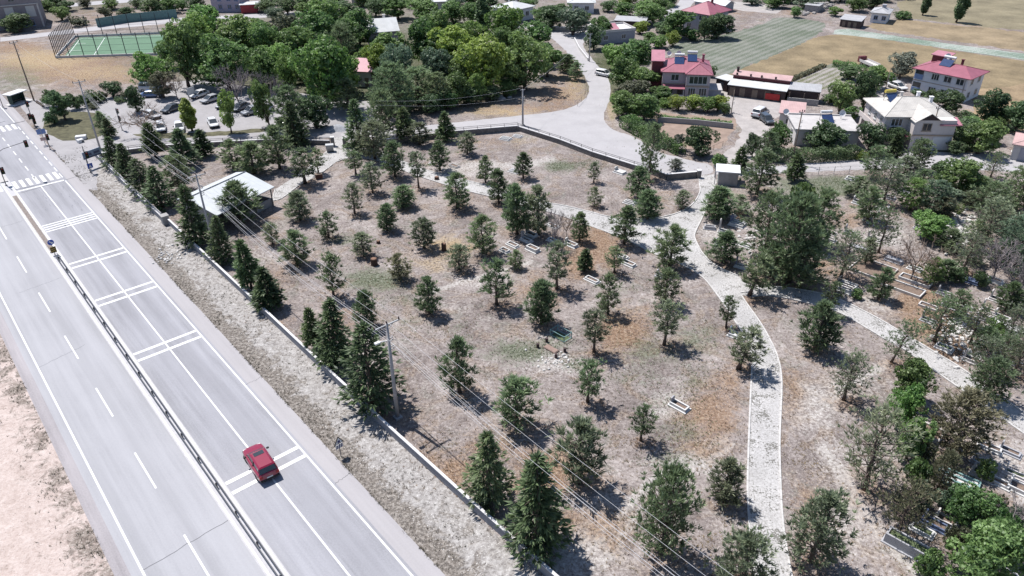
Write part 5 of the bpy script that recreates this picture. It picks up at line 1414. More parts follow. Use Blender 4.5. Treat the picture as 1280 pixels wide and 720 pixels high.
# ---- cemetery hut and shed
H = House('cemetery_hut', (897,231), (921,233), 'small grey hut with flat white roof beside the cemetery gate', 'hut')
H.wall(0, 0, H.L, 2.8, 2.1, M_CONC); H.slab(-.5, -.15, H.L + .25, 3.1, 2.12, 2.27, M_WHITE)
MB().box(-.06, .5, .02, -.003, 1.5, 1.8).build('door', mat('pale_green_paint', (.40, .50, .45), .7, .1), H.o)
MB().box(-.55, .1, 0, -.45, .2, 2.1).box(-.55, 2.7, 0, -.45, 2.8, 2.1).build('post', M_STEEL, H.o)
A3, B3 = G(270.7, 269.4, 3), G(343, 233.5, 3); dd = B3 - A3; shed_rz = math.atan2(dd.y, dd.x); SL = dd.length
S = empty('park_shed', (A3.x, A3.y, 0), shed_rz, 'large open shed with pale white sheet roof in the cemetery', 'shed')
MB().add([(0, 0, 3.0), (SL, 0, 3.0), (SL, 5.5, 4.3), (0, 5.5, 4.3), (SL, 7.6, 3.8), (0, 7.6, 3.8), (0, 0, 2.9), (SL, 0, 2.9), (SL, 5.5, 4.2), (0, 5.5, 4.2), (SL, 7.6, 3.7), (0, 7.6, 3.7)],
    [(0, 1, 2, 3), (3, 2, 4, 5), (9, 8, 7, 6), (11, 10, 8, 9), (0, 6, 7, 1), (5, 4, 10, 11), (1, 7, 8, 2), (2, 8, 10, 4), (0, 3, 9, 6), (3, 5, 11, 9)]).build('roof', ribbed('shed_sheet', (.57, .60, .62), .8, 0, .5, .07), S)
MB().tube([(-.02, 5.5, 4.33), (SL + .02, 5.5, 4.33)], .09, 6).build('ridge_cap', M_STEEL, S)
MB().box(.6, 6.9, 0, SL - .6, 7.1, 3.6).build('rear_wall', M_CONC, S)
MB().box(.6, .8, 0, .8, 6.9, 2.95).build('end_wall', M_CONC, S)
MB().box(4.0, .7, 0, SL - .3, .9, 1.15).build('front_wall', M_CONC, S)
MB().box(SL - .5, .903, 0, SL - .3, 4.2, 1.15).build('end_wall', M_CONC, S)
for x in (.5, 4.0, 7.2, SL - .4):
    MB().box(x, .5, 0, x + .14, .64, 2.88).build('post', M_STEEL, S)

# ================================================================ WALLS AND FENCES
M_STONE = mat('rubble_stone', (.20, .185, .18), .95, .45, 2.2, fine=6)
M_PALEW = mat('wall_render', (.27, .27, .30), .9, .18, .9)
M_COPE = mat('coping', (.66, .65, .66), .85, .12)
M_RAIL = mat('rail_dark', (.055, .055, .06), .5, .2)
def wall_run(name, px, h, w, label, mw, rail=0.0, posts=2.5, cope=True, uv=None, cat='wall', railm=None, copem=None):
    P = [UV(*q) for q in uv] if uv else [G(*p) for p in px]
    root = empty(name, P[0], 0, label, cat)
    Q = [p - P[0] for p in P]
    body = MB(); cp_ = MB(); rl = MB(); ps = MB()
    for i in range(len(Q) - 1):
        a, b = Q[i], Q[i + 1]; d = (b - a).normalized(); e = d * (w / 2 if i else 0)
        L = (b - a).length; k = max(1, int(L / 6))
        for j in range(k):
            p, q = a + (b - a) * j / k, a + (b - a) * (j + 1) / k
            body.bar(p + Vector((0, 0, h / 2 - .1)), q + Vector((0, 0, h / 2 - .1)) - d * .004, w, h + .2)
            if cope: cp_.bar(p + Vector((0, 0, h + .045)), q + Vector((0, 0, h + .045)) - d * .02, w + .05, .07)
        if rail:
            z0 = h + .085
            for z in (.45, .95):
                rl.bar(a + Vector((0, 0, z0 + rail * z)), b + Vector((0, 0, z0 + rail * z)), .05, .05)
            n = max(1, int(L / posts))
            for j in range(n + 1):
                p = a + (b - a) * j / n; ps.bar(p + Vector((0, 0, z0)), p + Vector((0, 0, z0 + rail)), .07, .07)
    body.build('wall_body', mw, root)
    if cope: cp_.build('coping', copem or M_COPE, root)
    if rail: rl.build('rail', railm or M_RAIL, root); ps.build('rail_posts', railm or M_RAIL, root)
    return root
wall_run('boundary_wall', None, .85, .20, 'long low grey wall with white coping between highway verge and cemetery', M_PALEW, uv=[(24.2, 103.0), (24.25, 75), (24.3, 45), (24.5, 33), (24.75, 24), (25.1, 5), (25.5, -20)])
wall_run('boundary_wall', None, .85, .20, 'stretch of roadside wall with pale top rail near the billboard', M_PALEW, .5, 3.0, uv=[(23.9, 138.5), (23.7, 120), (23.85, 104.6)], railm=M_COPE)
g = empty('wall_pier', UV(23.95, 103.7), AZ * -1, 'dark concrete pier where the roadside wall steps', 'pier')
MB().box(-.45, -.5, 0, .45, .5, 1.25, .03).build('shaft', M_CONC, g); MB().box(-.52, -.57, 1.252, .52, .57, 1.36).build('cap', M_CONC, g)
wall_run('car_park_wall', [(124,197),(200,187),(280,182),(345,179),(413,181)], .75, .32, 'dark stone wall with railing between car park street and cemetery', M_STONE, .55, 2.4)
wall_run('back_wall', [(434,185),(480,181),(563,170.5),(647,163.5)], .95, .32, 'dark stone wall with railing along the back of the cemetery', M_STONE, .55, 2.4)
wall_run('road_wall', [(648,163.5),(700,180),(740,195.5),(792,212),(810,217)], .85, .32, 'stone wall with pale coping and dark rail along the village road', M_STONE, .5, 2.2)
wall_run('gate_wall', [(812,217),(833,225),(871,221.5)], .95, .32, 'low rubble wall with flowerbed near the upper cemetery gate', M_STONE, 0)
wall_run('garden_wall', [(822,152.5),(870,156),(916,161)], 1.0, .2, 'grey concrete garden wall stepping along the tilled bed', M_CONC, 0, cope=False)
wall_run('bend_wall', [(690,38),(712,40),(736,37),(741,30)], 1.0, .25, 'grey wall at the village road head below white cottage', M_CONC, 0)
wall_run('bend_parapet', [(718,50),(724,62),(735,76)], .6, .2, 'pale kerb wall on the right of the village road climb', M_PCONC, 0)
wall_run('teal_wall', [(122,34),(160,28),(222,22)], 2.4, .12, 'blue green panel wall beyond the football pitch', mat('teal_panels', (.13, .23, .23), .7, .2), 0, cope=False)
wall_run('block_wall', [(750,34),(775,28),(795,22)], 1.0, .2, 'white garden wall along the upper lane', M_PCONC, 0, cope=False)
def pillar(px, label, h=1.6):
    g = empty('gate_pillar', G(*px), .15, label, 'gate pillar')
    MB().box(-.3, -.3, 0, .3, .3, h, .02).build('shaft', M_STONE, g); MB().box(-.36, -.36, h + .002, .36, .36, h + .12).build('cap', M_COPE, g)
pillar((416.5,182.5), 'left dark stone pillar of the cemetery gate'); pillar((431.5,184), 'right dark stone pillar of the cemetery gate by the spruce')
pillar((873,222), 'stone pillar ending the rubble wall at the upper gate', 1.2)

def post_fence(name, px, h, label, m, step=2.5, rails=(.5, .95), pw=.08, mesh=None):
    P = [G(*p) for p in px]; root = empty(name, P[0], 0, label, 'fence'); Q = [p - P[0] for p in P]; rl = MB()
    for i in range(len(Q) - 1):
        a, b = Q[i], Q[i + 1]; n = max(1, round((b - a).length / step))
        for j in range(n + (i == len(Q) - 2)):
            p = a + (b - a) * j / n; MB().bar(p, p + Vector((0, 0, h)), pw, pw).build('post', m, root)
        for z in rails: rl.bar(a + Vector((0, 0, h * z)), b + Vector((0, 0, h * z)), .035, .035)
    rl.build('wires', mesh or m, root); return root
post_fence('lane_fence', [(1003,219),(1042,217.5),(1080,216)], 1.3, 'white post and wire fence along the lane above the green plot', M_PARA, 3.0, (.95, .55))
post_fence('bend_fence', [(722,133),(731,122),(733,108),(726,94)], 1.0, 'thin wire fence on the dry bank inside the road bend', M_WOOD, 2.6, (.9,), .05)
post_fence('garden_fence', [(857,193),(880,193),(903,183)], 1.0, 'thin wire fence round the tilled garden bed', M_WOOD, 2.6, (.9,), .05)
# ---- cage of the football pitch
def cage():
    root = empty('pitch_cage', G(70, 73), 0, 'tall dark cage fence round the green football pitch', 'fence'); o = root.location
    c = [G(70,72.5), G(94,46.5), G(216,41.5), G(211,68)]; m = mat('cage_steel', (.045, .055, .075), .5, .2)
    for i, (a, b, st) in enumerate(((c[0], c[1], 1.6), (c[1], c[2], 3.6), (c[0], c[3], 3.4))):
        n = round((b - a).length / st); rl = MB()
        for j in range(n + 1):
            p = a.lerp(b, j / n) - o; MB().bar(p, p + Vector((0, 0, 5.6)), .14, .14).build('post', m, root)
        for z in (1.4, 2.8, 4.2, 5.55): rl.bar(a - o + Vector((0, 0, z)), b - o + Vector((0, 0, z)), .045, .045)
        rl.build('rail', m, root)
        k = MB(); k.bar(a - o + Vector((0, 0, .25)), b - o + Vector((0, 0, .25)), .25, .5); k.build('plinth', M_PCONC, root)
cage()
# ---- guard rail of the median
def guardrail():
    root = empty('guard_rail', UV(9.72, 103.2, .02), 0, 'double dark steel guard rail along the highway median', 'guard rail'); o = root.location; m = mat('rail_steel', (.075, .08, .095), .5, .2)
    for du in (-.15, .15):
        r = MB()
        for z, w in ((.42, .05), (.50, .09), (.58, .05)):
            r.bar(UV(9.72 + du, 103.2, z) - o, UV(9.72 + du, -40, z) - o, w, .075)
        r.build('beam', m, root)
    ps = MB()
    for v in np.arange(-38, 103, 4.0): ps.bar(UV(9.72, v, .02) - o, UV(9.72, v, .60) - o, .1, .12)
    t = ps.build('posts', m, root); t['kind'] = 'stuff'
guardrail()
# ================================================================ VEHICLES
def car_meshes(key, L, W, Hh, ground, hood, suv=True, pickup=False):
    """mesh set of a car; x forward, origin on the ground below the centre"""
    M = {}
    belt = Hh * .60; n = 8
    xs = [-L / 2, -L / 2 + .08, -L * .40, -L * .25, 0, L * .22, L * .36, L / 2 - .10, L / 2]
    hw = [.74, .95, 1.0, 1.02, 1.02, 1.01, .99, .90, .64]; zt = [belt * .95, belt * 1.13, belt * 1.10, belt * 1.03, belt, belt * .98, belt * .93, belt * .83, belt * .66]; zl = [ground + .14, ground + .05] + [ground] * 5 + [ground + .04, ground + .14]
    b = MB(); vs = []
    for x, k, t, l in zip(xs, hw, zt, zl):
        w = W / 2 * k
        vs += [(x, -w * .9, l), (x, -w, l + .18), (x, -w, t - .20), (x, -w * .93, t - .04), (x, -w * .80, t), (x, w * .80, t), (x, w * .93, t - .04), (x, w, t - .20), (x, w, l + .18), (x, w * .9, l)]
    fs = []
    for i in range(len(xs) - 1):
        for k in range(10):
            a, c = i * 10 + k, i * 10 + (k + 1) % 10; fs.append((a, a + 10, c + 10, c))
    fs += [tuple(range(10)), tuple(len(vs) - 10 + k for k in range(9, -1, -1))]
    b.add(vs, fs); M['body'] = (b, None, True)
    xr0, xr1 = -L * .475 if suv else -L * .40, L * .27; tr0, tr1 = (-L * .405, L * .07) if suv else (-L * .26, L * .04)
    wb, wt = W * .45, W * .355; zb = belt - .03
    g = MB(); lo = [(xr0, -wb * .92, zb), (xr1, -wb * .9, zb), (xr1, wb * .9, zb), (xr0, wb * .92, zb)]; hi = [(tr0, -wt, Hh - .07), (tr1, -wt, Hh - .06), (tr1, wt, Hh - .06), (tr0, wt, Hh - .07)]
    lo2 = [(xr0 * .5, -wb, zb), (xr0 * .5, wb, zb)]
    g.add(lo + hi, [(0, 1, 5, 4), (1, 2, 6, 5), (2, 3, 7, 6), (3, 0, 4, 7), (4, 5, 6, 7)]); M['windows'] = (g, M_GLASS, False)
    r = MB(); e = .03
    r.add([(tr0 - .10, -wt - e, Hh - .09), (tr1 + .06, -wt - e, Hh - .075), (tr1 + .06, wt + e, Hh - .075), (tr0 - .10, wt + e, Hh - .09),
           (tr0 + .02, -wt + .12, Hh), (tr1 - .12, -wt + .12, Hh), (tr1 - .12, wt - .12, Hh), (tr0 + .02, wt - .12, Hh)], [(0, 1, 5, 4), (1, 2, 6, 5), (2, 3, 7, 6), (3, 0, 4, 7), (4, 5, 6, 7), (3, 2, 1, 0)])
    for s in (-1, 1):
        r.bar((xr1 - .02, s * wb * .91, zb), (tr1 + .02, s * (wt + .01), Hh - .07), .05, .06)
        r.bar((xr0 + .03, s * wb * .93, zb), (tr0, s * (wt + .01), Hh - .08), .08, .08)
        r.bar((-L * .10, s * wb * .985, zb), (-L * .12, s * (wt + .012), Hh - .08), .07, .05)
    M['roof'] = (r, None, False)
    return M
M_TYRE = mat('tyre_rubber', (.02, .02, .02), .9, .3); M_RIM = mat('wheel_rim', (.45, .45, .47), .35, .1, metal=.8); M_LAMP = mat('lamp_glass', (.75, .75, .75), .15, .05); M_TAIL = mat('tail_glass', (.35, .02, .02), .2, .1); M_PLATE = mat('plate_white', (.7, .7, .7), .6, .05); M_BLACK = mat('black_trim', (.02, .02, .022), .5, .2)
def paint(name, c): return mat('paint_' + name, c, .28, .05, 1, spec=.5, coat=.6)
def wheel_mb(r, w):
    t = MB().lathe([(r * .62, -w / 2), (r * .92, -w / 2), (r, -w * .3), (r, w * .3), (r * .92, w / 2), (r * .62, w / 2), (r * .62, -w / 2)], n=16)
    q = MB().lathe([(.03, w * .42), (r * .62, w * .36), (r * .62, -w * .36), (.03, -w * .3)], n=16)
    return t, q
_cm = {}
def car(x, y, heading, kind, colour, label, cat='car', group='cars in the car park', P=None, name='parked_car', sunroof=False):
    L, W, Hh = dict(suv=(4.5, 1.86, 1.60), sedan=(4.4, 1.76, 1.44), hatch=(4.0, 1.72, 1.48), van=(4.7, 1.9, 1.9))[kind]
    P = P or G(x, y); o = empty(name, P, heading, label, cat, group)
    key = (kind, colour)
    if key not in _cm:
        ms = {}
        for k, (mb, m, sm) in car_meshes(key, L, W, Hh, .22, 1.0, kind != 'sedan').items():
            t = mb.build(k, m or PAINT[colour]); ms[k] = t.data; bpy.data.objects.remove(t)
            if k == 'body':
                pass
        r = .34
        for k, m in zip(('tyre', 'rim'), (M_TYRE, M_RIM)):
            t = wheel_mb(r, .22)[0 if k == 'tyre' else 1].build(k, m); ms[k] = t.data; bpy.data.objects.remove(t)
        h = MB().box(-.05, -.17, -.09, .12, .17, .09, .03).build('headlight', M_LAMP); ms['headlight'] = h.data; bpy.data.objects.remove(h)
        h = MB().box(-.10, -.15, -.12, .05, .15, .12, .02).build('taillight', M_TAIL); ms['taillight'] = h.data; bpy.data.objects.remove(h)
        h = MB().box(-.08, -.11, -.07, .08, .11, .08, .03).build('mirror', M_BLACK); ms['mirror'] = h.data; bpy.data.objects.remove(h)
        h = MB().box(-.03, -.26, -.06, .02, .26, .06).build('number_plate', M_PLATE); ms['number_plate'] = h.data; bpy.data.objects.remove(h)
        h = MB().box(-.12, -W * .44, -.12, .10, W * .44, .12, .05).build('bumper', M_BLACK); ms['bumper'] = h.data; bpy.data.objects.remove(h)
        if sunroof: h = MB().box(-.24, -.44, -.01, .24, .44, .015).build('sunroof', M_GLASS); ms['sunroof'] = h.data; bpy.data.objects.remove(h)
        _cm[key] = ms
    ms = _cm[key]
    def put(k, loc=(0, 0, 0), rz=0, par=o, rx=0):
        c = bpy.data.objects.new(k, ms[k]); COL.objects.link(c); c.parent = par; c.location = loc; c.rotation_euler = (rx, 0, rz); return c
    for k in ('body', 'windows', 'roof'):
        c = put(k)
        if k == 'body': md = c.modifiers.new('round', 'SUBSURF'); md.levels = md.render_levels = 2
    belt = Hh * .60
    for sx in (L * .31, -L * .30):
        for sy in (-1, 1):
            w = put('tyre', (sx, sy * (W / 2 - .10), .34), 0, o, -sy * math.pi / 2); w.name = 'wheel'
            put('rim', (0, 0, 0), 0, w)
    for sy in (-1, 1):
        put('headlight', (L / 2 - .30, sy * W * .33, belt * .74)); put('taillight', (-L / 2 + .11, sy * W * .38, belt * .82)); put('mirror', (L * .17, sy * (W / 2 + .09), belt + .08))
    put('bumper', (L / 2 - .09, 0, .42)); put('bumper', (-L / 2 + .08, 0, .42)); put('number_plate', (-L / 2 + .0, 0, belt * .66))
    if sunroof and 'sunroof' in ms: put('sunroof', (-L * .015, 0, Hh + .004))
    return o
PAINT = dict(red=paint('red', (.25, .010, .040)), white=paint('white', (.72, .72, .74)), silver=paint('silver', (.45, .46, .49)), grey=paint('grey', (.22, .23, .25)), black=paint('black', (.035, .037, .045)), blue=paint('blue', (.10, .17, .35)), dark=paint('dark', (.06, .07, .085)), teal=paint('teal', (.05, .10, .11)))
PH = math.atan2(RA.y, RA.x)
car(327, 583, PH - R_(4), 'suv', 'red', 'red hatchback SUV driving over the lane line on the highway', group=None, name='red_suv', sunroof=True)
def hd(ax, ay, bx, by):
    a, b = G(ax, ay), G(bx, by); return math.atan2((b - a).y, (b - a).x)
car(191, 147, hd(180, 142, 200, 148) , 'hatch', 'white', 'white hatchback showing its rear beside the bare stem tree')
car(215, 139, hd(230, 132, 202, 142), 'sedan', 'dark', 'dark sedan parked at an angle in the car park')
car(202, 163, hd(202, 158, 203, 170), 'hatch', 'white', 'white car facing the strip, leftmost of the near row')
car(225, 162, hd(224, 155, 226, 170), 'sedan', 'white', 'white car with bonnet to the strip, middle of the near row')
car(267, 157, hd(263, 148, 271, 163), 'sedan', 'white', 'white sedan with grey windscreen, right of the slim bright tree')
car(264, 127, hd(276, 123, 254, 130), 'sedan', 'silver', 'silver sedan in the rear row near the white notice board')
car(250, 121, hd(262, 117, 240, 124), 'sedan', 'white', 'white car half hidden behind the silver sedan')
car(280, 134, hd(290, 128, 272, 139), 'hatch', 'silver', 'pale car behind the slender bright tree')
car(301, 137, hd(312, 132, 290, 142), 'sedan', 'grey', 'grey sedan behind the leafy young strip tree')
car(316, 142, hd(330, 138, 305, 145), 'suv', 'silver', 'silver SUV in front of the grey leafless tree')
car(331, 140, hd(342, 136, 322, 143), 'hatch', 'white', 'white hatchback right of the silver SUV')
car(360, 161, hd(346, 160, 376, 161), 'sedan', 'teal', 'dark teal car under the dusky pine by the wall')
car(189, 113, hd(176, 113, 200, 112), 'van', 'white', 'white van at the far left of the car park')
car(191, 121, hd(180, 121, 202, 120), 'sedan', 'blue', 'blue car beside the white van')
car(755, 95, hd(742, 92, 768, 97), 'hatch', 'white', 'white car parked beside the village road bend', group=None)
car(950, 145, hd(942, 148, 958, 139), 'van', 'white', 'white and blue vehicle standing in the farm yard', group=None)
car(958, 153, hd(950, 146, 966, 158), 'hatch', 'dark', 'dark small car near the low annex in the yard', group=None)
car(1121, 111, hd(1112, 108, 1130, 114), 'sedan', 'white', 'white car in the yard left of the white block', group=None)
car(1113, 104, hd(1104, 102, 1124, 106), 'hatch', 'silver', 'grey car behind the white car in the block yard', group=None)
car(905, 66, hd(898, 66, 912, 66), 'hatch', 'silver', 'dusty car by the bean field path', group=None) if False else None
# farm trailer
o = empty('farm_trailer', G(1086, 84), hd(1078, 79, 1096, 87), 'flat white farm trailer beside the vine hedge', 'trailer')
MB().box(-2.6, -1.0, .75, 2.6, 1.0, .95, .03).build('deck', M_PARA, o)
for sy in (-1.0, .95): MB().box(-2.6, sy, .953, 2.6, sy + .05, 1.35).build('side_board', M_PARA, o)
MB().box(-3.4, -.9, .5, -2.7, .9, 1.8, .06).build('tractor_hood', M_MAROON, o)
for sx in (-1.6, 1.6):
    for sy in (-1, 1):
        w = wheel_mb(.42, .22)[0].build('wheel', M_TYRE, o); w.location = (sx, sy * .95, .42); w.rotation_euler = (math.pi / 2, 0, 0); wheel_mb(.42, .22)[1].build('rim', M_RIM, w)
# ================================================================ POLES, CABLES, SIGNALS, SIGNS
M_POLE = mat('pole_concrete', (.40, .39, .40), .85, .12, 1); M_GALV = mat('galvanised', (.42, .43, .45), .45, .12, metal=.3); M_INS = mat('insulator', (.10, .06, .05), .4, .2)
POLES = []
WD = Vector((math.cos(.0), 0, 0))
def pole(P, h, label, rz, arm=2.2, r=.17, m=None, group=None, base=True):
    o = empty('utility_pole', P, rz, label, 'utility pole', group)
    MB().tube([(0, 0, -.1), (0, 0, h * .5), (0, 0, h)], [r, r * .82, r * .62], 8).build('shaft', m or M_POLE, o, True)
    if base: MB().box(-.35, -.35, -.02, .35, .35, .22, .03).build('plinth', M_POLE, o)
    tips = []
    if arm:
        c = MB().bar((-arm / 2, 0, h - .12), (arm / 2, 0, h - .12), .10, .10); c.bar((-arm / 4, 0, h - .15), (0, 0, h - .7), .05, .05); c.bar((arm / 4, 0, h - .15), (0, 0, h - .7), .05, .05)
        ca = c.build('crossarm', M_GALV, o)
        for x in (-arm / 2 + .06, 0, arm / 2 - .06):
            z = h + (.02 if x == 0 else -.065)
            MB().lathe([(.02, 0), (.06, .02), (.09, .10), (.06, .14), (.09, .20), (.05, .28), (0, .30)], (x, 0, z), 8).build('insulator', M_INS, ca); tips.append((x, 0, z + .26))
    for k in range(4):
        z = h - 1.6 - .28 * k - (.35 if k > 1 else 0)
        MB().box(r * .6, -.03, z - .03, r * .6 + .32, .03, z + .03).lathe([(.03, 0), (.05, .02), (.05, .10), (0, .12)], (r * .6 + .28, 0, z + .03), 6).build('bracket', M_GALV, o); tips.append((r * .6 + .28, 0, z + .12))
    R = Matrix.Rotation(rz, 3, 'Z')
    return o, [P + R @ Vector(t) for t in tips]
PA = G(125.5, 186.7); PM_ = G(245, 218.8, 10.8); PM_.z = 0; PB_ = G(497.3, 522.3)
lined = (PB_ - PA); lz = math.atan2(lined.y, lined.x) + math.pi / 2
PZ = PB_ + (PB_ - PM_).normalized() * 50
pa = pole(PA, 12.0, 'tall concrete utility pole beside the billboard at the junction', lz, 2.0, group='concrete poles of the power line')
pm = pole(PM_, 10.8, 'concrete utility pole standing left of the white roofed shed', lz, 2.4, group='concrete poles of the power line')
pb = pole(PB_, 10.7, 'concrete utility pole among spruces inside the highway wall', lz, 2.6, .20, group='concrete poles of the power line')
MB().bar((0, .05, 8.9), (-.9, .05, 9.15), .07, .07).box(-1.35, -.1, 9.08, -.85, .2, 9.22).build('lamp_arm', M_WHITE, pb[0])
R3 = Matrix.Rotation(lz, 3, 'Z')
endt = [PZ + (t - PB_) for t in pb[1]]
M_WIRE = mat('aluminium_wire', (.50, .50, .53), .5, .1)
names = ['left high cable of the power line', 'middle high cable of the power line', 'right high cable of the power line', 'upper bunched cable below the crossarms', 'second bunched cable below the crossarms', 'third bunched cable below the crossarms', 'lowest bunched cable below the crossarms']
def span(a, b, sag, n=14):
    return [a.lerp(b, i / n) + Vector((0, 0, -4 * sag * (i / n) * (1 - i / n))) for i in range(n + 1)]
for k in range(7):
    mb = MB(); sg = .7 if k < 3 else .9 + .08 * k
    pts = span(pa[1][k], pm[1][k], sg) + span(pm[1][k], pb[1][k], sg)[1:] + span(pb[1][k], endt[k], sg)[1:]
    mb.tube(pts, .0115 if k != 5 else .017, 5)
    tag(mb.build('power_cable', M_WIRE), names[k], 'cable', 'cables of the power line')
p1 = pole(G(42.7, 126), 12.0, 'wooden looking utility pole on the dry field at the far left', lz + .5, 1.8, .16, M_WOOD, base=False)
p2 = pole(G(653.5, 157), 6.9, 'grey lattice like pole beside the cemetery wall corner', .3, 1.0, .20, base=True)
p3 = pole(G(736.5, 77), 6.5, 'white pole on the right of the village road climb', .3, 1.2, .15, base=False)
p4 = pole(G(990, 203), 8.6, 'wooden pole beside the hedge at the lane', .3, 1.0, .13, M_WOOD, base=False)
p5 = pole(G(1158, 186), 7.2, 'slim wooden pole before the cream house bay', .3, 1.0, .12, M_WOOD, base=False)
p6 = pole(G(914, 141), 4.5, 'short dark pole at the farm yard entrance', .3, 0, .09, M_WOOD, base=False)
p7 = pole(G(1104, 122), 6.0, 'short wooden pole in the yard behind the cream house', .3, 0, .10, M_WOOD, base=False)
for a, b, lb in ((p1[1][1], pa[1][1], 'cable from the far left pole to the billboard pole'), (p2[1][0], G(470, 126, 8.5), 'cable running left from the wall corner pole over the grove'), (p2[1][2], p3[1][0], 'cable between the wall corner pole and the village pole'), (p4[1][1], p5[1][1], 'cable between the two wooden lane poles')):
    tag(MB().tube(span(a, b, .8), .015, 4).build('power_cable', M_WIRE), lb, 'cable')
tag(MB().tube(span(p2[1][3], G(470, 131, 7.2), .8), .015, 4).build('power_cable', M_WIRE), 'lower cable running left from the wall corner pole', 'cable')

M_SIG = mat('signal_black', (.018, .018, .02), .6, .2); M_SIGP = mat('signal_post', (.16, .15, .16), .6, .2)
def signal(bx, by, h, label, heads, rz, arm=None, lean=0):
    o = empty('traffic_light', G(bx, by), rz, label, 'traffic light', 'traffic lights of the junction')
    p = MB().tube([(0, 0, 0), (0, 0, h)], .07, 8); p.lathe([(.2, 0), (.2, .06), (.09, .1)], n=8)
    if arm: p.tube([(0, 0, h - .1), (arm * .3, 0, h + .55), (arm, 0, h + .95)], .05, 6)
    p.build('post', M_SIGP, o, True)
    for hx, hz in heads:
        b = MB().box(hx - .16, -.14, hz - .48, hx + .16, .12, hz + .48, .03); b.box(hx - .26, .121, hz - .58, hx + .26, .15, hz + .58); hd_ = b.build('signal_head', M_SIG, o)
        for k, c in enumerate(((.25, .02, .02), (.25, .14, .02), (.02, .16, .06))):
            l = MB().lathe([(0, 0), (.10, .0), (.115, .03), (.115, .16)], n=10).build('lens', mat('lens_%d' % k, c, .2, .1), hd_)
            l.location = (hx, -.142, hz + .3 - .3 * k); l.rotation_euler = (math.pi / 2, 0, 0)
    return o
fa = math.atan2(RB.y, RB.x)
signal(113.5, 216, 4.6, 'traffic light on a slim post before the billboard', [(.28, 3.0)], fa)
signal(153, 163, 4.2, 'traffic light at the car park mouth beside the leaning bare tree', [(.25, 2.2), (.25, 3.6)], fa + 1.2)
signal(8, 232, 5.2, 'traffic light on the median island with an arm over the lanes', [(.25, 2.4), (4.6, 5.75)], fa, 4.6)
signal(63, 187, 3.0, 'short traffic light in front of the junction island', [(.2, 2.2)], fa)
signal(43.5, 158, 4.6, 'traffic light with many heads beyond the junction by the shelter', [(-.28, 2.0), (.3, 1.7), (.1, 4.3), (.28, .9)], fa + .4)
signal(4, 134, 3.6, 'thin signal post at the far kerb near the left edge', [(0.0, 3.0)], fa)
# billboard
o = empty('billboard', G(120, 208), fa + .35, 'blue grey billboard on two posts at the wall end', 'billboard')
MB().box(-1.6, -.05, 1.7, 1.6, .05, 2.9).build('board', mat('board_sky', (.30, .37, .48), .7, .2, 1.2), o)
b = MB(); b.box(-.6, -.075, 2.1, -.1, -.053, 2.5); b.box(.3, -.075, 2.15, 1.3, -.053, 2.5); b.box(-1.5, -.07, 1.75, 1.5, -.053, 1.95); b.build('picture', mat('board_picture', (.10, .11, .18), .7, .3), o)
for x in (-1.2, 1.2): MB().box(x - .06, .06, 0, x + .06, .16, 2.8).build('post', M_GALV, o)
o = empty('pedestrian_sign', G(116, 218), fa + .2, 'blue square crossing sign beside the traffic light at the wall', 'road sign')
MB().tube([(0, 0, 0), (0, 0, 1.9)], .04, 6).build('post', M_GALV, o); MB().box(-.42, -.03, 1.1, .42, .0, 1.9).build('plate', mat('sign_blue', (.03, .09, .42), .5, .1), o)
MB().add([(-.24, -.034, 1.25), (.24, -.034, 1.25), (0, -.034, 1.72)], [(0, 1, 2)]).build('symbol', M_WHITE, o)
o = empty('direction_sign', G(57, 181), fa - .2, 'blue and white sign pair at the left of the junction island', 'road sign')
MB().tube([(0, 0, 0), (0, 0, 2.9)], .05, 6).build('post', M_GALV, o); MB().box(-.7, -.03, 2.0, .7, .0, 2.9).build('plate', mat('sign_pale_blue', (.18, .26, .50), .5, .1), o); MB().box(-.5, -.03, .8, .5, 0, 1.4).build('lower_plate', mat('sign_red_white', (.6, .4, .36), .5, .2), o)
o = empty('keep_right_sign', UV(9.72, 104.1, .02), fa, 'round blue keep right sign above a yellow marker panel', 'road sign')
MB().tube([(0, .05, 0), (0, .05, 2.2)], .05, 6).build('post', M_GALV, o)
d = MB().lathe([(0, 0), (.38, 0), (.38, .03), (0, .03)], n=20).build('disc', mat('sign_blue', (.03, .09, .42), .5, .1), o); d.location = (0, 0, 1.85); d.rotation_euler = (R_(90), 0, 0)
a = MB().add([(-.22, 0, .14), (-.10, 0, .24), (.10, 0, -.02), (.18, 0, .08), (.24, 0, -.22), (-.06, 0, -.18), (.02, 0, -.10)], [(0, 1, 2, 6), (2, 3, 4), (2, 4, 6), (6, 4, 5)]).build('arrow', M_WHITE, d); a.rotation_euler = (R_(-90), 0, 0); a.location = (0, 0, .036)
MB().box(-.34, -.03, .35, .34, .0, 1.2).build('marker_panel', mat('marker_yellow', (.36, .24, .06), .5, .1), o)
s = MB()
for k in range(3): s.add([(-.34, -.034, .38 + .26 * k), (.34, -.034, .50 + .26 * k), (.34, -.034, .61 + .26 * k), (-.34, -.034, .49 + .26 * k)], [(0, 1, 2, 3)])
s.build('stripes', M_BLACK, o)
o = empty('warning_sign', G(426.5, 570), fa + .1, 'triangular warning sign with patterned plate on the road verge', 'road sign')
MB().tube([(0, .05, 0), (0, .05, 1.75)], .035, 6).build('post', M_SIGP, o)
MB().add([(-.5, 0, 1.45), (.5, 0, 1.45), (0, 0, 2.3), (-.5, .03, 1.45), (.5, .03, 1.45), (0, .03, 2.3)], [(0, 1, 2), (5, 4, 3), (0, 3, 4, 1), (1, 4, 5, 2), (2, 5, 3, 0)]).build('border', M_BLACK, o)
MB().add([(-.37, -.004, 1.52), (.37, -.004, 1.52), (0, -.004, 2.16)], [(0, 1, 2)]).build('face', M_WHITE, o)
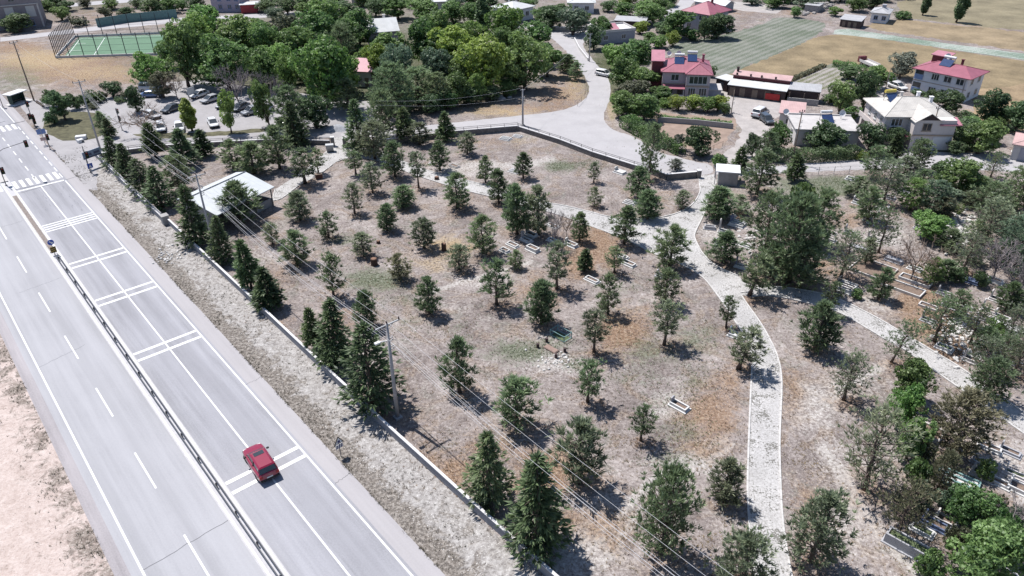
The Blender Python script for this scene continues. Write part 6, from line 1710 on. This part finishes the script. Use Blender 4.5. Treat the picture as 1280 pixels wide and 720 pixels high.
MB().box(-.12, -.012, 1.58, .12, -.006, 1.85).build('symbol', mat('sign_ink', (.05, .05, .16), .6, .2), o)
MB().box(-.36, 0, .95, .36, .03, 1.40).build('plate', M_WHITE, o)
s = MB()
for k in range(3): s.add([(-.36 + .24 * k, -.004, .97), (-.24 + .24 * k, -.004, .97), (-.12 + .24 * k, -.004, 1.38), (-.24 + .24 * k, -.004, 1.38)], [(0, 1, 2, 3)])
s.build('stripes', mat('sign_ink', (.05, .05, .16), .6, .2), o)
# bus shelter
o = empty('bus_shelter', G(23, 128.5), fa + .55, 'small dark bus shelter with white roof at the far left', 'bus shelter')
MB().box(-1.5, .6, .1, 1.5, .7, 2.1).build('back_panel', mat('shelter_green', (.03, .06, .05), .6, .2), o)
for x in (-1.5, 1.4): MB().box(x, -.5, .1, x + .1, .597, 2.1).build('side_panel', mat('shelter_green', (.03, .06, .05), .6, .2), o)
MB().box(-2.2, -1.2, 2.13, 2.0, 1.0, 2.3, .03).build('roof', M_WHITE, o); MB().box(-2.3, -1.5, 0, 2.3, 1.1, .09).build('plinth', M_PCONC, o); MB().box(-1.2, .2, .45, 1.2, .55, .52).build('bench', M_WOOD, o)
o = empty('notice_board', G(241, 124), fa + .5, 'white notice board at the rear of the car park', 'notice board')
MB().box(-1.0, -.04, 1.0, 1.0, .04, 2.5).build('board', M_WHITE, o)
for x in (-.8, .8): MB().box(x - .05, .05, 0, x + .05, .13, 2.4).build('post', M_GALV, o)
o = empty('white_cabinet', G(102, 174), .3, 'white metal cabinet lying on the junction island', 'cabinet')
MB().box(-.9, -.5, 0, .9, .5, .7, .06).build('case', M_WHITE, o); MB().box(-.7, -.53, .1, 0, -.503, .6).build('door', M_PARA, o)
o = empty('white_cabinet', G(101, 178), .9, 'smaller white box at the tip of the junction island', 'cabinet')
MB().box(-.5, -.4, 0, .5, .4, .6, .05).build('case', M_WHITE, o); MB().box(.1, -.43, .1, .4, -.403, .4).build('hatch', M_BLACK, o)
o = empty('log', G(50, 131), hd(42, 127, 54, 136), 'dark felled log lying by the far left pole', 'log'); MB().tube([(-2.2, 0, .22), (0, .1, .25), (2.2, 0, .2)], [.24, .22, .17], 8).build('stem', M_BARK, o)
# rubbish container
o = empty('rubbish_container', G(413, 189.5), .2, 'grey metal rubbish container with domed lid inside the cemetery gate', 'rubbish container')
MB().add([(-.55, -.4, .18), (.55, -.4, .18), (.55, .4, .18), (-.55, .4, .18), (-.68, -.52, 1.15), (.68, -.52, 1.15), (.68, .52, 1.15), (-.68, .52, 1.15)], [(3, 2, 1, 0), (0, 1, 5, 4), (1, 2, 6, 5), (2, 3, 7, 6), (3, 0, 4, 7)]).build('bin_body', M_STEEL, o)
l = MB().tube([(-.68, 0, 1.16), (.68, 0, 1.16)], .5, 14).build('lid', M_GALV, o); l.scale = (1, 1, .6); l.location = (0, 0, .46)
for x in (-.5, .5):
    for y in (-.35, .35): MB().tube([(x, y - .04, .09), (x, y + .04, .09)], .09, 8).build('wheel', M_TYRE, o)
o = empty('litter_box', G(399, 223), .4, 'rusty brown box on the verge of the shed driveway', 'litter box'); MB().box(-.55, -.35, .05, .55, .35, .75, .03).build('case', mat('rusty_metal', (.16, .075, .055), .8, .3), o); MB().box(-.6, -.4, .752, .6, .4, .82).build('lid', M_WOOD, o)
def stump(px, h, r, label):
    o = empty('tree_stump', G(*px), rng.random(), label, 'tree stump'); MB().lathe([(r * 1.25, -.05), (r * 1.05, .15), (r, h * .6), (r * 1.02, h), (r * .8, h + .05), (0, h + .06)], n=12).build('stem', mat('stump_bark', (.085, .05, .04), .95, .4, 6), o); MB().lathe([(0, h + .062), (r * .78, h + .052)], n=12).build('cut_face', mat('stump_wood', (.22, .13, .09), .9, .3), o)
stump((468, 331), .9, .42, 'round dark brown stump below the pale little pine'); stump((555, 313), 1.0, .32, 'upright brown stump right of the straw ground patch'); stump((473, 304), .35, .25, 'tiny dark stump in the open grey soil')
stump((546, 224), .4, .35, 'low dark stump by the upper stone path'); stump((600, 222.5), .35, .3, 'flat dark stump left of slim pine above the path')
# sand heap by the gate
o = empty('gravel_heap', G(422, 162), 0, 'grey heap of gravel outside the cemetery gate', 'gravel heap')
hp = MB(); rr = np.random.default_rng(5); prof = [(1.0, 0), (.82, .28), (.6, .55), (.35, .82), (.12, .98), (0, 1.)]; vs = []; fs = []
for k, (r_, z_) in enumerate(prof):
    for j in range(16): a_ = j * .3927; q = 1 + .1 * rr.normal(); vs.append((math.cos(a_) * r_ * 2.2 * q, math.sin(a_) * r_ * 1.4 * q, z_ * 1.0))
for k in range(5):
    for j in range(16): fs.append((k * 16 + j, k * 16 + (j + 1) % 16, (k + 1) * 16 + (j + 1) % 16, (k + 1) * 16 + j))
hp.add(vs, fs).build('heap', mat('gravel_grey', (.42, .43, .46), .95, .25, 3), o, True)

# ================================================================ GRAVES
M_MARB = mat('marble_white', (.66, .655, .65), .5, .10, 1.5); M_MARBG = mat('marble_grey', (.42, .42, .45), .5, .15, 1.5); M_BLKG = mat('granite_dark', (.06, .065, .075), .25, .2); M_GSOIL = mat('grave_soil', (.21, .155, .125), .95, .35, 5); M_GGRN = mat('grave_planting', (.10, .13, .065), .95, .45, 6); M_TEAL = mat('teal_paint', (.24, .40, .40), .6, .15); M_BLUEG = mat('blue_stone', (.13, .17, .28), .6, .2)
_ga = G(862, 513) - G(838, 500); GANG = math.atan2(_ga.y, _ga.x)
def grave(px, py, label, L=2.1, W=.95, h=.38, rz=0.0, head=True, foot=False, m=None, fill=None, double=False, plinth=True, hh=.75, mh=None, closed=False, slabs=0):
    if L < 3: L *= .76; W *= .80; h = .02 + h * .86
    m = m or M_MARB; o = empty('grave', G(px, py), GANG + rz, label, 'grave', 'graves of the cemetery')
    if plinth: MB().box(-L / 2 - .14, -W / 2 - .14, -.03, L / 2 + .14, W / 2 + .14, .10, .01).build('plinth', m, o)
    z0 = .102 if plinth else -.02; t = .14
    f = MB(); f.box(-L / 2, -W / 2, z0, L / 2, -W / 2 + t, h); f.box(-L / 2, W / 2 - t, z0, L / 2, W / 2, h); f.box(-L / 2, -W / 2 + t + .002, z0, -L / 2 + t, W / 2 - t - .002, h + .02); f.box(L / 2 - t, -W / 2 + t + .002, z0, L / 2, W / 2 - t - .002, h - .02)
    f.build('kerb_frame', m, o)
    if closed: MB().box(-L / 2 + t + .003, -W / 2 + t + .003, z0 + .02, L / 2 - t - .003, W / 2 - t - .003, h - .03, .01).build('cover_slab', m, o)
    else: MB().box(-L / 2 + t + .003, -W / 2 + t + .003, z0 - .01, L / 2 - t - .003, W / 2 - t - .003, max(z0 + .05, h - .16)).build('bed', fill or M_GSOIL, o)
    for k in range(slabs): y = -W / 2 + W * (k + 1) / (slabs + 1); MB().box(-L / 2 + .2, y - .08, h - .12, L / 2 - .2, y + .08, h + .02).build('divider', m, o)
    def stone(x, hh, w):
        s = MB(); n = 8; pts = [(-w / 2, 0), (w / 2, 0), (w / 2, hh * .78)] + [(w / 2 * math.cos(a), hh * .78 + hh * .22 * math.sin(a)) for a in np.linspace(.3, math.pi - .3, n)] + [(-w / 2, hh * .78)]
        vs = [(x - .06, a, h + .022 + b) for a, b in pts] + [(x + .06, a, h + .022 + b) for a, b in pts]; k = len(pts)
        s.add(vs, [tuple(range(k)), tuple(range(2 * k - 1, k - 1, -1))] + [(i, k + i, k + (i + 1) % k, (i + 1) % k) for i in range(k)]); s.build('headstone', mh or m, o)
    if head: stone(-L / 2 + .07, hh, W * .7)
    if foot: stone(L / 2 - .07, hh * .5, W * .5)
    return o
grave(849, 509, 'lone white marble grave kerb on pale soil in the lower park', 2.3, 1.0, .42, hh=.5, mh=M_MARBG)
grave(921, 421, 'white grave with bluish headstone at the kerb of the long path', 2.2, 1.1, .40, .1, mh=M_BLUEG, closed=True)
grave(631, 314, 'small marble grave at the left end of the grave row', 1.7, .95, .36, head=False)
grave(641, 307, 'marble grave second in the row beneath the two fuller pines', 2.2, .95, .34, head=False)
grave(658, 301, 'marble grave with arched headstone behind the tall kerbed one', 2.1, .95, .36, hh=.9, mh=M_MARBG)
grave(666, 313, 'tall kerbed marble grave, front right of the grave row', 2.3, 1.1, .60, head=False)
grave(664, 294, 'grave with tallest headstone in shade under the two fuller pines', 2.2, 1.1, .36, hh=1.5, mh=M_MARBG)
grave(692, 302, 'low marble grave at the foot of the thin leafless tree', 2.3, .95, .32, head=False)
grave(714, 307, 'white grave in straw grass right of the leafless tree', 2.3, 1.0, .48, hh=.5)
grave(691, 283, 'low white grave kerb nearest the path behind leafless trees', 2.2, 1.0, .26, head=False)
grave(740, 351, 'white kerb of a grave beside the rust grass and little fir', 2.4, .95, .34, head=False)
grave(786, 331, 'white grave with small headstone right of the thin pine', 2.2, 1.0, .40, hh=.7)
grave(778, 322, 'half hidden white grave behind the thin pine', 1.9, .9, .34, hh=.7)
grave(826, 346, 'small blue grey headstone grave below the path bend pine', 1.5, .8, .30, hh=.6, m=M_MARBG)
grave(632, 174, 'grave planted with green between white bars in the upper lawn', 2.4, 1.6, .34, .25, head=False, fill=M_GGRN, slabs=2)
grave(647, 171, 'grave with white bars beside the wall corner', 2.0, 1.2, .30, .25, head=False, slabs=1)
grave(643, 215, 'white barred grave left of the neat cone pine', 2.2, 1.4, .34, .1, head=False, slabs=2)
grave(543, 206, 'long white grave kerb above the upper path', 2.5, .9, .28, head=False, m=M_PARA)
grave(568, 208, 'faint grey grave kerb in the bare upper lawn', 2.3, 1.0, .24, head=False, m=M_CONC)
grave(775, 216, 'white flat grave below the road wall', 2.3, 1.5, .40, hh=.5, closed=True)
grave(787, 254, 'white barred grave beside the dark path kerb pine', 2.1, 1.3, .34, .1, head=False, slabs=1)
grave(887, 286, 'low dark grave at the path bend with shadow beside', 1.9, .8, .55, .5, head=False, m=M_MARBG)
grave(904, 290, 'pink white arched headstone grave behind the fork pine', 1.6, .9, .35, .2, hh=1.6, mh=M_PARA)
grave(922, 281, 'barred white grave between fork pine and large clump', 2.6, 2.0, .45, .1, hh=.9, mh=M_BLUEG, slabs=2)
grave(912, 270, 'shaded grave with dark headstone below the hut pine', 2.0, 1.0, .4, hh=1.0, mh=M_BLKG)
grave(926, 334, 'blue headstone grave in shade at the kerb of the fork', 1.8, .9, .35, .2, hh=1.1, mh=M_BLUEG)
grave(972, 344, 'white headed grave under the front of the large clump', 1.9, 1.0, .4, hh=.8)
grave(1028, 320, 'blue stone grave right of the large clump', 2.1, 1.0, .45, hh=.8, mh=M_BLUEG, m=M_MARBG)
grave(1066, 225, 'white grave kerb on the green plot below the lane', 2.6, 1.3, .38, .1, head=False, fill=M_GGRN)
grave(1075, 255, 'white grave left of the dark round pine in bare soil', 2.6, 1.3, .45, hh=.7)
grave(1018, 250, 'white rubble edged grave above the rusty slope', 2.0, 1.1, .4, .3, hh=.6)
grave(1072, 311, 'white topped grave above the square earth plot', 2.8, 1.1, .42, head=False, closed=True, m=M_MARBG)
grave(1057, 361, 'row of white slabs, nearest marble grave at the right path', 2.6, 2.6, .60, hh=.8, slabs=3, mh=M_BLKG)
grave(1091, 338, 'square family plot of brown earth with pale kerb', 4.6, 4.0, .30, .0, head=False, m=M_PARA, plinth=False)
grave(1117, 327, 'dark topped white grave at the corner of the earth plot', 2.6, .9, .5, head=False, m=M_MARBG, closed=True)
grave(1128, 361, 'long white kerbed plot beside the high pine in rust grass', 4.6, 2.0, .34, head=False, plinth=False, fill=M_GSOIL)
grave(1144, 352, 'second long white kerbed plot above the first', 3.6, 1.4, .34, head=False, plinth=False)
grave(1160, 384, 'weathered low white kerb in rust coloured grass', 2.6, 1.2, .28, head=False, plinth=False, m=M_PARA)
grave(1208, 400, 'white double grave with posts by the ragged pine', 2.7, 1.8, .50, hh=.6, foot=True, slabs=1)
grave(1224, 414, 'black polished grave beside the white double grave', 2.6, 1.0, .55, head=False, m=M_BLKG, closed=True)
grave(1235, 389, 'leaning pale headstone grave on bare soil', 1.8, .9, .3, hh=1.2, m=M_PARA)
grave(1262, 412, 'long white grave kerb at the right near the path', 3.4, 1.3, .40, head=False, closed=True)
grave(1276, 384, 'white grave with blue headstone cut by the right edge', 2.4, 1.2, .4, hh=.9, mh=M_BLUEG)
grave(1212, 352, 'blue grave in deep shade below the lilac leafless tree', 2.4, 1.2, .4, m=M_BLUEG, head=False, closed=True)
grave(1233, 433, 'pale grave kerb under the thin pine', 2.2, 1.1, .34, head=False)
grave(1152, 538, 'open grey kerb of an earth grave beside bright green tree', 3.4, 1.9, .40, .0, head=False, m=M_PARA, plinth=False)
grave(1237, 561, 'white rounded kerb grave below the brown green pine', 2.3, .9, .35, .1, head=False)
grave(1196, 603, 'grave with slatted slabs inside teal painted frame', 3.2, 1.9, .35, .1, head=False, m=M_TEAL, fill=M_PARA, plinth=False, slabs=2)
grave(1274, 612, 'white grave at the right edge below the pale soil', 2.2, 1.4, .45, hh=.7)
grave(1135, 688, 'long grey tomb with dark side near the bottom right', 3.4, 1.0, .95, .0, head=False, m=M_MARBG, fill=M_GGRN)
grave(1168, 657, 'blue grey grave in shade under the half dead pine', 2.3, 1.0, .4, m=M_BLUEG, hh=.8)
grave(1250, 716, 'low stone grave kerb behind the big round green tree', 2.6, 1.2, .35, head=False, m=M_MARBG)
for i, (x, y) in enumerate([(1130,242),(1150,286),(1186,300),(1207,322),(1232,400),(1252,398),(1238,447),(1262,452),(1215,452),(1180,436),(1262,566),(1268,594),(1248,604),(1226,580),(1180,368),(1143,337),(1062,293),(1037,292),(1006,334),(1012,262),(916,303),(932,308),(1112,248),(1092,300),(1243,352),(1264,338),(1182,652),(1152,664),(1213,640),(1228,595),(1205,385),(1187,384),(1270,440),(1255,430),(900,308),(944,330),(1036,300),(1160,402),(1246,376)]):
    grave(x, y, 'small marble grave in the crowded right part of the cemetery', 1.8 + .5 * rng.random(), .85 + .3 * rng.random(), .3 + .15 * rng.random(), rng.normal() * .06, i % 3 != 0, False, [M_MARB, M_MARBG, M_PARA][i % 3], [M_GSOIL, M_GGRN][i % 2], hh=.5 + .5 * rng.random())['group'] = 'crowded small graves'
# teal railing round a grave and the brick grave beside it
o = empty('grave_railing', G(701, 421), GANG, 'teal iron railing box round a shaded grave', 'grave railing', 'graves of the cemetery')
r = MB()
for z in (.12, .75): 
    for a, b in (((-1., -.6), (1., -.6)), ((1., -.6), (1., .6)), ((1., .6), (-1., .6)), ((-1., .6), (-1., -.6))): r.bar((*a, z), (*b, z), .05, .05)
r.build('rails', M_TEAL, o)
for a in ((-1., -.6), (1., -.6), (1., .6), (-1., .6)): MB().bar((*a, 0), (*a, .85), .07, .07).build('corner_post', M_TEAL, o)
MB().box(-.9, -.5, -.02, .9, .5, .06).build('bed', M_GGRN, o)
o = empty('earth_grave', G(689, 437), GANG, 'reddish earth grave with four dark corner stumps', 'grave', 'graves of the cemetery')
MB().box(-.85, -.36, -.03, .85, .36, .20, .09).build('mound', mat('red_earth', (.30, .215, .185), .95, .25, 4), o)
for a in ((-1.3, -.7), (1.3, -.7), (1.3, .7), (-1.3, .7)): MB().tube([(*a, -.03), (*a, .5)], .16, 8).build('corner_stump', M_DARKW, o)
# rubble patch of pale stones
def stones(name, px, rx, ry, n, s, m, label, seed):
    r = np.random.default_rng(seed); mb = MB(); c = G(*px)
    for _ in range(n):
        p = G(px[0] + r.normal() * rx * .5, px[1] + r.normal() * ry * .5); k = s * (.5 + r.random()); q = [k * (.6 + .6 * r.random()) for _ in range(3)]; a = r.random() * 6.28
        vs = []
        for z, f in ((-.1, .8), (.35, 1), (.75, .6)):
            for j in range(5): t = a + j * 1.257; vs.append((p.x + math.cos(t) * q[0] * f, p.y + math.sin(t) * q[1] * f, z * q[2]))
        mb.add(vs, [(i * 5 + j, i * 5 + (j + 1) % 5, i * 5 + 5 + (j + 1) % 5, i * 5 + 5 + j) for i in range(2) for j in range(5)] + [(10, 11, 12, 13, 14)])
    o = mb.build(name, m); tag(o, label, 'rubble', kind='stuff'); return o
M_RUB = mat('white_rubble', (.62, .60, .585), .9, .2, 3); M_RUB2 = mat('grey_rubble', (.34, .32, .31), .95, .3, 3)
stones('rubble', (1196, 288), 26, 24, 160, .28, M_RUB, 'heap of white marble rubble in the dense right part', 1)
stones('rubble', (618, 122), 16, 5, 9, .9, M_RUB2, 'grey boulders in the shade at the dry bank', 2)
stones('rubble', (1195, 412), 26, 16, 120, .22, M_RUB, 'scattered white rubble beside the ragged pine', 3)
stones('rubble', (1225, 440), 40, 18, 120, .22, M_RUB, 'broken white stones below the black grave', 4)
stones('rubble', (210, 320), 22, 10, 60, .16, M_RUB, 'pale gravel patch on the road verge', 5)
stones('rubble', (1020, 10), 30, 8, 70, .7, M_RUB2, 'grey rubble heaps in the yard at the top right', 6)
stones('rubble', (1098, 262), 20, 20, 60, .25, M_RUB, 'pale stones in the bare soil above', 7)
stones('rubble', (940, 300), 20, 16, 50, .22, M_RUB, 'pale stones between headstones near the large clump', 8)
stones('rubble', (692, 452), 26, 10, 60, .14, M_RUB, 'pale chips around the reddish earth grave', 9)

# ================================================================ GROUND COVER
def cover(name, n, region, hgt, wid, cols, seed, dens=None, nb=5):
    """dry tufts: each a few upright blades"""
    r = np.random.default_rng(seed); P = region(r, n)
    N = len(P); k = nb
    a = r.random((N, k)) * 6.283; h = hgt * (.4 + r.random((N, k, 1))); s = wid * (.5 + r.random((N, k, 1)))
    base = np.repeat(P[:, None, :], k, 1) + np.stack([np.cos(a), np.sin(a), 0 * a], 2) * (hgt * .5) * r.random((N, k, 1))
    side = np.stack([-np.sin(a), np.cos(a), 0 * a], 2) * s; tip = base + np.stack([np.cos(a) * .7, np.sin(a) * .7, np.ones_like(a) * .8], 2) * h
    V = np.stack([base - side, base + side, tip], 2).reshape(-1, 3); F = np.arange(len(V)).reshape(-1, 3)
    t = np.repeat(np.clip(np.repeat(r.random((N, 1)), k, 1) * .8 + .2 * r.random((N, k)), 0, 1).ravel(), 3)
    o = world_mesh(name, V, F, cols, {'tint': t}); return o
def clumped(pts, r, thr=.0, sc=.35):
    f = np.sin(pts[:, 0] * sc * 2.1 + 1.3 * np.sin(pts[:, 1] * sc)) + np.sin(pts[:, 1] * sc * 1.7 + 1.1 * np.sin(pts[:, 0] * sc * 1.3)) + r.normal(size=len(pts)) * .7
    return pts[f > thr]
def reg_verge(r, n):
    v = r.random(n) ** 1.0 * 150 - 5; u = 19.0 + 5.0 * r.random(n) ** 2.6
    p = np.array(RB)[None] * u[:, None] + np.array(RA)[None] * v[:, None]; return clumped(p, r, .15, .5)
def reg_left(r, n):
    v = r.random(n) * 90 + 10; u = .5 - np.abs(r.normal(size=n)) * 1.3
    p = np.array(RB)[None] * u[:, None] + np.array(RA)[None] * v[:, None]; return clumped(p, r, .2, .6)
def reg_px(blobs):
    def f(r, n):
        w = np.array([b[2] * b[3] * b[4] / (b[1] + 200) ** -1.0 * 0 + b[4] for b in blobs]); w = w / w.sum(); out = []
        for (x, y, rx, ry, k), c in zip(blobs, r.multinomial(n, w)):
            for _ in range(c):
                g = G(x + r.normal() * rx * .55, min(719, y + r.normal() * ry * .55)); out.append((g.x, g.y, 0))
        return np.array(out)
    return f
def reg_park(r, n):
    out = []
    while len(out) < n:
        x, y = r.random() * 1000 + 280, r.random() * 540 + 180
        g = G(x, y); u, v = uv_of(g)
        if u < 24.8 or r.random() > (y / 720) ** .5: continue
        out.append((g.x, g.y, 0))
    return clumped(np.array(out), r, .3, .4)
C_DRY = foliage('dry_tufts', (.10, .065, .04), (.38, .28, .18), .2, 0); C_WEED = foliage('verge_weeds', (.035, .035, .022), (.16, .145, .10), .2, 0); C_GRN = foliage('green_tufts', (.04, .065, .025), (.16, .21, .10), .3, 0); C_PALE = foliage('pale_straw', (.25, .21, .16), (.55, .48, .40), .2, 0)
OPENB = [b for b in DRY if b[1] > 230]
def avoid_path(f):
    polys = [PL + PM + PR + PB + PT]
    def g(r, n):
        P = f(r, n); keep = [not inside(PX((p[0], p[1], 0)), polys[0]) for p in P]
        return P[np.array(keep)]
    return g
tag(cover('verge_weeds', 5000, reg_verge, .16, .022, C_WEED, 1), kind='stuff'); tag(cover('verge_weeds', 1500, reg_left, .16, .022, C_WEED, 2), kind='stuff')
tag(cover('dry_grass', 9000, avoid_path(reg_px(OPENB)), .16, .025, C_DRY, 3), kind='stuff'); tag(cover('green_grass', 4000, avoid_path(reg_px([b for b in GREEN if b[1] > 200])), .12, .025, C_GRN, 4), kind='stuff')
tag(cover('dry_grass', 16000, avoid_path(reg_park), .14, .024, C_DRY, 5), kind='stuff'); tag(cover('straw_litter', 8000, avoid_path(reg_park), .09, .022, C_PALE, 6), kind='stuff')
tag(cover('straw_grass', 3000, avoid_path(reg_px(STRAW)), .10, .018, C_PALE, 7), kind='stuff')
def chips(n, seed):
    r = np.random.default_rng(seed); v = r.random(n) * 135; u = 20.2 + 3.8 * r.random(n); s = .02 + .05 * r.random(n) ** 3
    P = np.array(RB)[None] * u[:, None] + np.array(RA)[None] * v[:, None]; a = r.random(n) * 6.28
    V = []; 
    for k in range(4):
        V.append(P + np.stack([np.cos(a + k * 1.57) * s, np.sin(a + k * 1.57) * s, 0 * a + .01], 1))
    V.append(P + np.stack([s * .2, s * .1, s * .9], 1)); V = np.stack(V, 1).reshape(-1, 3)
    b = np.arange(n)[:, None] * 5; F = np.concatenate([b + np.array([[k, (k + 1) % 4, 4]]) for k in range(4)])
    o = world_mesh('gravel', V, F, M_RUB); tag(o, kind='stuff')
chips(6000, 3)
